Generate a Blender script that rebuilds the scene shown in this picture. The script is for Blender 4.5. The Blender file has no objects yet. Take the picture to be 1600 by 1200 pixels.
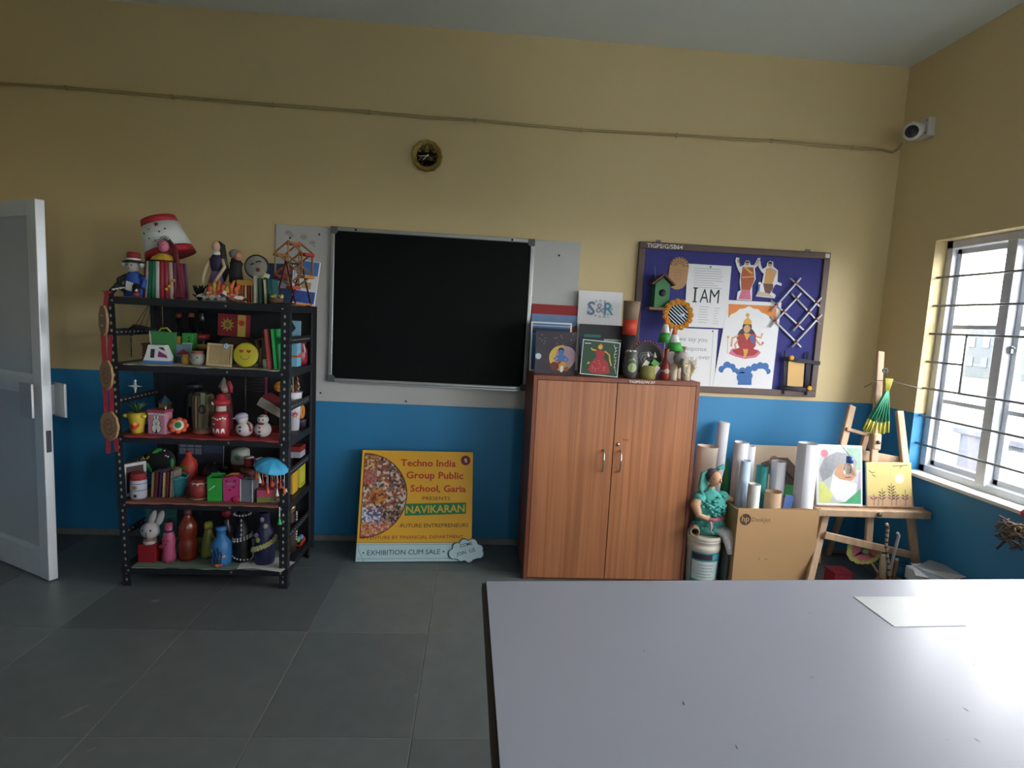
import bpy, bmesh, math, random
from mathutils import Matrix, Vector, Euler
random.seed(7)
S = bpy.context.scene
COL = S.collection
PI = math.pi

# ------------------------------------------------------------------ camera
def make_camera():
    yaw, pit, rol, fpx = 0.0675, -0.1095, 0.0508, 907.68
    f = Vector((math.sin(yaw)*math.cos(pit), math.cos(yaw)*math.cos(pit), math.sin(pit)))
    r = Vector((math.cos(yaw), -math.sin(yaw), 0)); u = r.cross(f)
    r2 = r*math.cos(rol) + u*math.sin(rol); u2 = u*math.cos(rol) - r*math.sin(rol)
    cd = bpy.data.cameras.new('camera'); cam = bpy.data.objects.new('camera', cd); COL.objects.link(cam)
    m = Matrix((r2, u2, -f)).transposed().to_4x4(); m.translation = (-0.1059, -3.6078, 1.4427)
    cam.matrix_world = m
    cd.sensor_fit = 'HORIZONTAL'; cd.sensor_width = 36.0; cd.lens = fpx/1600*36.0; cd.clip_start = 0.02; cd.clip_end = 500
    S.camera = cam
make_camera()

# ------------------------------------------------------------------ overcast sky, exposure
W = bpy.data.worlds.new('overcast_sky'); S.world = W; W.use_nodes = True
bg = W.node_tree.nodes['Background']; bg.inputs[0].default_value = (0.97, 0.98, 1.0, 1); bg.inputs[1].default_value = 5.0
S.view_settings.view_transform = 'Standard'; S.view_settings.look = 'None'
S.view_settings.exposure = 2.17; S.view_settings.gamma = 1.0; S.view_settings.use_curve_mapping = False
S.cycles.use_denoising = True
S.cycles.max_bounces = 10; S.cycles.diffuse_bounces = 6; S.cycles.transparent_max_bounces = 16
S.cycles.sample_clamp_indirect = 8.0

# ------------------------------------------------------------------ materials
def lin(c):
    if isinstance(c, str):
        c = tuple(int(c[i:i+2], 16)/255 for i in (0, 2, 4))
    return tuple(x/12.92 if x <= .04045 else ((x+.055)/1.055)**2.4 for x in c)
MATS = {}
def mat(col, rough=.6, metal=0., var=.12, scale=14., bump=0., key='', sheen=0., alpha=1., trans=0., coat=0., objrand=0.):
    k = (col, rough, metal, var, scale, bump, key, sheen, alpha, trans, coat, objrand)
    if k in MATS: return MATS[k]
    m = bpy.data.materials.new(key or 'paint_' + str(col)); m.use_nodes = True
    N = m.node_tree.nodes; L = m.node_tree.links; b = N['Principled BSDF']
    c = lin(col)
    b.inputs['Roughness'].default_value = rough; b.inputs['Metallic'].default_value = metal
    b.inputs['Transmission Weight'].default_value = trans; b.inputs['Coat Weight'].default_value = coat
    b.inputs['Alpha'].default_value = alpha
    if sheen: b.inputs['Sheen Weight'].default_value = sheen
    tc = N.new('ShaderNodeTexCoord'); no = N.new('ShaderNodeTexNoise')
    no.inputs['Scale'].default_value = scale; no.inputs['Detail'].default_value = 4
    L.new(tc.outputs['Object'], no.inputs['Vector'])
    mx = N.new('ShaderNodeMix'); mx.data_type = 'RGBA'
    mx.inputs[6].default_value = tuple(x*(1-var) for x in c)+(1,); mx.inputs[7].default_value = tuple(min(1, x*(1+var)) for x in c)+(1,)
    L.new(no.outputs['Fac'], mx.inputs[0])
    out = mx.outputs[2]
    if objrand:
        oi = N.new('ShaderNodeObjectInfo'); mr = N.new('ShaderNodeMapRange')
        mr.inputs[3].default_value = 1-objrand; mr.inputs[4].default_value = 1+objrand
        L.new(oi.outputs['Random'], mr.inputs[0]); hs = N.new('ShaderNodeHueSaturation')
        L.new(mr.outputs[0], hs.inputs['Value']); L.new(out, hs.inputs['Color']); out = hs.outputs[0]
    L.new(out, b.inputs['Base Color'])
    if bump:
        bp = N.new('ShaderNodeBump'); bp.inputs['Strength'].default_value = bump; bp.inputs['Distance'].default_value = .01
        L.new(no.outputs['Fac'], bp.inputs['Height']); L.new(bp.outputs[0], b.inputs['Normal'])
    MATS[k] = m
    return m

def wall_mat(name, upper, lower=None, zsplit=1.02):
    m = bpy.data.materials.new(name); m.use_nodes = True
    N = m.node_tree.nodes; L = m.node_tree.links; b = N['Principled BSDF']; b.inputs['Roughness'].default_value = .55
    tc = N.new('ShaderNodeTexCoord'); n1 = N.new('ShaderNodeTexNoise'); n1.inputs['Scale'].default_value = 1.6; n1.inputs['Detail'].default_value = 6
    n2 = N.new('ShaderNodeTexNoise'); n2.inputs['Scale'].default_value = 60; n2.inputs['Detail'].default_value = 3
    for n in (n1, n2): L.new(tc.outputs['Object'], n.inputs['Vector'])
    def tone(c):
        mx = N.new('ShaderNodeMix'); mx.data_type = 'RGBA'; c = lin(c)
        mx.inputs[6].default_value = tuple(x*.93 for x in c)+(1,); mx.inputs[7].default_value = tuple(x*1.05 for x in c)+(1,)
        L.new(n1.outputs['Fac'], mx.inputs[0]); return mx.outputs[2]
    out = tone(upper)
    if lower:
        lo = tone(lower)
        sx = N.new('ShaderNodeSeparateXYZ'); L.new(tc.outputs['Object'], sx.inputs[0])
        wob = N.new('ShaderNodeMath'); wob.operation = 'MULTIPLY_ADD'; wob.inputs[1].default_value = .012
        L.new(n1.outputs['Fac'], wob.inputs[0]); L.new(sx.outputs['Z'], wob.inputs[2])
        lt = N.new('ShaderNodeMath'); lt.operation = 'LESS_THAN'; lt.inputs[1].default_value = zsplit+.006; L.new(wob.outputs[0], lt.inputs[0])
        mx = N.new('ShaderNodeMix'); mx.data_type = 'RGBA'; L.new(lt.outputs[0], mx.inputs[0]); L.new(out, mx.inputs[6]); L.new(lo, mx.inputs[7]); out = mx.outputs[2]
    L.new(out, b.inputs['Base Color'])
    bp = N.new('ShaderNodeBump'); bp.inputs['Strength'].default_value = .12; bp.inputs['Distance'].default_value = .004
    L.new(n2.outputs['Fac'], bp.inputs['Height']); L.new(bp.outputs[0], b.inputs['Normal'])
    return m

def wood_mat(name, c1, c2, rough=.45, scale=3., stretch=(9, 9, .35)):
    m = bpy.data.materials.new(name); m.use_nodes = True
    N = m.node_tree.nodes; L = m.node_tree.links; b = N['Principled BSDF']; b.inputs['Roughness'].default_value = rough
    tc = N.new('ShaderNodeTexCoord'); mp = N.new('ShaderNodeMapping'); mp.inputs['Scale'].default_value = stretch
    no = N.new('ShaderNodeTexNoise'); no.inputs['Scale'].default_value = scale; no.inputs['Detail'].default_value = 6; no.inputs['Distortion'].default_value = .6
    L.new(tc.outputs['Object'], mp.inputs[0]); L.new(mp.outputs[0], no.inputs['Vector'])
    cr = N.new('ShaderNodeValToRGB'); cr.color_ramp.elements[0].position = .3; cr.color_ramp.elements[1].position = .7
    cr.color_ramp.elements[0].color = lin(c1)+(1,); cr.color_ramp.elements[1].color = lin(c2)+(1,)
    L.new(no.outputs['Fac'], cr.inputs[0]); L.new(cr.outputs[0], b.inputs['Base Color'])
    bp = N.new('ShaderNodeBump'); bp.inputs['Strength'].default_value = .08; bp.inputs['Distance'].default_value = .003
    L.new(no.outputs['Fac'], bp.inputs['Height']); L.new(bp.outputs[0], b.inputs['Normal'])
    return m

def glass_mat(name='window_glass', tint=(1, 1, 1), gloss=.06):
    m = bpy.data.materials.new(name); m.use_nodes = True
    N = m.node_tree.nodes; L = m.node_tree.links; N.remove(N['Principled BSDF'])
    t = N.new('ShaderNodeBsdfTransparent'); t.inputs[0].default_value = tint+(1,)
    g = N.new('ShaderNodeBsdfGlossy'); g.inputs['Roughness'].default_value = .03
    mx = N.new('ShaderNodeMixShader'); mx.inputs[0].default_value = gloss
    L.new(t.outputs[0], mx.inputs[1]); L.new(g.outputs[0], mx.inputs[2]); L.new(mx.outputs[0], N['Material Output'].inputs[0])
    return m

def mosaic_mat(name, cols, scale=60., rough=.6):
    """random cells of a few printed colours: a crowded photo print seen from afar"""
    m = bpy.data.materials.new(name); m.use_nodes = True
    N = m.node_tree.nodes; L = m.node_tree.links; b = N['Principled BSDF']; b.inputs['Roughness'].default_value = rough
    tc = N.new('ShaderNodeTexCoord'); vo = N.new('ShaderNodeTexVoronoi'); vo.inputs['Scale'].default_value = scale
    L.new(tc.outputs['Object'], vo.inputs['Vector']); sp = N.new('ShaderNodeSeparateColor'); L.new(vo.outputs['Color'], sp.inputs[0])
    cr = N.new('ShaderNodeValToRGB'); cr.color_ramp.interpolation = 'CONSTANT'
    els = cr.color_ramp.elements
    while len(els) < len(cols): els.new(.5)
    for i, c in enumerate(cols): els[i].position = i/len(cols); els[i].color = lin(c)+(1,)
    L.new(sp.outputs[0], cr.inputs[0]); L.new(cr.outputs[0], b.inputs['Base Color'])
    return m

# ------------------------------------------------------------------ geometry builder
class G:
    def __init__(s, T=None):
        s.v = []; s.f = []; s.mi = []; s.sm = []; s.mats = []; s.T = T or Matrix()
    def mid(s, m):
        if m not in s.mats: s.mats.append(m)
        return s.mats.index(m)
    def add(s, vs, fs, m, smooth=False):
        o = len(s.v); T = s.T; i = s.mid(m)
        s.v += [tuple(T @ Vector(p)) for p in vs]
        for f in fs: s.f.append(tuple(o+k for k in f)); s.mi.append(i); s.sm.append(smooth)
        return s
    def box(s, c, d, m, bev=0., rot=None):
        hx, hy, hz = (x/2 for x in d)
        R = Euler(rot).to_matrix() if rot else None
        if bev:
            b = min(bev, hx*.9, hy*.9, hz*.9)
            bm = bmesh.new(); bmesh.ops.create_cube(bm, size=1)
            bmesh.ops.scale(bm, vec=d, verts=bm.verts)
            bmesh.ops.bevel(bm, geom=bm.edges[:], offset=b, segments=2, profile=.5, affect='EDGES')
            bm.verts.index_update(); vs = [v.co.copy() for v in bm.verts]; fs = [[v.index for v in f.verts] for f in bm.faces]; bm.free()
        else:
            vs = [Vector((x, y, z)) for x in (-hx, hx) for y in (-hy, hy) for z in (-hz, hz)]
            fs = [(0, 1, 3, 2), (4, 6, 7, 5), (0, 4, 5, 1), (2, 3, 7, 6), (0, 2, 6, 4), (1, 5, 7, 3)]
        c = Vector(c)
        vs = [(R @ v if R else v)+c for v in vs]
        return s.add(vs, fs, m)
    def lathe(s, prof, m, c=(0, 0, 0), n=20, smooth=True, sq=1.):
        c = Vector(c); vs = []; fs = []
        for r, z in prof:
            for k in range(n):
                a = 2*PI*k/n; vs.append(c+Vector((r*math.cos(a), r*sq*math.sin(a), z)))
        for i in range(len(prof)-1):
            for k in range(n):
                k2 = (k+1) % n; fs.append((i*n+k, i*n+k2, (i+1)*n+k2, (i+1)*n+k))
        if prof[0][0] > 1e-5: fs.append(tuple(range(n-1, -1, -1)))
        if prof[-1][0] > 1e-5: fs.append(tuple((len(prof)-1)*n+k for k in range(n)))
        return s.add(vs, fs, m, smooth)
    def tube(s, pts, r, m, n=8, smooth=True, caps=True, closed=False):
        pts = [Vector(p) for p in pts]; k = len(pts)
        rr = r if isinstance(r, (list, tuple)) else [r]*k
        vs = []; fs = []; prev = None
        for i, p in enumerate(pts):
            if closed: t = pts[(i+1) % k]-pts[i-1]
            else: t = pts[min(i+1, k-1)]-pts[max(i-1, 0)]
            if t.length < 1e-9: t = Vector((0, 0, 1))
            t.normalize()
            if prev is None: a = t.orthogonal().normalized()
            else:
                a = prev-t*prev.dot(t)
                a = a.normalized() if a.length > 1e-6 else t.orthogonal().normalized()
            prev = a; b = t.cross(a)
            for j in range(n):
                an = 2*PI*j/n; vs.append(p+(a*math.cos(an)+b*math.sin(an))*rr[i])
        for i in range(k if closed else k-1):
            i2 = (i+1) % k
            for j in range(n):
                j2 = (j+1) % n; fs.append((i*n+j, i*n+j2, i2*n+j2, i2*n+j))
        if caps and not closed: fs.append(tuple(range(n-1, -1, -1))); fs.append(tuple((k-1)*n+j for j in range(n)))
        return s.add(vs, fs, m, smooth)
    def cyl(s, a, b, r, m, n=14, r2=None): return s.tube([a, b], [r, r if r2 is None else r2], m, n)
    def ell(s, c, rad, m, nu=14, nv=9, rot=None):
        R = Euler(rot).to_matrix() if rot else Matrix.Identity(3); c = Vector(c); vs = [c+R@Vector((0, 0, -rad[2]))]; fs = []
        for i in range(1, nv):
            t = -PI/2+PI*i/nv
            for j in range(nu):
                a = 2*PI*j/nu; vs.append(c+R@Vector((rad[0]*math.cos(t)*math.cos(a), rad[1]*math.cos(t)*math.sin(a), rad[2]*math.sin(t))))
        vs.append(c+R@Vector((0, 0, rad[2]))); top = len(vs)-1
        for j in range(nu):
            j2 = (j+1) % nu; fs.append((0, 1+j2, 1+j)); fs.append((top, top-nu+j, top-nu+j2))
            for i in range(nv-2): fs.append((1+i*nu+j, 1+i*nu+j2, 1+(i+1)*nu+j2, 1+(i+1)*nu+j))
        return s.add(vs, fs, m, True)
    def prism(s, poly, y0, y1, m, side=None):
        """polygon in local XZ (counter-clockwise seen from -y), from y0 (front) to y1 (back)"""
        n = len(poly); vs = [(x, y0, z) for x, z in poly]+[(x, y1, z) for x, z in poly]
        s.add(vs, [tuple(range(n)), tuple(range(2*n-1, n-1, -1))], m)
        return s.add(vs, [(i, n+i, n+(i+1) % n, (i+1) % n) for i in range(n)], side or m)
    def flat(s, poly, y, m): return s.add([(x, y, z) for x, z in poly], [tuple(range(len(poly)))], m)
    def strip(s, pts, w, y, m):
        """flat painted stroke of width w along pts (x,z)"""
        vs = []; k = len(pts)
        for i in range(k):
            a = Vector(pts[max(i-1, 0)]); b = Vector(pts[min(i+1, k-1)]); d = (b-a); d = d.normalized() if d.length > 1e-9 else Vector((1, 0))
            nrm = Vector((-d.y, d.x))*w/2; p = Vector(pts[i])
            vs += [(p.x+nrm.x, y, p.y+nrm.y), (p.x-nrm.x, y, p.y-nrm.y)]
        return s.add(vs, [(2*i, 2*i+1, 2*i+3, 2*i+2) for i in range(k-1)], m)
    def text(s, t, x, z, size, y, m, width=None, align='L', rot=0., bold=0.):
        vs, fs = text_mesh(t, bold)
        x0 = min(v[0] for v in vs); x1 = max(v[0] for v in vs)
        kx = size if width is None else width/max(1e-6, x1-x0)
        off = {'L': x0, 'C': (x0+x1)/2, 'R': x1}[align]
        ca, sa = math.cos(rot), math.sin(rot)
        out = []
        for vx, vy in vs:
            px, pz = (vx-off)*kx, vy*size
            out.append((x+px*ca-pz*sa, y, z+px*sa+pz*ca))
        return s.add(out, fs, m)
    def build(s, name, parent=None, loc=None, rot=None, label=None, cat=None, group=None, kind=None):
        me = bpy.data.meshes.new(name); me.from_pydata(s.v, [], s.f)
        for m in s.mats: me.materials.append(m)
        me.polygons.foreach_set('material_index', s.mi); me.polygons.foreach_set('use_smooth', s.sm)
        bm = bmesh.new(); bm.from_mesh(me); bmesh.ops.recalc_face_normals(bm, faces=[f for f in bm.faces if any(len(e.link_faces) > 1 for e in f.edges)]); bm.to_mesh(me); bm.free()
        me.update()
        return link(bpy.data.objects.new(name, me), parent, loc, rot, label, cat, group, kind)

def link(o, parent=None, loc=None, rot=None, label=None, cat=None, group=None, kind=None):
    COL.objects.link(o)
    if parent: o.parent = parent
    if loc: o.location = loc
    if rot: o.rotation_euler = rot
    if label: o['label'] = label
    if cat: o['category'] = cat
    if group: o['group'] = group
    if kind: o['kind'] = kind
    return o
def thing(name, label, cat, loc=(0, 0, 0), rot=(0, 0, 0), group=None, kind=None):
    return link(bpy.data.objects.new(name, None), None, loc, rot, label, cat, group, kind)
def dup(o, parent=None, loc=None, rot=None, label=None):
    c = o.copy(); COL.objects.link(c); c.parent = parent
    if loc: c.location = loc
    if rot: c.rotation_euler = rot
    if label: c['label'] = label
    for ch in [x for x in bpy.data.objects if x.parent == o]: dup(ch, c)
    return c
_TX = {}
def text_mesh(t, bold=0.):
    k = (t, bold)
    if k not in _TX:
        cu = bpy.data.curves.new('t', 'FONT'); cu.body = t; cu.resolution_u = 2; cu.offset = bold
        o = bpy.data.objects.new('t', cu); me = o.to_mesh()
        _TX[k] = ([(v.co.x, v.co.y) for v in me.vertices], [tuple(p.vertices) for p in me.polygons])
        o.to_mesh_clear(); bpy.data.objects.remove(o); bpy.data.curves.remove(cu)
    return _TX[k]
def circ(cx, cz, r, n=20, a0=0., a1=2*PI, sx=1.):
    full = abs(a1-a0-2*PI) < 1e-6
    return [(cx+r*sx*math.cos(a0+(a1-a0)*i/(n if full else n-1)), cz+r*math.sin(a0+(a1-a0)*i/(n if full else n-1))) for i in range(n)]
def rect(x0, z0, x1, z1): return [(x0, z0), (x1, z0), (x1, z1), (x0, z1)]
def star(cx, cz, r, r2, n, a=PI/2): return [(cx+(r if i % 2 == 0 else r2)*math.cos(a+PI*i/n), cz+(r if i % 2 == 0 else r2)*math.sin(a+PI*i/n)) for i in range(2*n)]
# ================================================================== THE ROOM
XL, XR, YF, H = -2.97, 2.488, -6.4, 3.107
TH = .2
m_wall = wall_mat('cream_and_blue_wall_paint', 'd4c090', '2a80b2')
m_ceil = wall_mat('white_ceiling_paint', 'd3dad6')
m_tile = mat('646a6b', .42, var=.22, scale=9., bump=.05, key='dark_stone_tile', objrand=.2)
m_grout = mat('8e9089', .8, key='grout')

g = G(); g.box(((XL+XR)/2, YF/2, -.0515), (XR-XL+.6, -YF+.6, .1), m_grout)
floor = g.build('floor', kind='structure')
TX, TY = .5367, .667
xs = [-.80+TX*k for k in range(-5, 8)]; ys = [-.41-TY*k for k in range(-2, 11)]
tile_meshes = {}
for i in range(len(xs)-1):
    for j in range(len(ys)-1):
        x0, x1 = max(xs[i], XL), min(xs[i+1], XR); y1, y0 = min(ys[j], 0), max(ys[j+1], YF)
        if x1-x0 < .03 or y1-y0 < .03: continue
        k = (round(x1-x0, 3), round(y1-y0, 3))
        if k in tile_meshes: o = bpy.data.objects.new('floor_tile', tile_meshes[k]); link(o, floor)
        else:
            o = G().box((0, 0, -.005), (x1-x0-.003, y1-y0-.003, .01), m_tile, bev=.0012).build('floor_tile', floor); tile_meshes[k] = o.data
        o.location = ((x0+x1)/2, (y0+y1)/2, 0)

g = G(); g.box(((XL+XR)/2, YF/2, H+.05), (XR-XL+.6, -YF+.6, .1), m_ceil); g.build('ceiling', kind='structure')
g = G(); g.box(((XL+XR)/2, TH/2, H/2), (XR-XL+2*TH, TH, H), m_wall); wall_back = g.build('wall_back', kind='structure')

def pierced_wall(name, xc, openings):
    """wall along y at x=xc with rectangular openings (y0,y1,z0,z1)"""
    yb = sorted({YF, 0.} | {v for o in openings for v in o[:2]}); zb = sorted({0., H} | {v for o in openings for v in o[2:]})
    g = G()
    for a, b in zip(yb, yb[1:]):
        for c, d in zip(zb, zb[1:]):
            if any(o[0]-1e-6 <= a and b <= o[1]+1e-6 and o[2]-1e-6 <= c and d <= o[3]+1e-6 for o in openings): continue
            g.box((xc, (a+b)/2, (c+d)/2), (TH, b-a, d-c), m_wall)
    return g.build(name, kind='structure')
WZ0, WZ1 = .668, 2.013
WIN = [(-2.10, -.385), (-4.45, -2.50), (-6.25, -4.80)]  # last two windows are out of view, added to brighten the room
pierced_wall('wall_right', XR+TH/2, [(a, b, WZ0, WZ1) for a, b in WIN])
FW = (.8, 1.15)  # unseen opening in the front wall, added for fill light
g = G()
for x0, x1, z0, z1 in ((XL-TH, FW[0], 0, H), (FW[1], XR+TH, 0, H), (FW[0], FW[1], 0, WZ0), (FW[0], FW[1], WZ1, H)):
    g.box(((x0+x1)/2, YF-TH/2, (z0+z1)/2), (x1-x0, TH, z1-z0), m_wall)
g.build('wall_front', kind='structure')
pierced_wall('wall_left', XL-TH/2, [(-1.16, -.26, 0., 2.0)])

st = G()
for x, y, w, l, a in ((-1.45, -1.62, .018, .09, 1.0), (-1.28, -1.80, .012, .03, .6), (-.27, -1.52, .014, .014, 0), (-1.6, -.82, .03, .04, 0.4), (-.25, -1.0, .012, .03, 1.3)):
    st.add([(x+math.cos(a)*l*.5*math.cos(t)-math.sin(a)*w*.5*math.sin(t), y+math.sin(a)*l*.5*math.cos(t)+math.cos(a)*w*.5*math.sin(t), .0006) for t in [2*PI*i/10 for i in range(10)]], [tuple(range(10))], mat('83857f', .8, var=.3, scale=60, key='floor_smear'))
st.build('smear_print', floor, kind='stuff')

# skirting along the back wall: a narrow band of chipped cement
m_skirt = mat('7d8080', .8, var=.3, scale=22, bump=.2, key='skirting_cement')
G().box(((XL+XR)/2, -.006, .02), (XR-XL, .012, .04), m_skirt, bev=.004).build('baseboard_back', kind='structure')
G().box((XR-.006, YF/2, .02), (.012, -YF, .04), m_skirt, bev=.004).build('baseboard_right', kind='structure')

# ------------------------------------------------------------------ windows in the right wall
m_alu = mat('c8ccd2', .45, .3, var=.08, scale=30, key='grey_window_aluminium')
m_bar = mat('74777a', .5, .4, var=.15, scale=40, key='painted_grille_steel')
m_sill = mat('dcdcd6', .5, var=.08, key='white_sill_stone')
m_glass = glass_mat()
def window(n, ya, yb):
    w = thing('window_%d' % n, None, None, kind='structure')
    x = XR+.105; lights = max(2, round((yb-ya)/.44)); pitch = (yb-ya)/lights
    f = .045
    for nm, c, d in (('frame_head', (x, (ya+yb)/2, WZ1-f/2), (.07, yb-ya, f)), ('frame_foot', (x, (ya+yb)/2, WZ0+f/2+.01), (.07, yb-ya, f)),
                     ('frame_jamb', (x, yb-f/2, (WZ0+WZ1)/2), (.07, f, WZ1-WZ0)), ('frame_jamb', (x, ya+f/2, (WZ0+WZ1)/2), (.07, f, WZ1-WZ0))):
        G().box(c, d, m_alu, bev=.004).build(nm, w)
    for k in range(1, lights):
        y = yb-pitch*k; G().box((x-.012, y, (WZ0+WZ1)/2), (.075, .058, WZ1-WZ0-2*f), m_alu, bev=.004).build('mullion', w)
    for k in range(lights):
        y1 = yb-pitch*k-.03-(.015 if k == 0 else 0); y0 = yb-pitch*(k+1)+.03
        sa = thing('sash', None, None); sa.parent = w
        xs_ = x+.012; z0, z1 = WZ0+.058, WZ1-.048; s = .03
        for nm, c, d in (('rail', (xs_, (y0+y1)/2, z1-s/2), (.03, y1-y0, s)), ('rail', (xs_, (y0+y1)/2, z0+s/2), (.03, y1-y0, s)),
                         ('stile', (xs_, y0+s/2, (z0+z1)/2), (.03, s, z1-z0)), ('stile', (xs_, y1-s/2, (z0+z1)/2), (.03, s, z1-z0)),
                         ('glazing_bar', (xs_, (y0+y1)/2, 1.53), (.024, y1-y0-.01, .024)), ('glazing_bar', (xs_, (y0+y1)/2, 1.105), (.024, y1-y0-.01, .024))):
            G().box(c, d, m_alu, bev=.003).build(nm, sa)
        for a, b in ((z0+s, 1.093), (1.117, 1.518), (1.542, z1-s)):
            G().box((xs_, (y0+y1)/2, (a+b)/2), (.004, y1-y0-2*s, b-a), m_glass).build('pane', sa)
        if k > 0:
            G().box((xs_-.03, y1-s/2, 1.42), (.016, .010, .04), m_bar, bev=.003).box((xs_-.040, y1-s/2-.012, 1.43), (.008, .03, .008), m_bar, bev=.003).build('latch', sa)
    # steel grille just inside the frame
    gr = thing('grille', None, None); gr.parent = w; gx = XR+.035
    for z in (1.806, 1.646, 1.486, 1.170, 1.008, .843):
        G().cyl((gx, ya, z), (gx, yb, z), .0065, m_bar, 8).build('grille_bar', gr)
    for k in range(lights):
        if k % 2 == 0:
            ym = yb-pitch*k-.255
            G().cyl((gx, ym, 1.170), (gx, ym, 1.486), .006, m_bar, 8).build('grille_upright', gr)
            G().cyl((gx, ym, 1.325), (gx, yb-pitch*k, 1.325), .006, m_bar, 8).build('grille_bar', gr)
    G().box((XR+.045, (ya+yb)/2, WZ0+.004), (.15, yb-ya+.0, .02), m_sill, bev=.004).build('window_sill', w)
    # daylight portal: guides the sky's own rays through this opening
    ld = bpy.data.lights.new('daylight_portal', 'AREA'); ld.shape = 'RECTANGLE'; ld.size = WZ1-WZ0; ld.size_y = yb-ya; ld.cycles.is_portal = True
    lo = bpy.data.objects.new('daylight_portal', ld); COL.objects.link(lo); lo.location = (XR+TH+.01, (ya+yb)/2, (WZ0+WZ1)/2); lo.rotation_euler = (0, PI/2, 0)
    return w
for i, (a, b) in enumerate(WIN): window(i+1, a, b)

# ------------------------------------------------------------------ aluminium door leaf, swung open
m_door = mat('d8dee2', .4, .25, var=.08, scale=12, key='anodised_door_frame')
m_dpan = mat('bac2c8', .35, .1, var=.06, scale=4, key='grey_door_panel', coat=.2)
m_plate = mat('b4b8ba', .35, .4, var=.06, key='handle_plate')
def door():
    L, DH, T = .80, 1.895, .042
    # local: x from 0 (free edge) to -L (hinge), front face at y=0, thickness to +y
    ang = math.atan2(-.228, .412)
    d = thing('door_1', None, None, (-2.209, -.647, 0.006), (0, 0, ang), kind='structure')
    for nm, c, s in (('stile', (-.04, T/2, DH/2), (.08, T, DH)), ('stile', (-L+.04, T/2, DH/2), (.08, T, DH)),
                     ('rail', (-L/2, T/2, DH-.03), (L-.16, T*.9, .06)), ('rail', (-L/2, T/2, 1.0), (L-.16, T*.9, .07)), ('rail', (-L/2, T/2, .07), (L-.16, T*.9, .14))):
        G().box(c, s, m_door, bev=.004).build(nm, d)
    for z0, z1 in ((.14, .965), (1.035, DH-.06)):
        G().box((-L/2, T/2, (z0+z1)/2), (L-.16, .012, z1-z0), m_dpan).build('door_panel', d)
        G().box((-L/2, .012, z1-.008), (L-.16, .012, .016), m_door).box((-L/2, .012, z0+.008), (L-.16, .012, .016), m_door).build('bead', d)
    # box pull handles on both faces that overhang the free edge
    for y, x0, nm in ((-.03, -.085, 'handle'), (T+.03, -.005, 'handle')):
        h = G().box((x0+.01, y, .925), (.11, .012, .17), m_plate, bev=.003).build(nm, d)
        G().box((x0-.03, y+(.016 if y < 0 else -.016), .925), (.02, .03, .15), mat('8a8e92', .4, .3, key='handle_stem')).build('handle_stem', h)
    G().box((-.002, T/2, .72), (.012, .022, .11), mat('4c4f52', .4, .6, key='dark_lock'), bev=.002).build('lock', d)
    for z in (.25, 1.0, 1.7): G().cyl((-L, T+.004, z-.05), (-L, T+.004, z+.05), .009, m_door).build('hinge', d)
    # frame in the wall
    fr = thing('door_2', None, None, kind='structure')
    for c, s in (((XL-.04, -.28, 1.0), (.12, .05, 2.0)), ((XL-.04, -1.14, 1.0), (.12, .05, 2.0)), ((XL-.04, -.71, 1.975), (.12, .82, .05))):
        G().box(c, s, m_door, bev=.004).build('door_frame', fr)
door()
# dim corridor beyond the door opening
G().box((XL-1.6, -.7, H/2), (.1, 6, H), m_wall).build('wall_corridor', kind='structure')
G().box((XL-.9, -.7, -.06), (1.4, 6, .1), m_tile).build('floor_corridor', kind='structure')
for _y in (-3.75, .05): G().box((XL-.9, _y, H/2), (1.4, .1, H), m_wall).build('wall_corridor_end', kind='structure')
G().box((XL-.9, -.7, H+.05), (1.4, 6, .1), m_ceil).build('ceiling_corridor', kind='structure')

# ------------------------------------------------------------------ outside the windows
m_grass = mat('272d1e', .9, var=.25, scale=.6, key='meadow_grass')
G().box((60, 20, -3.05), (110, 160, .1), m_grass).build('ground_meadow', kind='structure')
G().box((10, -2, -2.98), (13, 60, .06), mat('3c3d3b', .9, var=.1, scale=1.5, key='yard_concrete')).build('ground_yard', kind='structure')
m_white = mat('e9ebe8', .7, var=.04, scale=2, key='white_render')
wing = thing('school_wing', 'white rendered building wing just outside the window', 'building', (5.0, 6.3, -3))
G().box((0, 0, 4), (2, 6, 8), m_white).build('wall', wing); G().box((0, 0, 8.1), (2.2, 6.2, .25), m_white).build('parapet', wing)
m_pil = mat('40434c', .8, var=.1, key='blue_grey_render')
pil = thing('gate_pillar', 'blue-grey gate pillar with a flat cap seen through the window', 'pillar', (12.2, 9.45, -3))
G().box((0, 0, 1.12), (.52, .52, 2.24), m_pil).build('shaft', pil); G().box((0, 0, 2.31), (.66, .66, .15), m_pil, bev=.02).build('cap', pil)
bw = thing('boundary_wall', 'low white boundary wall beside the gate pillar outside', 'wall', (12.4, 0, -3))
G().box((0, 4.5, 1.0), (.2, 8.8, 2.0), m_white).build('wall_panel', bw)
for k in range(5): G().box((-.11, 8.0-.13*k, 1.45), (.03, .05, .42), mat('70757c', .7, key='vent_slot')).build('vent_slot', bw)
hb = thing('gate_hut', 'small grey gate hut standing beside the pillar outside', 'hut', (14.6, 10.9, -3))
G().box((0, 0, .95), (1.6, 1.9, 1.9), mat('454950', .8, key='hut_render')).build('wall', hb); G().box((0, 0, 1.97), (1.9, 2.2, .14), m_pil).build('roof', hb)
far = thing('distant_block', 'pale distant apartment block on the horizon across the meadow', 'building', (70, 70, -3))
G().box((0, 0, 3.4), (6, 9, 6.8), mat('3e4446', .8, key='far_wall')).build('wall', far)
G().box((0, 0, 7.0), (6.4, 9.4, .4), mat('454b50', .8, key='far_roof')).build('roof', far)
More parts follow.
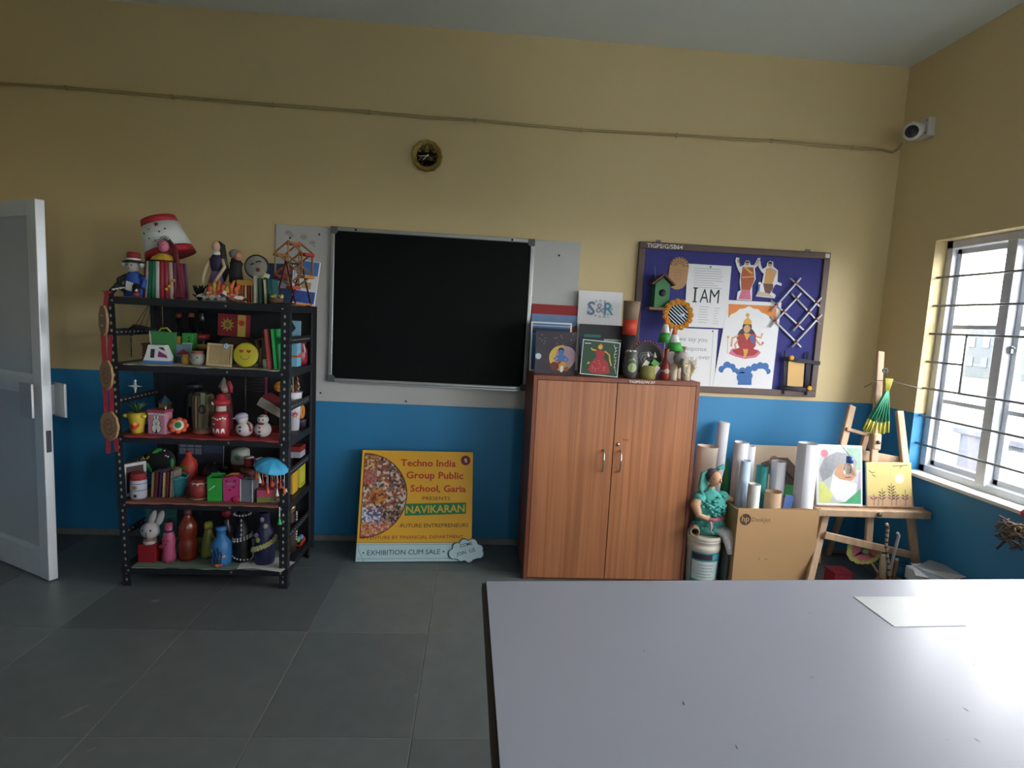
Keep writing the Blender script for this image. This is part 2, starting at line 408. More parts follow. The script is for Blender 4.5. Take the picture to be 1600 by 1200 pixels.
for k in range(4):
    for j in range(2): G().box((-3.02, -3.3+2.2*k, 2.0+2.6*j), (.1, 1.0, 1.3), mat('33393e', .4, key='far_window')).build('window', far)
def tree(x, y, h, seed, label):
    rnd = random.Random(seed); t = thing('tree', label, 'tree', (x, y, -3), group='trees outside the window')
    G().tube([(0, 0, 0), (.05, 0, h*.25), (0, .05, h*.5)], [.16, .12, .07], mat('5b4a38', .9, key='bark'), 8).build('trunk', t)
    g = G()
    for k in range(16):
        a = rnd.random()*2*PI; r = rnd.random()*h*.22
        g.ell((r*math.cos(a), r*math.sin(a), h*(.45+.5*rnd.random())), (h*.16, h*.16, h*.13), mat('2d3526', .9, var=.35, scale=3, key='foliage'), 8, 6)
    g.build('crown', t)
tree(11.9, 11.2, 2.6, 1, 'small light green tree right behind the gate pillar outside')
tree(58, 66, 6.5, 2, 'hazy tree left of the distant apartment block outside')
tree(66, 52, 6.0, 3, 'hazy tree right of the distant apartment block outside')
# ================================================================== WALL FIXTURES
# ---- white painted panel behind the blackboard
m_panel = mat('b9bab8', .55, var=.1, scale=5, bump=.03, key='worn_white_panel')
pn = thing('backing_whiteboard', 'long worn white panel fixed to the wall behind the blackboard', 'panel', (-.395, -.001, .89))
G().box((0, -.005, .523), (1.826, .01, 1.046), m_panel, bev=.002).build('panel_sheet', pn)
m_screw = mat('1c1c1c', .5, .3, key='screw_hole')
for x, z in ((-.83, .97), (.78, .96), (-.64, .05), (-.66, 1.0), (-.12, .02)):
    G().cyl((x, -.0115, z), (x, -.008, z), .006, m_screw, 8).build('screw', pn)
m_smudge = mat('a2a19b', .8, var=.3, scale=40, key='scuff')
sc = G()
for x, z, w in ((-.84, 1.0, .03), (-.82, .985, .02), (-.70, .95, .025), (-.69, .93, .012), (-.75, .98, .03)): sc.flat(circ(x, z, w/2, 9, sx=1.6), -.0106, m_smudge)
sc.build('scuff_print', pn)

# ---- blackboard
m_bframe = mat('a9adad', .35, .6, var=.05, key='board_aluminium')
m_corner = mat('55595a', .6, key='grey_corner_plastic')
m_chalk = mat('0a110f', .6, var=.25, scale=3, key='green_black_board'); m_chalk.node_tree.nodes['Principled BSDF'].inputs['Specular IOR Level'].default_value = .12
bb = thing('blackboard', 'dark green-black chalkboard in a silver frame above the yellow banner', 'blackboard', (-.38, -.0125, 1.012), (0, 0.004, 0))
BW, BH = 1.215, .925
G().box((0, -.010, BH/2), (BW-.03, .012, BH-.03), m_chalk).build('writing_surface', bb)
for c, s in (((0, -.013, BH-.012), (BW-.06, .022, .024)), ((0, -.013, .012), (BW-.06, .022, .024)), ((-BW/2+.012, -.013, BH/2), (.024, .022, BH-.06)), ((BW/2-.012, -.013, BH/2), (.024, .022, BH-.06))):
    G().box(c, s, m_bframe, bev=.004).build('frame_bar', bb)
for sx in (-1, 1):
    for z in (.0, BH):
        q = -1 if z else 1
        a = [(0, 0), (.042, 0), (.042, .03), (.03, .042), (0, .042)]
        poly = [(sx*(BW/2-x), z+q*y) for x, y in a]
        G().prism(poly, -.027, -.001, m_corner).build('corner_cap', bb)
G().box((.02, -.03, .002), (BW-.12, .03, .014), m_bframe, bev=.003).build('chalk_tray', bb)
for x in (-.46, .47): G().cyl((x, -.026, BH-.012), (x, -.022, BH-.012), .007, m_screw, 8).build('screw', bb)

# ---- notice board
m_nframe = mat('5a463f', .5, var=.15, scale=20, key='brown_board_frame')
m_felt = mat('34367a', .9, var=.12, scale=60, bump=.1, key='blue_felt', sheen=.2)
NX0, NX1, NZ0, NZ1 = .876, 2.097, 1.047, 1.962
nb = thing('notice_board', 'brown framed blue felt notice board beside the window', 'notice board', ((NX0+NX1)/2, -.002, NZ0))
NW, NH = NX1-NX0, NZ1-NZ0
G().box((0, -.008, NH/2), (NW-.05, .012, NH-.05), m_felt).build('felt', nb)
for c, s in (((0, -.014, NH-.02), (NW, .028, .04)), ((0, -.014, .02), (NW, .028, .04)), ((-NW/2+.02, -.014, NH/2), (.04, .028, NH-.08)), ((NW/2-.02, -.014, NH/2), (.04, .028, NH-.08))):
    G().box(c, s, m_nframe, bev=.004).build('frame_bar', nb)
m_chalkw = mat('e8e8e2', .8, key='white_marker')
G().text('TIGPS/G/SB64', -NW/2+.045, NH-.034, .036, -.0286, m_chalkw, width=.225, bold=.01).build('lettering', nb)
for x, z in ((-.49, NH+.006), (.47, NH+.006)): G().box((x, -.008, z), (.03, .006, .02), m_bar, bev=.002).build('hanger', nb)
G().box((NW/2-.025, -.03, NH-.02), (.03, .006, .026), mat('d8d4c8', .7, key='tape')).build('tape', nb)

# ---- wall clock
m_gold = mat('9a8548', .3, .75, var=.1, key='gold_bezel')
ck = thing('wall_clock', 'round gold rimmed wall clock with black dial near the ceiling', 'clock', (-.435, 0, 2.38), (PI/2, 0, 0))
# lathe axis z points out of the wall after the rotation (towards -y)
G().lathe([(.088, .0), (.092, .012), (.092, .026), (.084, .036), (.072, .034), (.064, .028), (.062, .022)], m_gold, n=12, smooth=False).build('bezel', ck)
G().lathe([(0.0, .018), (.0635, .018), (.0635, .022), (.0, .022)], mat('0d0d0c', .6, var=0., key='black_dial'), n=28).build('dial', ck)
m_hand = mat('d8d4c4', .5, key='clock_hand'); m_num = mat('b9b7ab', .6, key='clock_numeral')
num = G(Matrix.Rotation(-PI/2, 4, 'X'))
for k in range(1, 13):
    a = PI/2-2*PI*k/12; num.text(str(k), .051*math.cos(a), .051*math.sin(a)-.0045, .0125, -.0226, m_num, align='C')
num.strip([(-.012, .024), (.012, .024)], .003, -.0226, m_num); num.build('numeral_print', ck)
def hand(deg, l, w, z):
    a = math.radians(90-deg); d = Vector((math.cos(a), math.sin(a), 0)); n = Vector((-d.y, d.x, 0))*w
    p = [-d*.012-n, d*l-n*.5, d*l+n*.5, -d*.012+n]
    G().add([(q.x, q.y, z) for q in p]+[(q.x, q.y, z+.001) for q in p], [(0, 1, 2, 3), (4, 5, 6, 7), (0, 1, 5, 4), (1, 2, 6, 5), (2, 3, 7, 6), (3, 0, 4, 7)], m_hand).build('hand', ck)
hand(222, .032, .0032, .0235); hand(264, .046, .0024, .0252)
G().lathe([(0, .022), (.005, .022), (.005, .0275), (0, .0275)], m_hand, n=10).build('hub', ck)

# ---- conduit with clips along the wall
m_cond = mat('a5966a', .5, var=.1, scale=20, key='beige_conduit')
cb = thing('cable_conduit', 'thin beige cable conduit clipped along the wall under the ceiling', 'conduit', (0, 0, 2.61))
pts = []
wz = [(-2.96, .004), (-2.47, .008), (-1.89, .002), (-1.33, -.003), (-.78, -.002), (-.45, -.010), (-.16, -.005), (.2, -.012), (.476, -.016), (.8, -.010), (1.06, -.005), (1.4, -.004), (1.65, .002), (2.0, -.004), (2.17, -.001), (2.36, -.001), (2.43, -.012), (2.452, .004), (2.45, .04)]
pts = [(x, -.011, z) for x, z in wz[:-2]]+[(2.452, -.03, .004), (2.45, -.06, .028)]
G().tube(pts, .0085, m_cond, 8).build('conduit_pipe', cb)
for x, z in ((-2.47, .008), (-1.89, .002), (-1.33, -.003), (-.78, -.002), (-.16, -.005), (.476, -.016), (1.06, -.005), (1.65, .002), (2.17, -.001)):
    G().box((x, -.011, z), (.012, .022, .022), m_cond, bev=.003).build('clip', cb)

# ---- security camera on the right wall
m_cam = mat('c8c6bd', .45, var=.05, key='white_camera_plastic')
cc = thing('security_camera', 'white bullet security camera on the side wall near the ceiling corner', 'camera', (XR, -.215, 2.675))
G().box((-.022, 0, 0), (.044, .115, .105), m_cam, bev=.006).build('junction_box', cc)
for z in (-.035, .035): G().cyl((-.0445, -.04, z), (-.046, -.04, z), .004, m_screw, 8).build('screw', cc)
ax = Vector((-.66, -.70, -.27)).normalized(); b0 = Vector((-.095, -.015, -.022)); tip = b0+ax*.095
G().tube([b0-ax*.04, b0, tip-ax*.03, tip], [.03, .046, .050, .046], m_cam, 20).build('body', cc); G().tube([(-.03, .0, .0), (-.06, .0, -.006), (-.095, -.01, -.018)], [.036, .034, .03], m_cam, 14).build('mount_arm', cc)
ln = G().tube([tip-ax*.004, tip+ax*.002], .034, mat('1d2430', .15, key='dark_lens'), 20).build('lens', cc)
G().tube([tip+ax*.0015, tip+ax*.003], .014, mat('0a0c12', .05, key='lens_glass'), 14).build('lens_glass', ln)
G().tube([b0+Vector((0, 0, .02)), b0+ax*.09+Vector((0, 0, .046))], [.02, .012], m_cam, 8).build('sunshield', cc)

# ================================================================== FURNITURE
# ---- wooden cupboard
m_lam = wood_mat('cupboard_laminate', '925b38', 'b4764d', .38, 3.0, (16, 16, .3))
m_edge = wood_mat('cupboard_edge_band', '6f3a26', '86492f', .45)
cu = thing('cupboard', 'brown wood laminate two-door cupboard between the two boards', 'cupboard', (.682, -.033, 0))
CW, CD, CH = .922, .465, 1.155
for c, s in (((-CW/2+.010, -CD/2, CH/2), (.02, CD, CH)), ((CW/2-.010, -CD/2, CH/2), (.02, CD, CH)), ((0, -CD/2, CH-.012), (CW-.04, CD, .024)), ((0, -CD/2, .04), (CW-.04, CD-.03, .08))):
    G().box(c, s, m_edge, bev=.0015).build('carcass_panel', cu)
G().box((0, -.006, CH/2), (CW-.04, .01, CH-.02), m_lam).build('back_panel', cu)
m_chr = mat('b9b4ae', .22, .9, key='chrome_handle')
for sx in (-1, 1):
    d = G().box((sx*(CW-.04)/4, -CD+.009, .012+(CH-.024-.012)/2), ((CW-.04)/2-.004, .018, CH-.024-.016), m_lam, bev=.0015).build('door', cu)
    hx = -.055 if sx < 0 else .04
    G().tube([(hx, -CD, .755), (hx, -CD-.018, .752), (hx, -CD-.030, .72), (hx, -CD-.034, .695), (hx, -CD-.030, .67), (hx, -CD-.018, .640), (hx, -CD, .637)], .0052, m_chr, 8).build('handle', d)
    if sx > 0:
        G().cyl((.025, -CD+.001, .79), (.025, -CD-.004, .79), .0095, m_chr, 14).build('lock', d)
        [G().strip([(.052+.012*q_, .822), (.055+.012*q_, .810), (.058+.012*q_, .820)], .003, -CD-.0004, mat('4a2a1a', .8, key='pencil_mark')).build('mark_print', d) for q_ in range(3)]
G().text('TIGPSG/W.37', .062, CH-.0205, .019, -CD-.0006, m_chalkw, width=.145, bold=.012).build('lettering', cu)

# ---- white laminate table in front
m_top = mat('9da1ae', .30, var=.05, scale=3, key='grey_white_laminate'); m_top.node_tree.nodes['Principled BSDF'].inputs['Specular IOR Level'].default_value = .33
m_band = mat('3a3230', .6, key='dark_edge_band')
tb = thing('work_table', 'large pale grey laminate table with dark edges in the foreground', 'table', (0, 0, 0))
q = [(-.049, -2.13), (2.02, -2.018), (2.04, -3.36), (-.030, -3.36)]
def slab(q, z0, z1, m): return G().add([(x, y, z0) for x, y in q]+[(x, y, z1) for x, y in q], [(3, 2, 1, 0), (4, 5, 6, 7), (0, 1, 5, 4), (1, 2, 6, 5), (2, 3, 7, 6), (3, 0, 4, 7)], m)
def inset(q, d):
    cx = sum(p[0] for p in q)/4; cy = sum(p[1] for p in q)/4
    return [(x+(d if x < cx else -d), y+(d if y < cy else -d)) for x, y in q]
slab(inset(q, .0015), .722, .750, m_top).build('tabletop', tb)
for i in range(4):
    a, b = q[i], q[(i+1) % 4]; g = G(); g.tube([(a[0], a[1], .7345), (b[0], b[1], .7345)], .0145, m_band, 4, smooth=False); g.build('edge_band', tb)
for x, y in ((.06, -2.24), (1.9, -2.15), (1.92, -3.24), (.07, -3.24)): G().box((x, y, .361), (.05, .05, .722), m_band, bev=.004).build('leg', tb)
for a, b in (((.085, -2.24), (1.875, -2.15)), ((.095, -3.24), (1.895, -3.24))):
    G().tube([(a[0], a[1], .68), (b[0], b[1], .68)], .03, m_band, 4, smooth=False).build('apron', tb)
m_paper = mat('e4e6e8', .45, var=.04, key='white_paper')
sp = G(); sp.add([(.939, -2.181, .7507), (.939, -2.334, .7507), (1.134, -2.322, .7507), (1.137, -2.173, .7507), (.939, -2.181, .7513), (.939, -2.334, .7513), (1.134, -2.322, .7513), (1.137, -2.173, .7513)],
       [(0, 1, 2, 3), (7, 6, 5, 4), (0, 4, 5, 1), (1, 5, 6, 2), (2, 6, 7, 3), (3, 7, 4, 0)], mat('c4c8ca', .35, var=.04, key='thin_paper'))
sp.build('paper_sheet', label='blank sheet of paper lying on the pale grey table', cat='paper')
sg = G()
rr = random.Random(3)
for k in range(16):
    x, y = rr.uniform(0, 1.2), rr.uniform(-2.75, -2.2); l = rr.uniform(.002, .008); a = rr.random()*PI
    sg.add([(x-l*math.cos(a), y-l*math.sin(a), .7504), (x+.0012, y, .7504), (x+l*math.cos(a), y+l*math.sin(a), .7504), (x-.0012, y, .7504)], [(0, 1, 2, 3)], mat('5c5a58', .8, key='scratch'))
sg.build('scratch_print', tb)

# ---- black slotted-angle steel rack
m_rack = mat('23252a', .5, .35, var=.25, scale=25, bump=.05, key='black_rack_steel')
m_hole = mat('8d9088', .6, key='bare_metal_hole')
RX0, RX1, RY0, RY1, RH = -1.862, -1.022, -.667, -.245, 1.472
RZ = [1.460, 1.136, .781, .446, .105]
rk = thing('steel_rack', 'black slotted steel rack crowded with handmade crafts', 'rack', (0, 0, 0))
def lean(x, z): return x - (.026*(z/RH*2-1) if x < -1.5 else 0)
def post(x, y, sx, sy):
    """L-section upright, flanges towards +sx and +sy"""
    g = G(); t = .003; w = .04
    for c, d in (((w/2*sx, 0), (w, t)), ((0, w/2*sy), (t, w))):
        vs = []
        for z in (0.0, RH):
            for dx, dy in ((-1, -1), (1, -1), (1, 1), (-1, 1)): vs.append((lean(x, z)+c[0]+dx*d[0]/2, y+c[1]+dy*d[1]/2, z))
        g.add(vs, [(0, 1, 2, 3), (4, 5, 6, 7), (0, 1, 5, 4), (1, 2, 6, 5), (2, 3, 7, 6), (3, 0, 4, 7)], m_rack)
    p = g.build('post', rk)
    h = G()
    for k in range(40):
        z = .035+k*.036
        if z > RH-.01: break
        yf = y-(.0018 if sy > 0 else -.0018); xf = lean(x, z)+sx*.02
        h.add([(xf+.0055*math.cos(a)*1., yf, z+.0085*math.sin(a)) for a in [i*PI/4 for i in range(8)]], [tuple(range(8))], m_hole if y < -.5 else mat('3b3d3a', .7, key='dim_hole'))  # rear and side-flange holes darker than front ones: shade put into the colour
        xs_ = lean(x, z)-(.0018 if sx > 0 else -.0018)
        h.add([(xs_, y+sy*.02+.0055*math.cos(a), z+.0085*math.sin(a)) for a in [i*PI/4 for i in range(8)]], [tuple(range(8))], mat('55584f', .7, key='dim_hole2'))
    h.build('slot_pattern', p, kind='stuff')
post(RX0, RY0, 1, 1); post(RX1, RY0, -1, 1); post(RX0, RY1, 1, -1); post(RX1, RY1, -1, -1)
for z in RZ:
    x0, x1 = lean(RX0, z)+.002, RX1-.002; g = G(); t = .004; lip = .036
    s = g.box(((x0+x1)/2, (RY0+RY1)/2, z-t/2), (x1-x0, RY1-RY0, t), m_rack).build('shelf_tray', rk)
    G().box(((x0+x1)/2, RY0-.0035, z-lip/2), (x1-x0, .003, lip), m_rack).build('shelf_lip', s)
    G().box(((x0+x1)/2, RY1+.0035, z-lip/2), (x1-x0, .003, lip), m_rack).build('shelf_lip', s)
    G().box((x1+.0035, (RY0+RY1)/2, z-lip/2), (.003, RY1-RY0, lip), m_rack).build('shelf_lip', s)
    G().box((x0-.0035, (RY0+RY1)/2, z-lip/2), (.003, RY1-RY0, lip), m_rack).build('shelf_lip', s)
    for bx in (x0+.03, x1-.03, (x0+x1)/2+.13): G().cyl((bx, RY0-.005, z-.02), (bx, RY0-.009, z-.02), .0065, mat('70736d', .4, .6, key='bolt_steel'), 6).build('bolt', s)
G().box(((RX0+RX1)/2+.02, RY1+.008, RH/2+.02), (RX1-RX0-.0, .004, RH-.06), mat('14161a', .7, var=.2, key='black_back_sheet')).build('back_sheet', rk)
for x in (RX0, RX1):
    for za, zb in ((1.285, 1.285), (.945, .945), (.605, .605), (.27, .27)):
        sb = G().box((lean(x, za)+(.004 if x < -1.5 else -.004), (RY0+RY1)/2, za), (.003, RY1-RY0-.006, .036), m_rack).build('side_brace', rk)
        hb_ = G()
        for k in range(11):
            for xo in (-.0022, .0022): hb_.add([(lean(x, za)+(.004 if x < -1.5 else -.004)+xo, RY0+.03+k*.036+.008*math.cos(a), za+.0045*math.sin(a)) for a in [i*PI/4 for i in range(8)]], [tuple(range(8))], m_hole)
        hb_.build('slot_pattern', sb, kind='stuff')

# ---- yellow event banner leaning on the wall
m_by = mat('e2aa2a', .5, var=.08, scale=6, key='yellow_banner', coat=.15); m_bb = mat('b6d2d8', .5, var=.08, scale=6, key='pale_blue_banner', coat=.15)
m_red = mat('b8331f', .6, key='red_ink'); m_dk = mat('2b2a26', .6, key='dark_ink'); m_navy = mat('1c3d52', .6, key='navy_ink'); m_brn = mat('7a3418', .6, key='brown_ink')
BA = math.atan2(.235, .605)
bn = thing('event_banner', 'yellow and pale blue painted exhibition banner leaning under the blackboard', 'banner', (-.405, -.300, 0.004), (-BA*.98, 0, math.radians(4)))
BWd, BHt = .672, .648
G().box((0, .008, BHt/2), (BWd+.004, .014, BHt), mat('1d2230', .7, key='banner_board')).build('backing_board', bn)
G().box((0, -.001, .105+(BHt-.105)/2+.002), (BWd, .004, BHt-.105), m_by).build('yellow_sheet', bn)
G().box((0, -.001, .0525), (BWd, .004, .105), m_bb).build('blue_sheet', bn)
pr = G()
# collage half-disc
hx, hz, hr = -BWd/2+.018, .382, .245
half = [(hx, hz-hr*.99)]+[(hx+hr*1.04*math.cos(a), hz+hr*math.sin(a)) for a in [-PI/2+PI*i/24 for i in range(2, 23)]]+[(hx, hz+hr*.99)]
pr.flat([(hx-.005, hz-hr-.005)]+[(hx+(hr*1.04+.006)*math.cos(a), hz+(hr+.006)*math.sin(a)) for a in [-PI/2+PI*i/24 for i in range(1, 24)]]+[(hx-.005, hz+hr+.005)], -.0034, mat('5a2a1c', .7, key='collage_edge'))
mos1 = mosaic_mat('crowd_of_clay_dolls_print', ['8a4a30', 'c9b9a8', '6a5a58', 'b0582c', '3d3540', 'd3c0b0', '9a7a68'], 75)
pr.flat(half, -.0037, mos1)
def clip_half(x0, z0, x1, z1):
    out = []
    for i in range(9):
        z = z0+(z1-z0)*i/8; xe = hx+math.sqrt(max(0, hr*hr-(z-hz)**2))*1.04; out.append((min(x1, xe), z))
    return [(x0, z0)]+out+[(x0, z1)]
for (x0, z0, x1, z1), cols in (((hx, .53, hx+.085, .622), ['b07a48', '7d4a2c', 'd2b18a', '9a6238']), ((hx, .445, hx+.075, .528), ['a33a34', 'c46a5c', '8d8078', 'b8473e']),
                               ((hx, .225, hx+.12, .305), ['a8b0c8', '5a6288', 'd8d8e0', '7a4a58']), ((hx+.123, .225, hx+.22, .305), ['4a3630', '8a6a58', '2a2422', 'b89a88']), ((hx, .142, hx+.17, .222), ['b8604a', 'd8a8a0', 'c98a34', 'a04a50'])):
    pr.flat(clip_half(x0, z0, x1, z1), -.0040, mosaic_mat('collage_photo_print', cols, 95))
pr.flat(circ(hx+.085, .375, .05, 18, sx=1.1), -.0041, mosaic_mat('painted_plate_print', ['9a4a24', 'c98a34', '6a3018', 'b06a3c'], 70))
# lettering
pr.text('Techno India', -.105, .558, .058, -.0036, m_red, width=.335, bold=.022)
pr.text('Group Public', -.068, .484, .058, -.0036, m_red, width=.345, bold=.022)
pr.text('School, Garia', -.040, .405, .056, -.0036, m_red, width=.335, bold=.022)
pr.text('PRESENTS', .035, .355, .030, -.0036, m_dk, width=.165)
pr.flat([(-.068, .262), (.298, .275), (.298, .342), (-.068, .332)], -.0036, mat('1f7a4c', .6, key='green_band'))
pr.text('NAVIKARAN', -.060, .276, .062, -.0040, mat('d9b43a', .6, key='yellow_ink'), width=.350, rot=.03, bold=.018)
pr.text('-FUTURE ENTREPRENEURS', -.10, .193, .032, -.0036, m_dk, width=.415, rot=.01)
pr.text('A VENTURE BY FINANCIAL DEPARTMENT', -.315, .125, .027, -.0036, m_brn, width=.60, rot=.012)
pr.text('\u2022 EXHIBITION CUM SALE \u2022', -.300, .036, .040, -.0036, m_navy, width=.475, rot=.012)
pr.flat(circ(.29, .598, .030, 20), -.0036, mat('7c1f1c', .6, key='crest_red'))
pr.text('t', .281, .588, .042, -.0040, m_chalkw, bold=.02); pr.text('i', .293, .584, .036, -.0040, m_chalkw, bold=.02)
pr.strip([(-.33, .095), (.33, .097)], .0015, -.0036, m_navy); pr.strip([(-.33, .016), (.30, .017)], .0015, -.0036, m_navy)
pr.strip([(-.328, .100), (-.322, .06), (-.30, .02), (-.29, .0)], .003, -.0036, mat('6f8f98', .6, key='crease'))
pr.build('lettering_print', bn)
cl = []
for cx_, cz_, r_, a0, a1 in ((.20, .045, .035, 150, 290), (.255, .022, .028, 215, 300), (.31, .018, .032, 215, 330), (.385, .042, .03, 250, 400), (.385, .075, .026, 330, 460), (.335, .105, .035, 10, 130), (.275, .105, .035, 40, 170), (.225, .08, .034, 60, 190)):
    cl += [(cx_+r_*math.cos(math.radians(a0+(a1-a0)*i/5)), cz_+r_*math.sin(math.radians(a0+(a1-a0)*i/5))) for i in range(6)]
c_ = (.295, .065)
cl = [(.308+(x-.295)*.82, .062+(z-.065)*.86) for x, z in cl]; c_ = (.308, .062)
big = [(c_[0]+(x-c_[0])*1.06, c_[1]+(z-c_[1])*1.09) for x, z in cl]
cs = G().prism(big, -.010, -.0045, mat('173a4c', .6, key='cloud_outline')).build('cloud_sign', bn)
G().prism(cl, -.0115, -.0098, m_bb).build('cloud_face', cs)
for w_, x_, z_, s_ in (('COME', .268, .078, .027), ('JOIN', .248, .030, .027), ('US', .325, .048, .032)): G().text(w_, x_, z_, s_, -.0119, m_navy, rot=.22, bold=.008).build('lettering', cs)
# ================================================================== ON THE NOTICE BOARD
NY = -.0185   # just in front of the felt
m_pap = mat('dfe0e2', .6, var=.04, scale=8, key='drawing_paper')
m_pencil = mat('8f9296', .8, key='pencil_grey'); m_ink = mat('16161a', .6, key='black_ink')
m_skin = mat('c99a72', .7, key='painted_skin'); m_sari = mat('a02a2c', .6, key='red_cloth_paint'); m_or = mat('d98032', .6, key='orange_paint')
m_pink = mat('c96a86', .6, key='pink_paint'); m_blu = mat('2f66a8', .6, key='blue_paint'); m_gld = mat('d0a040', .6, key='gold_paint'); m_hair = mat('2a2228', .6, key='dark_hair')
# sheet with I AM
def sheet(name, quad, label, y, cat='paper', m=None, group=None):
    """flat pinned sheet; quad in world (x,z) counter-clockwise from bottom left"""
    t = thing(name, label, cat, ((quad[0][0]+quad[1][0])/2, y, quad[0][1]), group=group)
    ox, oz = t.location.x, t.location.z; lq = [(x-ox, z-oz) for x, z in quad]
    G().prism(lq, -.0006, .0006, m or m_pap).build('sheet', t)
    return t, ox, oz
t, ox, oz = sheet('notice_sheet', [(1.200, 1.456), (1.471, 1.459), (1.468, 1.845), (1.188, 1.845)], 'white sheet reading I AM pinned on the notice board', NY-.0012)
p = G().text('I', 1.252-ox, 1.612-oz, .122, -.001, m_ink, align='C').text('A', 1.312-ox, 1.612-oz, .122, -.001, m_ink, width=.058, align='C').text('M', 1.376-ox, 1.612-oz, .122, -.001, m_ink, width=.060, align='C')
for z_ in (1.614, 1.698): p.strip([(1.238-ox, z_-oz), (1.266-ox, z_-oz)], .008, -.0012, m_ink)
rr = random.Random(5)
for k in range(9): p.strip([(1.235-ox, 1.82-oz-.0145*k), (1.235-ox+rr.uniform(.13, .19), 1.82-oz-.0145*k)], .0022, -.001, m_pencil)
for k in range(7): p.strip([(1.285-ox, 1.585-oz-.016*k), (1.285-ox+rr.uniform(.05, .07), 1.585-oz-.016*k)], .0022, -.001, m_pencil); p.strip([(1.38-ox, 1.58-oz-.016*k), (1.38-ox+rr.uniform(.02, .04), 1.58-oz-.016*k)], .0022, -.001, m_pencil)
p.build('lettering', t); G().ell((.0, -.003, .376), (.005, .004, .005), m_ink, 8, 6).build('pin', t)
t, ox, oz = sheet('notice_sheet', [(1.105, 1.062), (1.425, 1.070), (1.42, 1.449), (1.115, 1.446)], 'lower white sheet with pencil words pinned under the I AM sheet', NY-.0004)
G().text('we say you', 1.355-ox, 1.367-oz, .042, -.001, m_pencil, align='R').text('response', 1.355-ox, 1.309-oz, .040, -.001, m_pencil, align='R').text('over', 1.385-ox, 1.257-oz, .042, -.001, m_pencil, align='R').build('lettering', t)
G().strip([(.13, .02), (.125, .37)], .002, -.001, m_pencil).build('crease_print', t)
G().ell((.12, -.003, .375), (.005, .004, .005), m_ink, 8, 6).build('pin', t)
# goddess drawing
t, ox, oz = sheet('goddess_drawing', [(1.416, 1.079), (1.804, 1.078), (1.812, 1.637), (1.467, 1.636)], 'drawing of a seated woman in a red sari above blue clouds', NY-.0024, 'drawing')
def L(ps): return [(x-ox, z-oz) for x, z in ps]
p = G()
p.flat(L([(1.471, 1.612), (1.477, 1.525), (1.490, 1.548), (1.520, 1.562), (1.545, 1.585), (1.575, 1.590), (1.602, 1.606), (1.638, 1.592), (1.668, 1.588), (1.690, 1.570), (1.718, 1.562), (1.745, 1.548), (1.788, 1.519), (1.782, 1.614)][::-1]), -.0009, m_or)
p.strip(L([(1.477, 1.525), (1.490, 1.548), (1.520, 1.562), (1.545, 1.585), (1.575, 1.590), (1.602, 1.606), (1.638, 1.592), (1.668, 1.588), (1.690, 1.570), (1.718, 1.562), (1.788, 1.519)]), .004, -.0012, m_gld)
p.flat(L([(1.500, 1.300), (1.545, 1.285), (1.610, 1.272), (1.680, 1.285), (1.710, 1.315), (1.690, 1.335), (1.600, 1.33), (1.52, 1.335)]), -.0009, m_pink)      # lotus
p.flat(L(circ(1.605, 1.405, .068, 20, sx=.9)), -.0009, m_hair)                                                                           # hair fall
p.flat(L(circ(1.604, 1.475, .036, 16, sx=.85)), -.0010, m_hair); p.flat(L(circ(1.604, 1.462, .026, 16, sx=.85)), -.0012, m_skin)
p.flat(L([(1.575, 1.492), (1.633, 1.490), (1.628, 1.515), (1.604, 1.535), (1.580, 1.515)]), -.0013, m_gld)                                # crown
p.flat(L(star(1.600, 1.548, .018, .009, 8)), -.0013, m_gld)
p.flat(L([(1.555, 1.43), (1.60, 1.425), (1.665, 1.435), (1.672, 1.36), (1.655, 1.335), (1.570, 1.335), (1.552, 1.37)]), -.0014, m_sari)
p.flat(L([(1.520, 1.322), (1.575, 1.345), (1.650, 1.345), (1.695, 1.322), (1.665, 1.298), (1.610, 1.288), (1.550, 1.298)]), -.0013, m_sari)
p.flat(L([(1.585, 1.435), (1.632, 1.432), (1.61, 1.39)]), -.0016, m_gld); p.flat(L([(1.625, 1.425), (1.655, 1.42), (1.66, 1.37), (1.638, 1.38)]), -.0016, m_blu)
p.flat(L([(1.59, 1.335), (1.625, 1.335), (1.62, 1.30), (1.605, 1.275), (1.595, 1.27), (1.600, 1.305)]), -.0016, m_gld)
for pts in ([(1.560, 1.42), (1.515, 1.40), (1.512, 1.345)], [(1.560, 1.40), (1.535, 1.36), (1.545, 1.33)], [(1.660, 1.42), (1.70, 1.41), (1.708, 1.44)], [(1.665, 1.40), (1.70, 1.365), (1.715, 1.37)]): p.strip(L(pts), .012, -.0012, m_skin)
p.strip(L([(1.49, 1.30), (1.487, 1.40)]), .003, -.0012, m_gld); p.flat(L(circ(1.487, 1.405, .008, 8)), -.0012, m_gld); p.flat(L(circ(1.715, 1.378, .009, 8)), -.0012, m_pink)
for c in ((1.465, 1.20, .022), (1.497, 1.225, .026), (1.53, 1.215, .024), (1.556, 1.19, .022), (1.60, 1.19, .028), (1.64, 1.205, .024), (1.678, 1.222, .025), (1.712, 1.235, .022), (1.745, 1.228, .026), (1.768, 1.20, .018), (1.60, 1.155, .034), (1.645, 1.165, .026)): p.flat(L(circ(c[0], c[1], c[2], 14)), -.0010-.0003*(c[0]-1.46), m_blu)
p.flat(L([(1.578, 1.105), (1.668, 1.108), (1.664, 1.18), (1.58, 1.18)]), -.0012, m_blu)
for c in ((1.505, 1.180, .032), (1.725, 1.180, .036), (1.545, 1.165, .02), (1.69, 1.165, .02)): p.flat(L(circ(c[0], c[1], c[2], 14)), -.0016-.0008*(c[0]-1.5), m_pap)
p.build('drawing_print', t)
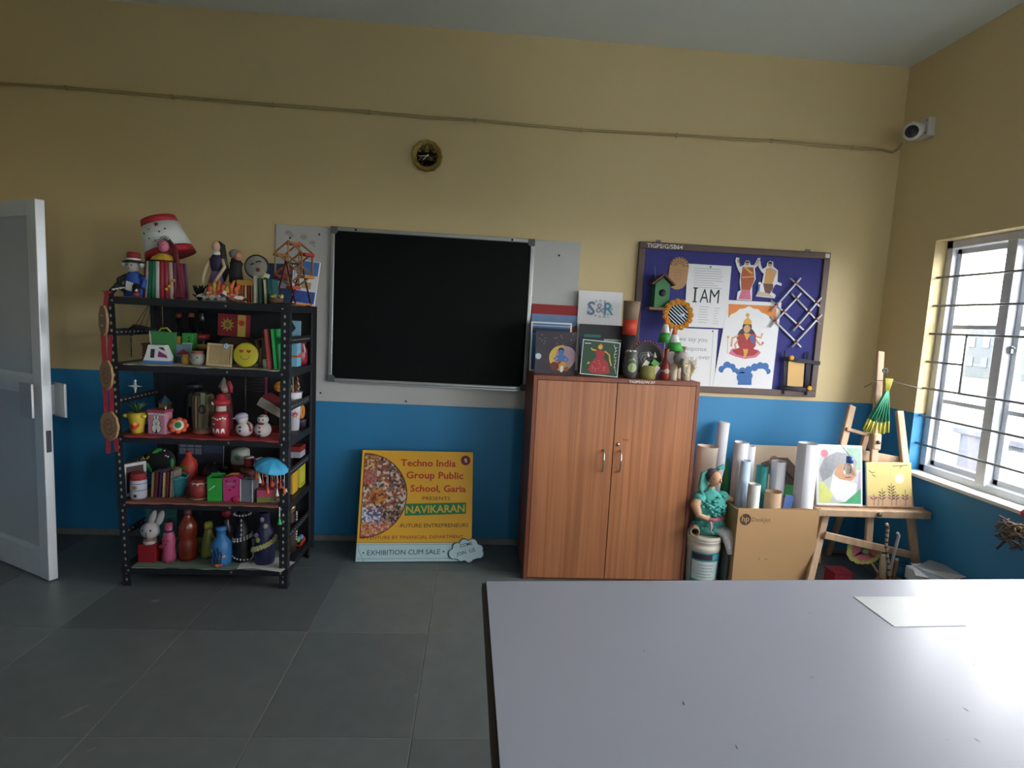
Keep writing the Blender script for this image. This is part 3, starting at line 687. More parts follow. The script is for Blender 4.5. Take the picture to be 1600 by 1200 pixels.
# two painted cut-out dancers
def cutout(name, label, outline, pieces, ctr):
    t = thing(name, label, 'cutout', (ctr[0], NY, ctr[1]))
    cx = sum(a for a, b in outline)/len(outline); cz = sum(b for a, b in outline)/len(outline)
    G().prism([(x-ctr[0], z-ctr[1]) for x, z in outline], -.004, 0, m_pap).build('card', t)
    p = G()
    for i, (pts, m) in enumerate(pieces): p.flat([(x-ctr[0], z-ctr[1]) for x, z in pts], -.0043-.0002*i, m)
    p.build('painted_print', t)
cutout('dancer_cutout', 'cut-out of a woman in an orange sari with both arms raised', [(1.520, 1.640), (1.618, 1.640), (1.615, 1.690), (1.612, 1.73), (1.630, 1.775), (1.618, 1.84), (1.642, 1.865), (1.648, 1.905), (1.632, 1.905), (1.612, 1.860), (1.590, 1.858), (1.578, 1.885), (1.556, 1.885), (1.545, 1.855), (1.52, 1.845), (1.512, 1.87), (1.512, 1.898), (1.494, 1.900), (1.490, 1.88), (1.500, 1.85), (1.515, 1.82), (1.530, 1.80), (1.528, 1.75), (1.540, 1.70), (1.522, 1.69)],
       [([(1.545, 1.70), (1.600, 1.70), (1.622, 1.772), (1.608, 1.845), (1.540, 1.845), (1.533, 1.78)], mat('a8512a', .6, key='rust_sari')), ([(1.530, 1.645), (1.612, 1.645), (1.600, 1.705), (1.548, 1.705)], m_pink),
        (circ(1.566, 1.868, .014, 12), m_skin), ([(1.536, 1.845), (1.503, 1.87), (1.500, 1.892), (1.51, 1.89), (1.518, 1.865), (1.545, 1.835)], m_skin), ([(1.605, 1.845), (1.632, 1.87), (1.640, 1.897), (1.631, 1.895), (1.62, 1.87), (1.60, 1.835)], m_skin),
        ([(1.545, 1.84), (1.60, 1.80), (1.61, 1.81), (1.56, 1.845)], m_gld), ([(1.552, 1.880), (1.58, 1.880), (1.575, 1.87), (1.557, 1.87)], m_hair), ([(1.538, 1.775), (1.615, 1.785), (1.616, 1.793), (1.538, 1.783)], m_gld)], (1.57, 1.64))
cutout('dancer_cutout', 'cut-out of a bare-chested man in a brown dhoti with a bird', [(1.640, 1.668), (1.765, 1.662), (1.770, 1.682), (1.742, 1.70), (1.755, 1.74), (1.765, 1.75), (1.80, 1.742), (1.80, 1.757), (1.772, 1.765), (1.768, 1.835), (1.735, 1.858), (1.732, 1.885), (1.712, 1.892), (1.695, 1.88), (1.693, 1.855), (1.668, 1.838), (1.655, 1.86), (1.650, 1.885), (1.638, 1.88), (1.640, 1.85), (1.665, 1.82), (1.680, 1.81), (1.672, 1.745), (1.662, 1.76), (1.650, 1.755), (1.655, 1.70)],
       [([(1.680, 1.75), (1.745, 1.75), (1.748, 1.72), (1.728, 1.685), (1.715, 1.675), (1.695, 1.70)], mat('6a4238', .6, key='brown_dhoti')), ([(1.686, 1.75), (1.74, 1.75), (1.762, 1.83), (1.72, 1.85), (1.69, 1.84)], m_skin), (circ(1.713, 1.868, .014, 12), m_skin), ([(1.698, 1.872), (1.728, 1.872), (1.722, 1.886), (1.705, 1.886)], m_hair),
        ([(1.695, 1.84), (1.710, 1.846), (1.722, 1.755), (1.70, 1.755)], m_gld), ([(1.650, 1.74), (1.662, 1.745), (1.660, 1.70), (1.648, 1.705)], m_blu), ([(1.645, 1.672), (1.755, 1.668), (1.72, 1.69), (1.66, 1.70)], mat('c9b9a0', .6, key='straw_paint'))], (1.71, 1.66))
# oval cardboard tag
ov = thing('oval_plaque', 'oval brown cardboard plaque with a patterned top edge', 'plaque', (1.1285, NY, 1.683), (0, .06, 0))
out = [(.06*math.cos(a), .06+.06*math.sin(a)) for a in [PI+PI*i/12 for i in range(13)]]+[(.06*math.cos(a), .14+.06*math.sin(a)) for a in [PI*i/12 for i in range(13)]]
G().prism(out, -.004, 0, mat('b08a62', .8, var=.08, key='cardboard')).build('card', ov)
p = G()
for k in range(9):
    a = PI*(k+.5)/9; p.flat(circ(.052*math.cos(a), .142+.052*math.sin(a), .006, 8), -.0043, mat('6b4a30', .8, key='brown_print'))
for r_ in (.036, .028, .02): p.strip([(r_*math.cos(PI*i/10), .142+r_*math.sin(PI*i/10)) for i in range(11)], .003, -.0043, mat('6b4a30', .8, key='brown_print'))
for k in range(4): p.strip([(-.03, .12-.018*k), (.02, .12-.018*k)], .002, -.0043, mat('8a6a48', .8, key='faint_print'))
p.build('pattern_print', ov)
# bird house
m_bg = mat('3d7a4c', .6, var=.15, key='green_birdhouse'); m_bbr = mat('6a4630', .7, var=.2, key='birdhouse_roof')
bh = thing('birdhouse', 'small green wooden birdhouse with round hole and brown roof', 'birdhouse', (1.017, NY, 1.545))
G().prism([(-.045, .02), (.045, .02), (.045, .16), (0, .20), (-.045, .16)], -.085, 0, m_bg).build('box', bh)
G().cyl((0, -.0845, .108), (0, -.0865, .108), .022, m_ink, 18).build('entrance_hole', bh)
G().box((-.005, -.055, .011), (.15, .108, .016), mat('8a6a4c', .7, key='birdhouse_floor'), bev=.002).build('floor_board', bh)
for s_ in (-1, 1): G().box((s_*.034, -.05, .187), (.095, .112, .010), m_bbr, rot=(0, s_*.72, 0)).build('roof_board', bh)
G().cyl((-.03, -.03, .17), (-.045, -.03, .275), .0025, mat('6d7a90', .6, key='grey_stick'), 6).build('stick', bh)
# straw lattice
m_straw = mat('dcdfe4', .5, key='white_straw'); m_bead = mat('9a4038', .6, var=.2, key='red_wrap')
la = thing('straw_lattice', 'diamond lattice of white paper straws tied with red thread', 'wall hanging', (1.907, NY, 1.361))
LT = [((1.851, 1.791), (2.068, 1.622)), ((1.87, 1.696), (2.076, 1.517)), ((1.74, 1.649), (1.971, 1.474)), ((1.746, 1.547), (1.967, 1.364)), ((1.913, 1.795), (1.744, 1.58)), ((1.926, 1.701), (1.746, 1.48)), ((2.061, 1.683), (1.899, 1.465)), ((2.074, 1.577), (1.901, 1.361))]
for i, (a, b) in enumerate(LT):
    y = -.006 if i < 4 else -.017
    G().cyl((a[0]-1.907, y, a[1]-1.361), (b[0]-1.907, y, b[1]-1.361), .0058, m_straw, 8).build('straw', la)
for i in range(4):
    for j in range(4, 8):
        (ax_, az), (bx_, bz) = LT[i]; (cx_, cz), (dx_, dz) = LT[j]
        den = (bx_-ax_)*(dz-cz)-(bz-az)*(dx_-cx_); s_ = ((cx_-ax_)*(dz-cz)-(cz-az)*(dx_-cx_))/den; u_ = ((cx_-ax_)*(bz-az)-(cz-az)*(bx_-ax_))/den
        if 0 <= s_ <= 1 and 0 <= u_ <= 1: G().ell((ax_+s_*(bx_-ax_)-1.907, -.0115, az+s_*(bz-az)-1.361), (.0125, .0125, .0125), m_bead, 8, 6).build('thread_knot', la)
# black stick frame
m_bst = mat('3a3a46', .6, var=.25, scale=30, key='black_stick'); sf = thing('stick_frame', 'photo frame of black sticks with blank cream card', 'frame', (1.96, -.0305, 1.061))
def SX(x, z): return x-1.96, z-1.061
for z0, z1 in ((1.296, 1.276), (1.288, 1.268), (1.280, 1.260), (1.114, 1.102), (1.106, 1.094), (1.098, 1.086)):
    top = z0 > 1.2; a = SX(1.848 if top else 1.852, z0); b = SX(2.092 if top else 2.045, z1)
    G().cyl((a[0], -.014, a[1]), (b[0], -.014, b[1]), .0045, m_bst, 7).build('stick', sf)
for x0, x1 in ((1.858, 1.870), (1.866, 1.878), (1.874, 1.886), (2.006, 2.014), (2.014, 2.022), (2.022, 2.030), (2.030, 2.038)):
    a = SX(x0, 1.338 if x0 in (1.858, 2.014, 2.006) else 1.29); b = SX(x1, 1.061 if x0 in (1.866, 2.014, 2.022) else 1.09)
    G().cyl((a[0], -.006, a[1]), (b[0], -.006, b[1]), .0045, m_bst, 7).build('stick', sf)
G().prism([SX(1.897, 1.113), SX(2.002, 1.113), SX(1.996, 1.270), SX(1.889, 1.278)], -.004, -.002, mat('d8b070', .7, var=.05, key='cream_card')).build('card', sf)
for x, z in ((1.897, 1.294), (2.036, 1.105)):
    a = SX(x, z); g = G()
    g.lathe([(.0, -.002), (.018, 0), (.014, .008), (.006, .010), (0, .008)], mat('d9a428', .7, key='yellow_felt'), c=(0, 0, 0), n=10); o = g.build('flower', sf); o.location = (a[0], -.019, a[1]); o.rotation_euler = (PI/2, 0, 0)

# ================================================================== ON THE CUPBOARD
CT = 1.1555
def picture(name, label, w, h, x, y, rz=0., lean=.14, roll=0., base=None, edge=None, th=.014, z=CT, cat='painting', border=0.):
    """canvas board standing on its bottom edge, leaning back; returns (thing, G for the print)"""
    t = thing(name, label, cat, (x, y, z+abs(roll)*w/2), (-lean, roll, rz))
    G().box((0, th/2, h/2), (w, th, h), edge or m_pap).build('board', t)
    p = G(); b = border
    p.flat(rect(-w/2+b, b, w/2-b, h-b), -.0005, base)
    return t, p
m_nav = mat('1d2740', .6, var=.3, scale=12, key='night_blue_paint'); m_sea = mat('3d5f8a', .6, var=.35, scale=20, key='sea_paint')
# red and blue striped canvas at the back
t, p = picture('striped_canvas', 'canvas with red stripe above hazy blue behind the other pictures', .30, .395, .386, -.075, lean=.10, base=mat('5a7498', .6, var=.25, scale=9, key='hazy_blue'))
p.flat(rect(-.15, .335, .15, .395), -.0008, mat('9c2428', .6, key='flat_red')); p.flat(rect(.06, .10, .15, .26), -.0008, mat('b4502c', .6, var=.3, scale=20, key='rust_daub')); p.flat(rect(-.15, .27, .15, .335), -.0008, mat('6f8cb4', .6, var=.2, scale=14, key='sky_blue'))
p.build('painting_print', t)
t, p = picture('seascape_canvas', 'white edged blue seascape canvas behind the night painting', .238, .287, .335, -.265, lean=.10, base=m_pap)
p.flat(rect(-.110, .01, .110, .278), -.0008, m_sea); p.flat(rect(-.110, .225, .110, .252), -.0011, m_nav); p.flat(rect(-.110, .262, .110, .270), -.0011, mat('8fa9c4', .6, key='foam')); p.build('painting_print', t)
t, p = picture('narrow_canvas', 'dark edged canvas standing askew at the cupboard end beside the blackboard', .20, .285, .318, -.215, rz=.0, lean=.12, base=mat('2b4258', .6, var=.3, key='teal_dark'), edge=mat('2a3036', .6, key='dark_edge')); p.build('painting_print', t)
t, p = picture('moonlight_painting', 'night painting of a blue-skinned boy seated before a yellow moon', .226, .238, .350, -.385, lean=.13, base=mat('3a3640', .6, var=.2, scale=10, key='night_grey'))
p.flat(circ(.035, .09, .072, 26), -.0008, mat('d0b050', .6, var=.2, scale=30, key='moon_yellow')); p.flat(circ(.058, .10, .058, 22), -.0010, mat('b59aa8', .6, var=.15, key='moon_mauve'))
p.flat(circ(-.098, .095, .017, 14), -.0008, mat('b8c8d8', .6, key='pale_moon'))
p.flat(circ(.030, .122, .016, 14), -.0014, mat('4a78b0', .6, key='blue_skin')); p.flat(circ(.030, .132, .017, 14), -.0012, m_hair)
p.flat([(.008, .065), (.055, .065), (.050, .108), (.014, .108)], -.0015, mat('4a78b0', .6, key='blue_skin')); p.flat([(.0, .045), (.06, .042), (.055, .07), (.01, .07)], -.0016, m_gld)
p.strip([(.014, .10), (-.008, .085), (.012, .07)], .010, -.0016, mat('4a78b0', .6, key='blue_skin')); p.strip([(.05, .10), (.07, .082), (.055, .066)], .010, -.0016, mat('4a78b0', .6, key='blue_skin'))
p.flat(circ(-.005, .042, .026, 16), -.0018, mat('6a3524', .6, key='clay_pot_paint')); p.flat(circ(.022, .064, .010, 10), -.0019, m_red); p.flat([(.028, .012), (.042, .012), (.046, .045), (.03, .045)], -.0018, m_pap); p.flat(circ(.062, .03, .014, 10), -.0018, mat('a05a34', .6, key='rust_paint'))
rr = random.Random(11)
for k in range(14): p.flat(circ(rr.uniform(-.1, .1), rr.uniform(.165, .228), .0018, 6), -.0012, m_pap)
p.build('painting_print', t)
t, p = picture('monogram_drawing', 'white drawing sheet with ornate blue letters S and R', .272, .490, .652, -.075, lean=.06, base=m_pap, th=.004, cat='drawing')
p.text('S', -.055, .345, .115, -.0009, mat('6a86a0', .7, key='soft_blue_pencil'), align='C', bold=.02); p.text('&', .0, .36, .085, -.0009, mat('9a98a8', .7, key='soft_grey_pencil'), align='C', bold=.01); p.text('R', .055, .350, .105, -.0009, mat('5a9ab0', .7, key='soft_teal_pencil'), align='C', bold=.02)
for k in range(16):
    a = 2*PI*k/16; p.flat(circ(.072*math.cos(a), .385+.048*math.sin(a), .009, 8), -.0007, mat('b4bac4', .7, key='faint_scroll'))
p.strip([(.02+.006*q_, .330+.006*(q_ % 2)) for q_ in range(8)], .002, -.0009, m_pencil); p.build('drawing_print', t)
t, p = picture('dark_seascape', 'dark seascape canvas with a pale streak below the monogram sheet', .258, .288, .640, -.205, lean=.12, base=mat('26282c', .6, var=.3, key='black_paint'), edge=mat('c8c4b8', .7, key='raw_canvas'))
p.flat(rect(-.125, .10, .125, .20), -.0008, mat('2f4a5a', .6, var=.4, scale=30, key='dark_sea')); p.flat(rect(.02, .192, .125, .205), -.0011, mat('a8b4b0', .6, key='pale_streak')); p.flat(rect(-.10, .21, .0, .228), -.0011, mat('2e6a5c', .6, key='green_streak')); p.build('painting_print', t)
t, p = picture('dancer_painting', 'small green painting of a dancer in a red dotted skirt', .212, .193, .588, -.435, lean=.10, roll=.05, base=mat('24472c', .6, var=.12, key='bottle_green'), border=.004)
p.flat([(-.065, .025), (-.03, .010), (.03, .010), (.06, .022), (.045, .075), (.012, .105), (-.02, .105), (-.05, .07)], -.0008, m_sari)
for k in range(26):
    x, z = rr.uniform(-.05, .045), rr.uniform(.018, .095)
    if abs(x+.005) < .055-(z*.35): p.flat(circ(x, z, .0032, 6), -.0012, m_pink)
p.flat([(-.025, .105), (.018, .105), (.025, .14), (-.03, .14)], -.0011, m_sari); p.flat(circ(-.006, .158, .013, 12), -.0011, m_gld); p.flat([(-.018, .165), (.010, .165), (-.004, .178)], -.0012, m_or)
p.strip([(.022, .138), (.048, .12), (.055, .085), (.066, .06)], .008, -.0012, m_gld); p.strip([(-.028, .138), (-.05, .14), (-.056, .15)], .008, -.0012, m_gld); p.strip([(-.06, .07), (-.07, .06)], .008, -.0012, m_gld)
p.strip([(.07, .178), (.082, .15), (.075, .12), (.088, .09), (.082, .06), (.095, .02)], .002, -.0010, m_pap)
for k in range(7): p.strip([(.078, .16-.018*k), (.09, .165-.018*k)], .002, -.0010, m_pap)
p.strip([(-.095, .172), (-.06, .174)], .004, -.0010, m_pap); p.build('painting_print', t)
# paper funnel tube
tu = thing('paper_tube', 'tall paper funnel banded brown, orange-red and black on the cupboard', 'paper tube', (.792, -.215, CT))
for nm, z0, z1, r0, r1, m_ in (('black_band', 0, .235, .030, .040, mat('1f1e22', .6, key='black_paper')), ('red_band', .235, .325, .040, .0445, mat('c23c28', .6, key='orange_red_paper')), ('brown_band', .325, .432, .0445, .050, mat('8a745c', .7, var=.1, key='brown_paper'))):
    G().lathe([(r0, z0), (r1, z1), (r1-.002, z1), (r0-.002, z0)], m_, n=22).build(nm, tu)
tu.rotation_euler = (0, .03, 0)
def vase(name, label, loc, prof, m, n=20, cat='vase', group=None):
    t = thing(name, label, cat, loc, group=group); G().lathe(prof, m, n=n).build('body', t); return t
def patch(t, r, z, pts, m, ang=-PI/2, name='painted_print', sq=1., prof=None):
    """flat motif (pts in x,z) wrapped on the round body at radius r (or r(z))"""
    g = G(); vs = []
    for x, zz in pts:
        rz_ = (prof(z+zz) if prof else r)+.0008; a = ang+x/max(.004, rz_); vs.append((rz_*math.cos(a), rz_*math.sin(a)*sq, z+zz))
    cx_ = sum(v[0] for v in vs)/len(vs); cy_ = sum(v[1] for v in vs)/len(vs); cz_ = sum(v[2] for v in vs)/len(vs)
    rz_ = (prof(cz_) if prof else r)+.0012; a = ang+sum(x for x, z_ in pts)/len(pts)/max(.004, rz_); vs.append((rz_*math.cos(a), rz_*math.sin(a)*sq, cz_)); n = len(pts)
    g.add(vs, [(i, (i+1) % n, n) for i in range(n)], m); return g.build(name, t)
v = vase('painted_vase', 'grey-black vase with a pale green painted shape on the cupboard', (.765, -.425, CT), [(.03, 0), (.04, .03), (.043, .07), (.038, .11), (.034, .125), (.038, .145), (.034, .146), (.03, .12)], mat('4a4c48', .5, var=.3, scale=40, key='grey_glaze'))
patch(v, .0435, .015, circ(0, .045, .026, 14), mat('9aa878', .6, key='sage_paint')); patch(v, .041, .095, [(-.03, 0), (.0, .012), (.03, 0), (.0, .02)], mat('8a9a70', .6, key='sage_paint2'))
for k in range(6): G().ell((.02*math.cos(k), .02*math.sin(k), .147), (.011, .011, .009), mat('c8bdb4', .7, key='pebble'), 8, 6).build('pebble', v)
pl = thing('beaded_plate', 'dark round plate with a red beaded rim leaning behind the jars', 'plate', (.918, -.205, CT+.104), (PI/2-.15, 0, 0))
G().lathe([(0, 0), (.088, 0), (.096, .008), (.094, .012), (.085, .006), (0, .004)], mat('3b3a3e', .5, var=.3, scale=16, key='charcoal_plate'), n=30).build('disc', pl)
for k in range(36): a = 2*PI*k/36; G().ell((.098*math.cos(a), .098*math.sin(a), .007), (.0075, .0075, .006), mat('a04a3c', .6, key='red_bead'), 7, 5).build('bead', pl)
g = G()
for k in range(5): g.add([(.06*math.cos(a)*(1-.15*k), .05*math.sin(a)*(1-.15*k)-.01, .0066+.0001*k) for a in [PI*.1+i*PI*.3 for i in range(5)]], [(0, 1, 2, 3, 4)], mat(['8a8a8a', '5a5a60', 'a8a8a4', '4a4a50', '909090'][k], .6, key='plate_grey%d' % k))
g.build('pattern_print', pl)
pp = thing('olive_pot', 'olive clay pot stuffed with paper scraps and a cat-eared puppet head', 'pot', (.866, -.425, CT))
G().lathe([(.042, 0), (.047, .03), (.047, .068), (.05, .075), (.044, .076), (.042, .07)], mat('8f8a4c', .7, var=.15, key='olive_clay'), n=20).build('body', pp)
G().ell((.012, .0, .098), (.03, .026, .03), mat('3a3430', .7, var=.3, key='puppet_fur'), 12, 8).build('puppet_head', pp)
for sx in (-1, 1): G().lathe([(.012, 0), (.0, .032)], mat('d8d0c4', .7, key='puppet_ear'), c=(.012+sx*.02, -.004, .12), n=6).build('ear', pp)
for c, r_, m_ in (((.03, -.03, .088), (.05, .004, .03), mat('58a048', .7, key='leaf_green')), ((-.02, -.025, .085), (.03, .004, .05), mat('d9d8cc', .6, key='scrap_white')), ((.035, -.035, .055), (.028, .003, .045), mat('c8bca0', .6, key='scrap_tan')), ((-.01, -.03, .11), (.03, .004, .02), mat('20201e', .6, key='scrap_black'))):
    G().box(c, r_, m_, rot=(.2, .5, .3)).build('paper_scrap', pp)
v = vase('red_bottle', 'slim red painted bottle beside the toy elephant on the cupboard', (.958, -.445, CT), [(.02, 0), (.026, .02), (.026, .075), (.020, .10), (.013, .115), (.012, .16), (.015, .172), (.0, .172)], mat('8c2c2a', .4, var=.15, key='red_glaze'), cat='bottle')
patch(v, .0265, .03, circ(0, .02, .014, 12), mat('c9b4a0', .6, key='cream_motif')); G().lathe([(.0265, .045), (.027, .05), (.0265, .055)], mat('c9b4a0', .6, key='cream_motif')).build('painted_band', v)
# toy elephant
m_el = mat('8d8680', .8, var=.15, scale=40, bump=.15, key='grey_felt'); m_leg = mat('b9a890', .8, var=.12, key='cream_felt')
el = thing('toy_elephant', 'grey stuffed toy elephant with cream legs on the cupboard', 'toy', (1.022, -.405, CT), (0, 0, .2))
el.scale = (1.12, 1.12, 1.1)
G().ell((.01, .01, .10), (.055, .06, .045), m_el).build('body', el); hd = G().ell((-.005, -.052, .112), (.034, .032, .036), m_el).build('head', el)
for sx in (-1, 1): G().ell((-.005+sx*.040, -.038, .112), (.026, .008, .034), mat('a39a92', .8, key='ear_felt'), rot=(0, 0, sx*.5)).build('ear', hd)
G().tube([(-.005, -.08, .11), (-.008, -.092, .08), (-.005, -.094, .05), (.005, -.10, .032)], [.014, .012, .009, .007], m_el, 9).build('trunk', hd)
for sx in (-1, 1):
    for y in (-.035, .05): G().lathe([(.021, 0), (.019, .03), (.022, .085)], m_leg, c=(.01+sx*.036, y, 0), n=12).build('leg', el)
G().tube([(-.03, -.066, .082), (.0, -.078, .070), (.03, -.066, .082)], .006, mat('c9a848', .6, key='gold_ribbon'), 6).build('ribbon', el)
# tricolour paper cones
def tricone(label, loc, h, r, rot, stick=0.):
    t = thing('tricolour_cone', label, 'paper cone', loc, rot)
    zz = [0, h*.36, h*.68, h]; cs = [mat('3a9a3c', .6, key='flag_green'), mat('dcdcd8', .6, key='flag_white'), mat('d9682a', .6, key='flag_orange')]; nm = ['green_band', 'white_band', 'orange_band']
    for k in range(3): G().lathe([(r*(1-zz[k]/h), zz[k]), (max(.001, r*(1-zz[k+1]/h)), zz[k+1])], cs[k], n=20).build(nm[k], t)
    if stick: G().cyl((0, 0, -stick), (0, 0, h*.5), .004, mat('b08a5a', .7, key='thin_stick'), 7).build('stick', t)
    return t
tricone('tricolour paper cone sitting on the back of the toy elephant', (1.022, -.385, CT+.158), .142, .05, (0, -.08, 0))
tricone('taller tricolour paper cone on a stick below the flower mirror', (1.022, -.20, CT+.20), .16, .042, (0, 0, 0), .20)
# flower mirror on a stand
fm = thing('flower_mirror', 'round mirror framed in orange paper rosettes above the elephant', 'mirror', (1.115, -.125, CT+.37), (PI/2-.06, 0, 0))
G().lathe([(0, 0), (.072, 0), (.072, .006), (0, .006)], mat('8a5a28', .7, key='mirror_backing'), n=26).build('backing', fm)
G().lathe([(0, .0062), (.062, .0062), (.062, .0085), (0, .0085)], mat('2a3a4c', .12, .5, var=.05, key='dark_mirror'), n=26).build('mirror_glass', fm)
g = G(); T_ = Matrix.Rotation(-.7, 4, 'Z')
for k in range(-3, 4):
    w = math.sqrt(max(0, .060**2-(k*.016)**2)); g.add([tuple(T_ @ Vector(q)) for q in ((-w, k*.016-.0025, .0089), (w, k*.016-.0025, .0089), (w, k*.016+.0025, .0089), (-w, k*.016+.0025, .0089))], [(0, 1, 2, 3)], mat('c8d2d8', .3, key='reflection_stripe'))  # mirror reflection painted as pale slanted stripes on the glass
g.build('reflection_print', fm)
for k in range(15):
    a = 2*PI*k/15; o = G().lathe([(0, 0), (.019, .002), (.020, .008), (.013, .013), (.012, .009), (.007, .014), (0, .011)], mat('c98a2c', .7, var=.2, scale=60, key='orange_rosette'), c=(.078*math.cos(a), .078*math.sin(a), 0), n=9, smooth=False).build('rosette', fm)
G().cyl((0, -.06, -.004), (.0, -.37, -.012), .005, mat('3d8a84', .6, key='teal_stick'), 8).build('stand_stick', fm)
# brown gathered cloth pouch and gold tinsel
po = thing('cloth_pouch', 'gathered brown cloth pouch with gold trim near the cupboard corner', 'pouch', (1.102, -.285, CT))
po.scale = (1.05, 1.05, 1.12)
G().lathe([(.02, 0), (.036, .015), (.038, .05), (.032, .09), (.018, .12), (.012, .13), (.02, .15), (.024, .165), (.0, .165)], mat('6a5040', .8, var=.3, scale=40, bump=.3, key='brown_cloth'), n=16).build('bag', po)
for k in range(3): G().lathe([(.0385-k*.006, .03+.03*k), (.040-k*.006, .035+.03*k), (.0385-k*.006, .04+.03*k)], mat('b8a468', .5, .3, key='gold_trim'), n=16).build('trim', po)
gt = thing('gold_tinsel', 'curled gold tinsel ornament on the right end of the cupboard', 'ornament', (1.106, -.43, CT))
rr = random.Random(21)
for k in range(34):
    a = rr.random()*2*PI; h_ = rr.uniform(.04, .14); r_ = rr.uniform(.01, .034)
    G().tube([(0, 0, 0), (.3*r_*math.cos(a), .3*r_*math.sin(a), h_*.5), (r_*math.cos(a), r_*math.sin(a), h_), (r_*1.15*math.cos(a+.5), r_*1.15*math.sin(a+.5), h_*.93)], .0018, mat('c2b58a', .4, .4, key='pale_gold_tinsel'), 5).build('tinsel_curl', gt)

# ================================================================== CORNER BY THE WINDOW
m_card = mat('b58e62', .8, var=.07, scale=5, key='carton_board'); m_cardd = mat('94714a', .8, key='carton_inner')
ct = thing('carton', 'big brown cardboard carton full of paper rolls', 'carton', (1.591, -.63, 0))
KW, KD, KH = .458, .30, .490
G().box((0, .003, KH/2), (KW, .006, KH), m_card).build('front_panel', ct); G().box((0, KD-.003, KH/2-.01), (KW, .006, KH-.02), m_card).build('back_panel', ct)
for sx in (-1, 1): G().box((sx*(KW/2-.003), KD/2, KH/2-.005), (.006, KD-.012, KH-.01), m_card).build('side_panel', ct)
G().box((0, KD/2, .004), (KW-.012, KD-.012, .008), m_cardd).build('bottom_panel', ct)
G().prism([(-.03, KH), (.245, KH), (.235, KH+.012), (.20, KH+.006), (.12, KH+.010), (.0, KH+.005)], .001, .004, m_cardd).build('torn_edge', ct)
m_cp = mat('4a3626', .8, key='carton_print'); p = G()
p.flat(circ(-.185, KH-.062, .032, 24), -.0006, m_cp); p.text('hp', -.185, KH-.073, .046, -.0012, m_card, align='C', bold=.012, width=.042); p.build('logo_print', ct); p = G()
p.text('DeskJet', -.148, KH-.072, .034, -.0006, mat('6d4c2c', .8, key='faint_carton_print')); p.build('lettering', ct); p = G(); p.text('c', -.09, .20, .022, -.0006, m_cp); p.text('~', -.055, .198, .03, -.0006, m_cp); p.build('mark_print', ct)
def roll(label, a, b, r, m, r2=None, hollow=True, name='paper_roll', wob=0.):
    """rolled sheet from a (foot) to b (head): open tube with wall and a loose outer lap"""
    a = Vector(a); b = Vector(b); t = thing(name, label, 'paper roll', a, group='paper rolls in the corner'); d = b-a; r2 = r if r2 is None else r2
    q = d.to_track_quat('Z', 'Y').to_matrix().to_4x4(); l = d.length
    g = G(q); n = 22; prof = [(r, 0), ((r+r2)/2, l/2), (r2, l), (r2-.004, l), (r2-.005, l-.10), (r-.006, 0)]
    g.lathe(prof, m, n=n).build('sheet', t)
    g = G(q); k = 7; vs = []
    for i in range(k):
        an = -2.2+.25*i; vs += [((r+.001+.0006*i)*math.cos(an), (r+.001+.0006*i)*math.sin(an), 0), ((r2+.001+.0006*i)*math.cos(an), (r2+.001+.0006*i)*math.sin(an), l+.004)]
    g.add(vs, [(2*i, 2*i+2, 2*i+3, 2*i+1) for i in range(k-1)], m, True).build('loose_edge', t)
    return t
m_rw = mat('dcdce2', .6, var=.05, key='white_roll'); m_rc = mat('d6c6b4', .6, var=.06, key='cream_roll'); m_rb = mat('b8cbe0', .6, var=.05, key='pale_blue_roll')
roll('wide cream paper roll behind the teal doll', (1.285, -.245, 0), (1.328, -.235, .745), .062, m_rc)
roll('tallest white paper roll leaning on the blue wall behind the carton', (1.425, -.145, 0), (1.487, -.075, .868), .036, m_rw)
roll('white paper roll with bluish rim at the back left of the carton', (1.445, -.425, .010), (1.451, -.41, .81), .040, m_rw)
roll('crumpled white roll just right of the bluish rimmed roll', (1.522, -.385, .010), (1.523, -.38, .785), .027, m_rw)
roll('pale blue roll flaring towards its foot at the carton front', (1.424, -.515, .20), (1.445, -.497, .722), .044, m_rb, .026)
roll('short crinkled white roll in the front left of the carton', (1.462, -.588, .010), (1.462, -.588, .615), .031, mat('d2d0ca', .6, var=.1, scale=40, bump=.4, key='crinkled_paper'))
roll('teal paper roll in the middle of the carton', (1.565, -.462, .010), (1.563, -.462, .690), .033, mat('2d8a86', .6, var=.08, key='teal_paper'))
roll('white roll with dark rim right of the teal roll', (1.645, -.495, .010), (1.638, -.495, .727), .038, m_rw)
roll('short thick brown roll at the front of the carton', (1.578, -.573, .010), (1.580, -.572, .572), .044, mat('b49474', .7, var=.06, key='kraft_roll'))
roll('large white roll standing at the right end of the carton', (1.760, -.568, .010), (1.754, -.568, .85), .053, m_rw)
cn = thing('paper_cone', 'green paper cone beside the blue wall above the doll shoulder', 'paper cone', (1.402, -.362, .47))
G().lathe([(.008, -.458), (.028, .03), (.029, .045), (.025, .10), (.005, .232)], mat('1f8a5c', .5, key='green_paper'), n=20).build('cone_sheet', cn)
G().box((1.652, -.575, .40), (.05, .004, .32), mat('5a7ab8', .6, key='blue_card'), rot=(.05, .12, 0)).build('blue_card', label='narrow blue card tucked between the rolls in the carton', cat='card')
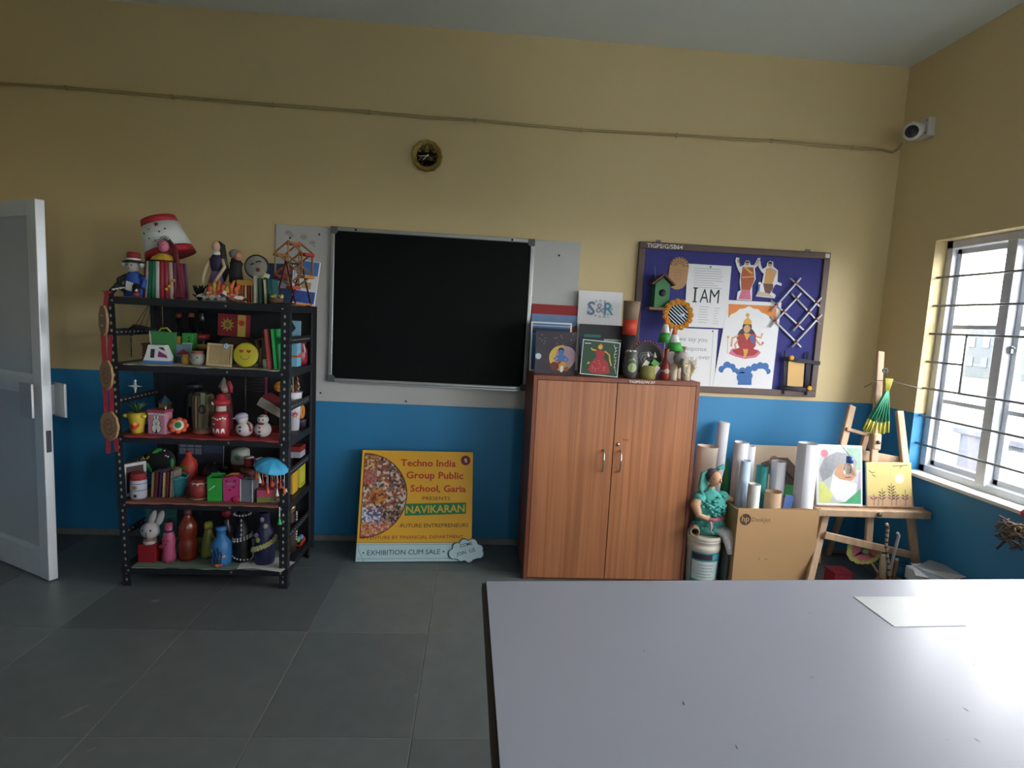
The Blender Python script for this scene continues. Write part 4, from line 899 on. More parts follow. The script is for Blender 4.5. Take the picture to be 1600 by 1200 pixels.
# white bucket
m_pl = mat('d8cfc0', .45, var=.05, key='cream_plastic')
bk = thing('paint_bucket', 'cream plastic paint bucket with teal label beside the cupboard', 'bucket', (1.240, -.50, 0))
bk.scale = (.925, .925, 1.09)
G().lathe([(.090, 0), (.098, .20), (.103, .205), (.103, .222), (.099, .224), (.099, .242), (.104, .245), (.104, .256), (.100, .258)], m_pl, n=30).build('body', bk)
G().lathe([(.1045, .256), (.106, .262), (.106, .274), (.098, .277), (.09, .272), (0, .272)], m_pl, n=30).build('lid', bk)
def band(z0, z1, a0, a1, m, e=.0008, name='label_print'):
    g = G(); n = 10; vs = []
    for i in range(n+1):
        a = a0+(a1-a0)*i/n
        for z in (z0, z1): r = .090+.008*z/.20+e; vs.append((r*math.cos(a), r*math.sin(a), z))
    return g.add(vs, [(2*i, 2*i+2, 2*i+3, 2*i+1) for i in range(n)], m, True).build(name, bk)
band(.0, .195, -2.7, -.55, mat('2f8c90', .5, key='teal_label')); band(.050, .15, -2.6, -.85, mat('c8d4d0', .5, key='pale_label'), .0012); band(.158, .188, -2.6, -1.35, mat('3a2636', .5, key='plum_label'), .0012); band(.162, .185, -1.32, -.85, mat('5aa8b4', .5, key='aqua_label'), .0012)
for k in range(5): band(.065+.016*k, .068+.016*k, -2.2, -1.2-.1*(k % 2), mat('6f8f90', .6, key='label_line'), .0016)
band(.008, .035, -1.5, -1.15, mat('1c3a44', .5, key='label_mark'), .0013)
# teal doll on the bucket
m_te = mat('4fa9a0', .8, var=.25, scale=50, bump=.3, key='teal_wool'); m_face = mat('c89a78', .7, var=.06, key='clay_skin')
dl = thing('teal_doll', 'doll in ruffled teal dress and veil sitting on the bucket', 'doll', (1.258, -.500, .3035))
dl.scale = (1.16, 1.05, 1.0)
G().lathe([(.062, 0), (.074, .03), (.066, .085), (.060, .11), (.072, .15), (.074, .19), (.055, .225), (.022, .245), (.018, .265)], m_te, n=18, sq=.72).build('dress', dl)
rr = random.Random(9)
for k in range(110):
    z = rr.uniform(.015, .22); a = rr.uniform(-PI, 0); r_ = .072 if z < .06 or .13 < z < .2 else .064
    G().tube([(r_*math.cos(a)-.008, r_*.74*math.sin(a), z), (r_*math.cos(a), r_*.74*math.sin(a)-.008, z+.006), (r_*math.cos(a)+.008, r_*.74*math.sin(a), z-.003)], .0075, mat('5cb8ae', .8, var=.2, key='teal_ruffle'), 5).build('ruffle', dl)
G().lathe([(.016, .235), (.014, .275)], m_face, n=12).build('neck', dl)
hd = G().ell((.008, -.012, .315), (.032, .036, .044), m_face).build('head', dl)
G().ell((.0, .004, .328), (.036, .038, .042), mat('4a4046', .7, key='doll_hair')).build('hair', dl)
G().ell((.024, -.045, .31), (.006, .010, .008), m_face, 8, 6).build('nose', hd)
for sx in (-.012, .018): G().ell((sx+.005, -.044, .322), (.004, .003, .003), m_ink, 6, 5).build('eye', hd)
G().ell((.010, -.046, .296), (.008, .003, .003), mat('a84a4a', .6, key='lip_red'), 8, 5).build('mouth', hd)
for k in range(9):
    a = k/8; G().tube([(.0+.01*a, .01, .362), (-.03-.02*a, .012-.01*a, .33+.01*a), (-.06-.035*a+.03, .0-.02*a, .27), (-.085+.045*a, -.01-.02*a, .19)], .0095, mat('4b9a90', .8, var=.2, key='teal_veil'), 6).build('veil_strand', dl)
for k in range(6): G().tube([(.02, .01, .355), (.03+.006*math.cos(k), .008, .372), (.045+.012*math.cos(k*1.3), .0, .378+.016*math.sin(k*2))], .006, mat('4b9a90', .8, var=.2, key='teal_veil'), 6).build('veil_bow', dl)
G().tube([(-.05, -.01, .21), (-.085, -.03, .165), (-.075, -.065, .12), (-.03, -.075, .105)], [.026, .026, .016, .013], m_face, 9).build('arm', dl)
G().ell((-.058, -.012, .20), (.034, .032, .036), m_te).build('sleeve', dl); G().ell((.056, .0, .21), (.034, .03, .032), m_te).build('sleeve', dl)
G().tube([(.06, .0, .205), (.095, .005, .20), (.115, .01, .19)], [.022, .017, .013], m_face, 9).build('arm', dl)
G().tube([(-.035, -.062, .10), (.0, -.068, .095), (.045, -.05, .10)], .012, mat('b06a70', .7, key='rose_sash'), 8).build('sash', dl); G().ell((.03, -.062, .10), (.010, .006, .009), mat('b02030', .6, key='red_buckle'), 8, 6).build('buckle', dl)
G().tube([(-.02, -.066, .10), (-.012, -.074, .06), (-.018, -.076, .03)], .006, mat('d8a8a8', .7, key='pink_ribbon'), 6).build('ribbon', dl)
for dx, dz in ((0, 0), (-.02, .01), (.014, -.006)): G().tube([(.045+dx, -.035, .03), (.082+dx, -.07, .012), (.098+dx, -.088, -.05), (.105+dx, -.092, -.095+dz)], [.022, .022, .018, .015], mat('c9c6c4', .85, var=.3, scale=90, bump=.3, key='speckled_cloth'), 9).build('leg', dl)
tb2 = thing('cardboard_tube', 'short cardboard tube end lying beside the teal doll', 'tube', (1.168, -.530, .330), (0, 0, -.3))
G(Matrix.Rotation(PI/2, 4, 'X')).lathe([(.026, -.05), (.026, .05), (.020, .05), (.020, -.05), (.026, -.05)], mat('b09078', .7, key='tube_board'), n=20).build('tube_wall', tb2)
G().ell((1.3485, -.545, .14), (.0095, .05, .138), mat('5a5e5c', .8, var=.2, scale=14, bump=.2, key='grey_bag_cloth'), 12, 10).build('grey_bag', label='grey cloth bag squeezed between the bucket and the carton', cat='bag')
# large charcoal canvas behind the carton
t, p = picture('charcoal_canvas', 'cream canvas of a crouching dark figure behind the carton', .50, .735, 1.905, -.185, lean=.16, base=mat('c9b49a', .7, var=.1, scale=6, key='cream_ground'), z=.004, th=.018)
p.flat([(-.20, .33), (.10, .33), (.14, .50), (.08, .60), (.02, .66), (-.06, .66), (-.16, .62), (-.10, .55), (-.05, .48)], -.0008, mat('5a4a42', .7, var=.4, scale=30, key='charcoal_rub'))
for k in range(12): p.strip([(-.10+.012*k, .62-.012*k), (-.06+.015*k, .64-.014*k), (-.02+.016*k, .60-.018*k)], .006, -.0012, mat('2e2826', .8, key='charcoal_stroke'))
p.flat(circ(-.07, .635, .035, 14), -.0014, mat('8a6a54', .7, key='umber_rub')); p.flat([(-.10, .42), (.20, .42), (.20, .48), (.0, .49), (-.10, .47)], -.0015, mat('3f9a54', .6, key='bright_green')); p.build('painting_print', t)
# easel
m_ez = wood_mat('easel_pine', 'a98a6c', 'c2a384', .6, 4., (6, 6, 1.2))
ez = thing('easel', 'wooden studio easel carrying two paintings in the corner', 'easel', (0, 0, 0))
def bar(a, b, w, d, name, up=(0, -1, 0)):
    a = Vector(a); b = Vector(b); z = (b-a).normalized(); y = Vector(up); y = (y-z*y.dot(z)).normalized(); x = y.cross(z)
    M_ = Matrix((x, y, z)).transposed().to_4x4(); M_.translation = (a+b)/2
    return G(M_).box((0, 0, 0), (w, d, (b-a).length), m_ez, bev=min(w, d)*.22).build(name, ez)
bar((1.752, -.690, .004), (2.096, -.395, 1.048), .042, .024, 'leg'); bar((2.418, -.690, .004), (2.386, -.395, 1.03), .042, .024, 'leg')
bar((2.140, -.605, .28), (2.236, -.385, 1.37), .040, .022, 'mast'); bar((1.868, -.622, .350), (2.425, -.622, .240), .040, .018, 'crossbar', (0, -1, 0)); bar((2.0, -.445, .79), (2.40, -.445, .735), .060, .018, 'crossbar')
lg = G().box((2.140, -.600, .478), (.660, .062, .042), m_ez, bev=.006).build('ledge', ez); G().box((2.150, -.578, .505), (.62, .012, .014), m_ez, bev=.003).build('ledge_stop', lg)
G().cyl((2.16, -.632, .48), (2.16, -.644, .48), .012, mat('5a5048', .5, .4, key='ledge_knob'), 10).build('knob', lg)
bar((2.192, -.490, .81), (2.202, -.472, .905), .05, .05, 'clamp_block'); bar((2.04, -.45, .92), (2.20, -.455, .885), .02, .02, 'tilt_rod'); bar((2.21, -.42, 1.0), (2.29, -.045, .004), .036, .022, 'rear_leg')
G().cyl((2.197, -.505, .86), (2.197, -.520, .86), .010, mat('5a5048', .5, .4, key='ledge_knob'), 10).build('knob', ez)
# portrait on the ledge
t, p = picture('portrait_painting', 'watercolour portrait of a white-bearded man on the easel', .262, .335, 1.953, -.598, lean=.18, base=m_pap, z=.5125, th=.01)
p.flat(rect(-.122, .012, .122, .322), -.0008, mat('b6bcb8', .6, var=.2, scale=18, key='grey_wash')); p.flat(rect(.04, .20, .122, .32), -.0010, mat('8fae9a', .6, var=.3, scale=24, key='green_wash'))
p.flat([(-.12, .19), (-.09, .26), (-.02, .295), (.07, .285), (.10, .24), (.09, .20), (.05, .24), (-.02, .215), (-.05, .16), (-.10, .13)], -.0012, mat('8d8f92', .6, var=.35, scale=40, key='grey_hair_wash'))
p.flat([(-.02, .215), (.05, .245), (.092, .215), (.095, .165), (.06, .13), (.0, .14), (-.03, .17)], -.0014, mat('b98a66', .6, var=.2, scale=30, key='flesh_wash'))
p.flat([(-.04, .17), (.0, .145), (.065, .135), (.10, .12), (.085, .05), (.04, .02), (-.02, .03), (-.06, .08)], -.0016, mat('d5d6d6', .6, var=.1, scale=40, key='beard_wash'))
p.flat([(-.122, .012), (-.06, .012), (-.04, .06), (-.09, .12), (-.122, .13)], -.0017, mat('c4c870', .6, var=.25, scale=20, key='lime_wash')); p.flat([(-.02, .012), (.122, .012), (.122, .10), (.09, .07), (.03, .02)], -.0018, mat('3f9a6a', .6, var=.25, scale=20, key='emerald_wash'))
p.flat(circ(-.09, .285, .022, 12), -.0019, mat('c0707c', .6, key='rose_wash')); p.strip([(.02, .205), (.06, .21)], .006, -.0020, mat('4a3a34', .7, key='brow')); p.flat(circ(.045, .195, .006, 8), -.0020, mat('2a2422', .7, key='eye_paint')); p.flat([(.075, .20), (.092, .17), (.07, .165)], -.0020, mat('9a6a4c', .6, key='nose_shade')); p.strip([(.03, .155), (.065, .158)], .008, -.0020, mat('8a4a40', .6, key='lip_paint'))
p.flat([(.10, .07), (.122, .10), (.122, .20), (.11, .18)], -.0013, mat('a898b8', .6, key='mauve_wash'))
p.build('painting_print', t)
t, p = picture('plant_painting', 'small yellow painting of dark leafy stems on the easel', .262, .245, 2.245, -.598, lean=.18, base=mat('cdb870', .6, var=.15, scale=8, key='ochre_wash'), z=.5125, roll=-.02, th=.012)
p.flat(circ(.06, .155, .028, 18), -.0008, mat('d8d4b0', .6, key='pale_sun')); p.flat(rect(-.131, .0, .131, .06), -.0007, mat('c09a78', .6, var=.2, scale=12, key='rose_ochre'))
m_stem = mat('5a4434', .7, key='sepia')
for x, h_ in ((-.095, .07), (-.045, .10), (.01, .13), (.035, .085), (.09, .095), (-.07, .05)):
    p.strip([(x, .005), (x+.004, h_*.5), (x, h_)], .003, -.0011, m_stem)
    for k in range(3, int(h_/.016)):
        for s_ in (-1, 1):
            z = k*.016-.012; p.flat([(x, z), (x+s_*.012, z+.006), (x+s_*.024, z+.016), (x+s_*.010, z+.014)][::s_], -.0013, m_stem)
for pts in ([(-.12, .20), (-.10, .185), (-.085, .19)], [(-.10, .175), (-.08, .165)], [(.02, .225), (.07, .228), (.11, .232)], [(.06, .215), (.075, .225)]): p.strip(pts, .004, -.0011, m_stem)
p.build('painting_print', t)
# straw tassel hung on the mast
ta = thing('straw_tassel', 'hanging tassel of green and yellow straws on the easel mast', 'tassel', (2.236, -.478, 1.15))
m_gs = mat('2f8f6a', .6, var=.15, key='green_straw'); m_ys = mat('b8b44a', .6, var=.15, key='yellow_straw')
for k in range(17):
    f_ = k/16; x = -.115+.145*f_; z = -.225-.02*math.sin(f_*PI)-.01*f_; y = -.012*math.sin(k*2.1)
    G().tube([(-.006+.012*f_, y*.3, .0), (x*.45, y, -.09), (x*.8, y, z*.72)], .0048, m_gs, 5).build('green_straw', ta); G().tube([(x*.8, y, z*.72), (x, y, z)], .0050, m_ys, 5).build('straw_tip', ta)
for k in range(6): G().tube([(-.008+.003*k, 0, 0), (-.02+.008*k, -.004, .072)], .0048, m_ys, 5).build('straw_top', ta)
G().tube([(-.145, -.01, .018), (-.07, -.006, .058), (.0, 0, .062), (.10, 0, .042), (.215, .0, .020)], .0026, mat('4c4038', .7, key='twig'), 6).build('cross_twig', ta)
G().tube([(-.01, .004, .06), (-.008, .012, .10), (.006, .02, .115)], .0018, m_ink, 5).build('hanging_loop', ta); G().tube([(-.012+.014*math.cos(i*PI/5), .02, .115+.012*math.sin(i*PI/5)) for i in range(10)], .004, mat('4a5568', .6, key='blue_grey_hook'), 6, closed=True).build('hook_ring', ta)
# small bottle hung on the easel leg
hbt = thing('hanging_bottle', 'little clear bottle with blue cap hanging before the portrait', 'bottle', (1.948, -.645, .705))
G().lathe([(.0, 0), (.018, .0), (.022, .01), (.022, .05), (.014, .062), (.012, .066)], mat('c8d4dc', .1, trans=.9, var=.02, key='clear_bottle'), n=16).build('body', hbt); G().lathe([(.018, .062), (.018, .095), (.0, .097)], mat('2f5a9a', .4, key='blue_cap'), n=16).build('cap', hbt)
G().tube([(.0, 0, .096), (-.003, .10, .15), (.01, .142, .195)], .0014, m_ink, 5).build('string', hbt)
# things on the floor under the easel
rb = thing('red_box', 'small red box on the floor under the easel', 'box', (2.06, -.50, 0))
G().box((0, 0, .045), (.11, .10, .09), mat('a02a3c', .6, key='crimson_card'), bev=.003).build('box_body', rb); G().box((0, 0, .094), (.116, .106, .014), mat('8c2232', .6, key='crimson_lid'), bev=.003).build('lid', rb)
vs_ = thing('floor_pot', 'clay floor pot holding decorated sticks under the easel', 'pot', (2.247, -.652, 0))
G().lathe([(.05, 0), (.065, .05), (.06, .10), (.055, .12), (.06, .13), (.054, .13), (.048, .10)], mat('8a5a44', .7, var=.15, key='terracotta'), n=20).build('body', vs_)
def stickt(label, pts, r, m, name='decorated_stick', band_=None):
    t = thing(name, label, 'stick', pts[0]); o = Vector(pts[0]); q = [Vector(p_)-o for p_ in pts]
    G().tube(q, r, m, 7).build('shaft', t)
    if band_:
        for k in range(12):
            f_ = .15+.8*k/12; i = min(len(q)-2, int(f_*(len(q)-1))); u_ = f_*(len(q)-1)-i; c = q[i].lerp(q[i+1], u_)
            G().ell(c, (r*1.15, r*1.15, r*1.4), band_, 7, 5).build('wrapped_band', t)
m_dry = mat('b8a58c', .8, var=.2, scale=40, key='dry_stick')
stickt('tall brown and white spiral stick in the floor pot', [(2.252, -0.666, .05), (2.224, -0.671, .20), (2.190, -0.676, .32), (2.186, -0.678, .42), (2.174, -0.681, .445)], .008, m_dry, band_=mat('5a4438', .8, key='brown_wrap'))
stickt('bent white stick with a hooked head in the floor pot', [(2.262, -0.641, .05), (2.258, -0.646, .20), (2.267, -0.651, .30), (2.276, -0.651, .37), (2.264, -0.653, .385)], .008, mat('c4c2be', .6, key='white_stick'))
stickt('thick pale driftwood stick in the floor pot', [(2.224, -0.646, .06), (2.207, -0.651, .16), (2.200, -0.656, .255)], [.022, .024, .014] and .018, m_dry)
stickt('short brown spiral stick at the right of the floor pot', [(2.277, -0.631, .06), (2.290, -0.636, .16), (2.294, -0.636, .232)], .010, m_dry, band_=mat('8a6a54', .8, key='tan_wrap'))
fl = thing('paper_flower', 'big pink paper flower with lime tips under the easel', 'paper flower', (2.255, -.594, .09))
G().tube([(0, 0, 0), (-.07, 0, .09), (-.125, .0, .165)], .006, mat('c8b89c', .7, key='pale_stem'), 7).build('stem', fl)
for k in range(9):
    a = PI*.92+PI*1.15*k/8; d = Vector((math.cos(a), 0, math.sin(a)*.75)); n_ = Vector((-d.z, 0, d.x)).normalized(); c = Vector((-.128, -.006-.002*(k % 2), .168)); l_ = .105
    G().add([c-n_*.008, c+d*l_*.45-n_*.024, c+d*l_*.72-n_*.030, c+d*l_*.72+n_*.030, c+d*l_*.45+n_*.024, c+n_*.008], [(0, 1, 2, 3, 4, 5)], mat('c06a74', .7, key='pink_petal')).add([c+d*l_*.72-n_*.030, c+d*l_*.95-n_*.024, c+d*l_*1.04, c+d*l_*.95+n_*.024, c+d*l_*.72+n_*.030], [(0, 1, 2, 3, 4)], mat('b0b45a', .7, key='lime_tip')).build('petal', fl)
G().ell((-.128, -.014, .170), (.026, .012, .018), mat('7a8a5a', .7, key='flower_heart'), 10, 6).build('flower_heart', fl)
bi = thing('blue_bin', 'small blue bin on the floor right of the sticks', 'bin', (2.375, -.560, 0))
G().lathe([(.035, 0), (.042, .18), (.038, .18), (.033, .01)], mat('2f88b8', .5, key='blue_plastic'), n=18).build('body', bi); G().lathe([(.042, .172), (.046, .178), (.042, .184)], mat('2878a8', .5, key='blue_rim'), n=18).build('rim', bi)
for k, (x, y, rz_, m_, lab) in enumerate(((2.375, -.815, .05, m_pap, 'lowest folded newspaper on the floor by the window wall'), (2.37, -.815, .12, mat('b0b0b0', .7, var=.3, scale=80, key='newsprint'), 'middle folded newspaper on the floor by the window wall'), (2.365, -.815, -.06, mat('c8ccd4', .7, var=.2, scale=80, key='newsprint2'), 'topmost folded newspaper on the floor by the window wall'))):
    t = thing('newspaper', lab, 'newspaper', (x, y, .001+.077*k), (0, 0, rz_), group='newspapers under the window')
    G().box((0, 0, .037), (.17, .20, .072), m_, bev=.008).build('folded_stack', t); [G().box((-.02+.03*q_, .01*q_, .076+.0022*q_), (.15, .19, .0012), mat(['d8d8d6', 'a8acb4', 'c8c8c4', '8a94a8'][(k+q_) % 4], .7, var=.3, scale=120, key='newsprint_page%d' % ((k+q_) % 4)), rot=(0, -.02*q_, .35*q_-.5)).build('loose_page', t) for q_ in range(4 if k == 2 else 1)]
# dried bunch hanging from the window sill
db = thing('dried_bunch', 'dried brown grass bunch with a red flower hanging under the window', 'dried flowers', (2.40, -1.185, .575))
rr = random.Random(4)
for k in range(46):
    a = rr.random()*2*PI; b_ = rr.uniform(-.6, .6); c = Vector((rr.uniform(-.03, .03), rr.uniform(-.05, .06), rr.uniform(-.05, .05))); d = Vector((math.cos(a)*.5, math.sin(a), b_))*rr.uniform(.03, .055)
    G().tube([c-d, c+Vector((0, 0, .012)), c+d], .0045, mat(['6a5646', '8a745c', '574840'][k % 3], .9, var=.3, key='dried_grass%d' % (k % 3)), 5).build('dried_stem', db)
G().tube([(.0, .02, .0), (.0, .055, -.06), (.0, .075, -.09)], .006, mat('4c4450', .8, key='dark_twig'), 6).build('twig', db)
G().tube([(.0, -.02, .04), (.03, -.015, .085), (.076, -.01, .10)], .003, mat('7a5a4c', .8, key='jute_string'), 6).build('hanging_string', db)
for k in range(6): a = 2*PI*k/6; G().ell((.03+.012*math.cos(a), -.02+.014*math.sin(a), .115+.006*math.sin(a*2)), (.014, .014, .020), mat('b04a4c', .7, var=.2, key='red_petal'), 8, 6).build('red_petal', db)
# ================================================================== CRAFTS ON THE RACK
Z1, Z2, Z3, Z4, Z5 = (z+.0025 for z in RZ)
def liner(z, m, label, over=.02, y0=-.664, x0=-1.81, x1=-1.065):
    t = thing('shelf_paper', label, 'paper', ((x0+x1)/2, 0, z-.0020)); w = x1-x0; n = 24
    vs = []; fs = []
    for i in range(n+1):
        x = -w/2+w*i/n; e = .002*math.sin(i*1.7)+.002*math.sin(i*.6)
        for y, zz in ((-.27, .0), (y0, .0), (y0-.012, -.002), (y0-.0135, -over-e)): vs.append((x, y, zz))
    for i in range(n):
        for k in range(3): fs.append((i*4+k, i*4+k+1, i*4+k+5, i*4+k+4))
    G().add(vs, fs, m).build('sheet', t)
liner(Z2, mat('c8c4b8', .7, var=.12, key='white_liner'), 'crumpled white paper lining the second rack shelf', .002)
liner(Z3, mat('a03434', .6, var=.15, key='red_liner'), 'red paper lining the middle rack shelf', .006)
liner(Z4, mat('8a5448', .7, var=.15, key='rust_liner'), 'rust coloured paper lining the fourth rack shelf', .010)
liner(Z5, mat('6d7f70', .7, var=.2, key='green_liner'), 'grey-green paper lining the lowest rack shelf', .004, x0=-1.79)
nws = thing('loose_papers', 'loose white paper slipping off the lowest rack shelf', 'paper', (-1.18, -.60, Z5-.001))
for k, (dx, dy, rz_) in enumerate(((0, 0, .15), (.06, -.02, -.25))): G().box((dx, dy, .0006+.0012*k), (.20, .13, .0008), mat('c4c8c6', .7, var=.08, key='loose_paper'), rot=(.0, 0, rz_)).build('sheet', nws)

def bottle(name, label, loc, prof, m, cat='bottle', n=18, rot=(0, 0, 0)):
    t = thing(name, label, cat, loc, rot); G().lathe(prof, m, n=n).build('body', t); return t
def ring(t, r, z, m, k=14, s=.006, name='bead', rz=.0):
    for i in range(k): a = 2*PI*i/k; G().ell((r*math.cos(a), r*math.sin(a), z+rz*math.cos(a)), (s, s, s), m, 6, 5).build(name, t)
def face(t, c, r, skin, parent=None, look=(0, -1)):
    """eyes and mouth on the front of a head of radius r at c"""
    p_ = parent or t
    for sx in (-1, 1): G().ell((c[0]+sx*r*.36, c[1]-r*.88, c[2]+r*.12), (r*.13, r*.08, r*.13), m_ink, 6, 5).build('eye', p_)
    G().ell((c[0], c[1]-r*.94, c[2]-r*.35), (r*.22, r*.06, r*.07), m_red, 6, 5).build('mouth', p_)

# ------------------------------------------------------------------ top of the rack
m_bk = mat('16161a', .7, var=.2, key='black_cloth'); m_bl2 = mat('2b4fa0', .7, var=.15, key='royal_blue_cloth'); m_wc = mat('d0d0cc', .7, key='white_cloth')
t = thing('clown_doll', 'sitting rag clown in black hat and blue jacket', 'doll', (-1.805, -.575, Z1))
G().lathe([(.045, 0), (.05, .03), (.042, .07), (.034, .11), (.018, .125)], m_bl2, n=14, sq=.8).build('jacket', t)
hd = G().ell((-.004, -.005, .150), (.030, .029, .033), mat('a8a29c', .8, key='grey_face')).build('head', t); face(t, (-.004, -.005, .150), .030, None, hd)
h = G().lathe([(.048, .166), (.050, .170), (.034, .176), (.030, .18)], m_bk, n=16).build('hat', t); G().lathe([(.029, .178), (.030, .208), (.026, .218), (0, .219)], mat('8a2426', .7, key='hat_red'), n=14).build('hat_crown', h); G().lathe([(.031, .178), (.0325, .183), (.031, .188)], m_wc, n=14).build('hat_band', h)
for sx in (-1, 1):
    lg_ = G().tube([(sx*.02, -.02, .03), (sx*.045-.01, -.045, .05), (sx*.062-.015, -.062, .012)], [.019, .017, .014], m_bk, 9).build('leg', t)
    for k in range(4): f_ = .2+.2*k; G().tube([(sx*(.02+.042*f_)-.013*f_, -.02-.04*f_-.018, .045-.02*f_), (sx*(.02+.042*f_)-.013*f_+.012, -.02-.04*f_-.018, .047-.02*f_)], .0045, m_wc, 5).build('stripe', lg_)
    G().tube([(sx*.03, 0, .10), (sx*.062, -.012, .08), (sx*.055, -.03, .045)], [.015, .014, .011], m_bl2 if sx > 0 else m_bk, 8).build('arm', t); G().ell((sx*.066-.015, -.072, .012), (.014, .022, .012), mat('8a3038', .7, key='clown_shoe'), 8, 6).build('shoe', t)
G().box((.005, -.05, .05), (.03, .006, .045), m_wc, rot=(.4, .3, .1)).build('bib', t)
for sx in (-1, 1): G().ell((-.004+sx*.042, .002, .158), (.014, .012, .014), m_wc, 8, 6).build('tuft', t)
# lamp with tilted shade
t = thing('table_lamp', 'table lamp with a tilted white red-banded shade behind the dolls', 'lamp', (-1.72, -.375, Z1))
G().lathe([(.045, 0), (.045, .012), (.022, .02), (.03, .07), (.03, .12), (.014, .15), (.012, .25)], mat('221f24', .5, key='dark_lamp_base'), n=18).build('base', t)
sh = thing('shade', None, None, (.006, -.022, .222), (.0, -.33, 0)); sh.parent = t
for nm, z0, z1, m_ in (('lower_band', 0, .035, mat('b02a34', .6, key='shade_red')), ('shade_wall', .035, .165, mat('d6dcd8', .6, var=.04, key='shade_white')), ('upper_band', .165, .200, mat('b02a34', .6, key='shade_red'))):
    f_ = lambda z: .122-.040*z/.2
    G().lathe([(f_(z0), z0), (f_(z1), z1), (f_(z1)-.002, z1), (f_(z0)-.002, z0)], m_, n=30).build(nm, sh)
for x, z, r_ in ((-.06, .125, .005), (-.02, .135, .004), (.03, .11, .005), (-.03, .09, .004), (.06, .12, .005), (.0, .07, .004)):
    a = -PI/2+x/.105; rr_ = .122-.2*z+.001; o = G().ell((rr_*math.cos(a), rr_*math.sin(a), z), (r_, r_, r_), mat('5a5a60', .6, key='grey_dot'), 6, 5).build('dot', sh)
a = -PI/2+.25; rr_ = .122-.2*.150+.0015; T_ = Matrix.Translation((rr_*math.cos(a), rr_*math.sin(a), .150)) @ Matrix.Rotation(.25, 4, 'Z')
G(T_).prism(star(0, 0, .013, .006, 5), -.001, .001, mat('6a2430', .6, key='star_red')).build('star', sh)
# straw-skirt doll
t = thing('straw_skirt_doll', 'doll with pink face and striped paper straw skirt', 'doll', (-1.668, -.545, Z1))
cs = ['8a5a7a', '7d4a70', '8a2a38', 'c8c4c0', '1f6a4c', '247a58', 'c0c0bc', 'a02c38', '93303c', 'b09a88', '6a3a58', '22305c', '8a2a38', '3a2a50']
for k in range(28):
    a = PI+PI*(k+.5)/14; G().cyl((.098*math.cos(a), .055*math.sin(a), 0), (.085*math.cos(a), .05*math.sin(a), .178), .0115, mat(cs[k % 14], .6, key='straw_%s' % cs[k % 14]), 7).build('skirt_straw', t)
G().lathe([(.083, .160), (.06, .185), (.032, .20), (.028, .225), (.016, .24)], mat('6a3026', .7, key='rust_bodice'), n=16, sq=.62).build('bodice', t)
G().lathe([(.062, .188), (.05, .205), (.03, .218), (.02, .222)], mat('c4a030', .7, key='yellow_collar'), c=(-.006, -.006, 0), n=11, sq=.7, smooth=False).build('collar', t)
hd = G().ell((-.004, -.01, .258), (.025, .025, .03), mat('c4728a', .7, key='pink_face')).build('head', t); face(t, (-.004, -.01, .258), .025, None, hd)
for k in range(15): a = -1.5+4.2*k/14; G().tube([(0, 0, .275), (.0-.042*math.cos(a)*.9, -.006, .262+.042*math.sin(a)+.006)], .0024, mat('4a4434', .7, key='wispy_hair'), 5).build('hair_strand', t)
for k in range(7): f_ = k/6; G().tube([(.012, .012, .288), (.038+.012*f_, .004, .25), (.052+.022*f_, -.012-.02*f_, .17), (.062+.034*f_, -.03-.015*f_, .06), (.07+.035*f_, -.05, .006)], .009, mat('6d2028', .7, var=.2, key='wine_veil'), 6).build('veil_fold', t)
for k in range(4): G().ell((.072-.012*k, -.066, .07-.015*k+.02), (.008, .006, .008), mat('c89a3c', .5, key='gold_flower'), 7, 5).build('gold_flower', t)
# purple lady
t = thing('purple_doll', 'faceless doll in dark purple blouse and lavender skirt', 'doll', (-1.425, -.535, Z1+.001))
G().lathe([(.052, 0), (.05, .04), (.036, .10), (.024, .14), (.022, .15)], mat('6a5480', .7, var=.15, key='lavender_skirt'), n=16, sq=.8).build('skirt', t)
G().lathe([(.022, .148), (.030, .18), (.032, .205), (.022, .226), (.012, .232)], mat('2a1c3e', .7, key='dark_purple'), n=14, sq=.75).build('blouse', t)
G().lathe([(.012, .228), (.020, .236), (.018, .245), (.010, .248)], m_wc, n=12).build('frill', t)
G().ell((.0, -.004, .272), (.020, .021, .027), mat('c8a890', .7, key='cream_face')).build('head', t)
for k in range(6): G().tube([(-.006+.006*k*.4, .006, .296), (.016+.003*k, .012, .28), (.026+.003*k, .016, .20), (.030+.004*k, .02, .10+.01*k)], .008, mat('120f14', .5, key='black_hair'), 6).build('hair_lock', t)
for k in range(3): G().ell((-.008+.010*k, -.012, .298), (.005, .004, .004), m_gld, 6, 5).build('flower', t)
for sx in (-1, 1): G().tube([(sx*.028, 0, .21), (sx*.045, -.012, .17), (sx*.05 if sx < 0 else .02, -.035, .115), (-.045 if sx < 0 else .0, -.045, .075)], [.009, .009, .008, .007], mat('b8a888', .7, key='straw_arm'), 7).build('arm', t)
t = thing('dark_tinsel', 'dark green tinsel sprig beside the straw skirt doll', 'sprig', (-1.515, -.52, Z1))
rr = random.Random(77)
for k in range(26): a = rr.random()*2*PI; r_ = rr.uniform(.015, .045); h_ = rr.uniform(.02, .085); G().tube([(0, 0, .0), (r_*.5*math.cos(a), r_*.5*math.sin(a), h_*.7), (r_*math.cos(a), r_*math.sin(a), h_)], [.004, .006, .002], mat('1c241e', .7, var=.3, key='dark_tinsel'), 5).build('frond', t)
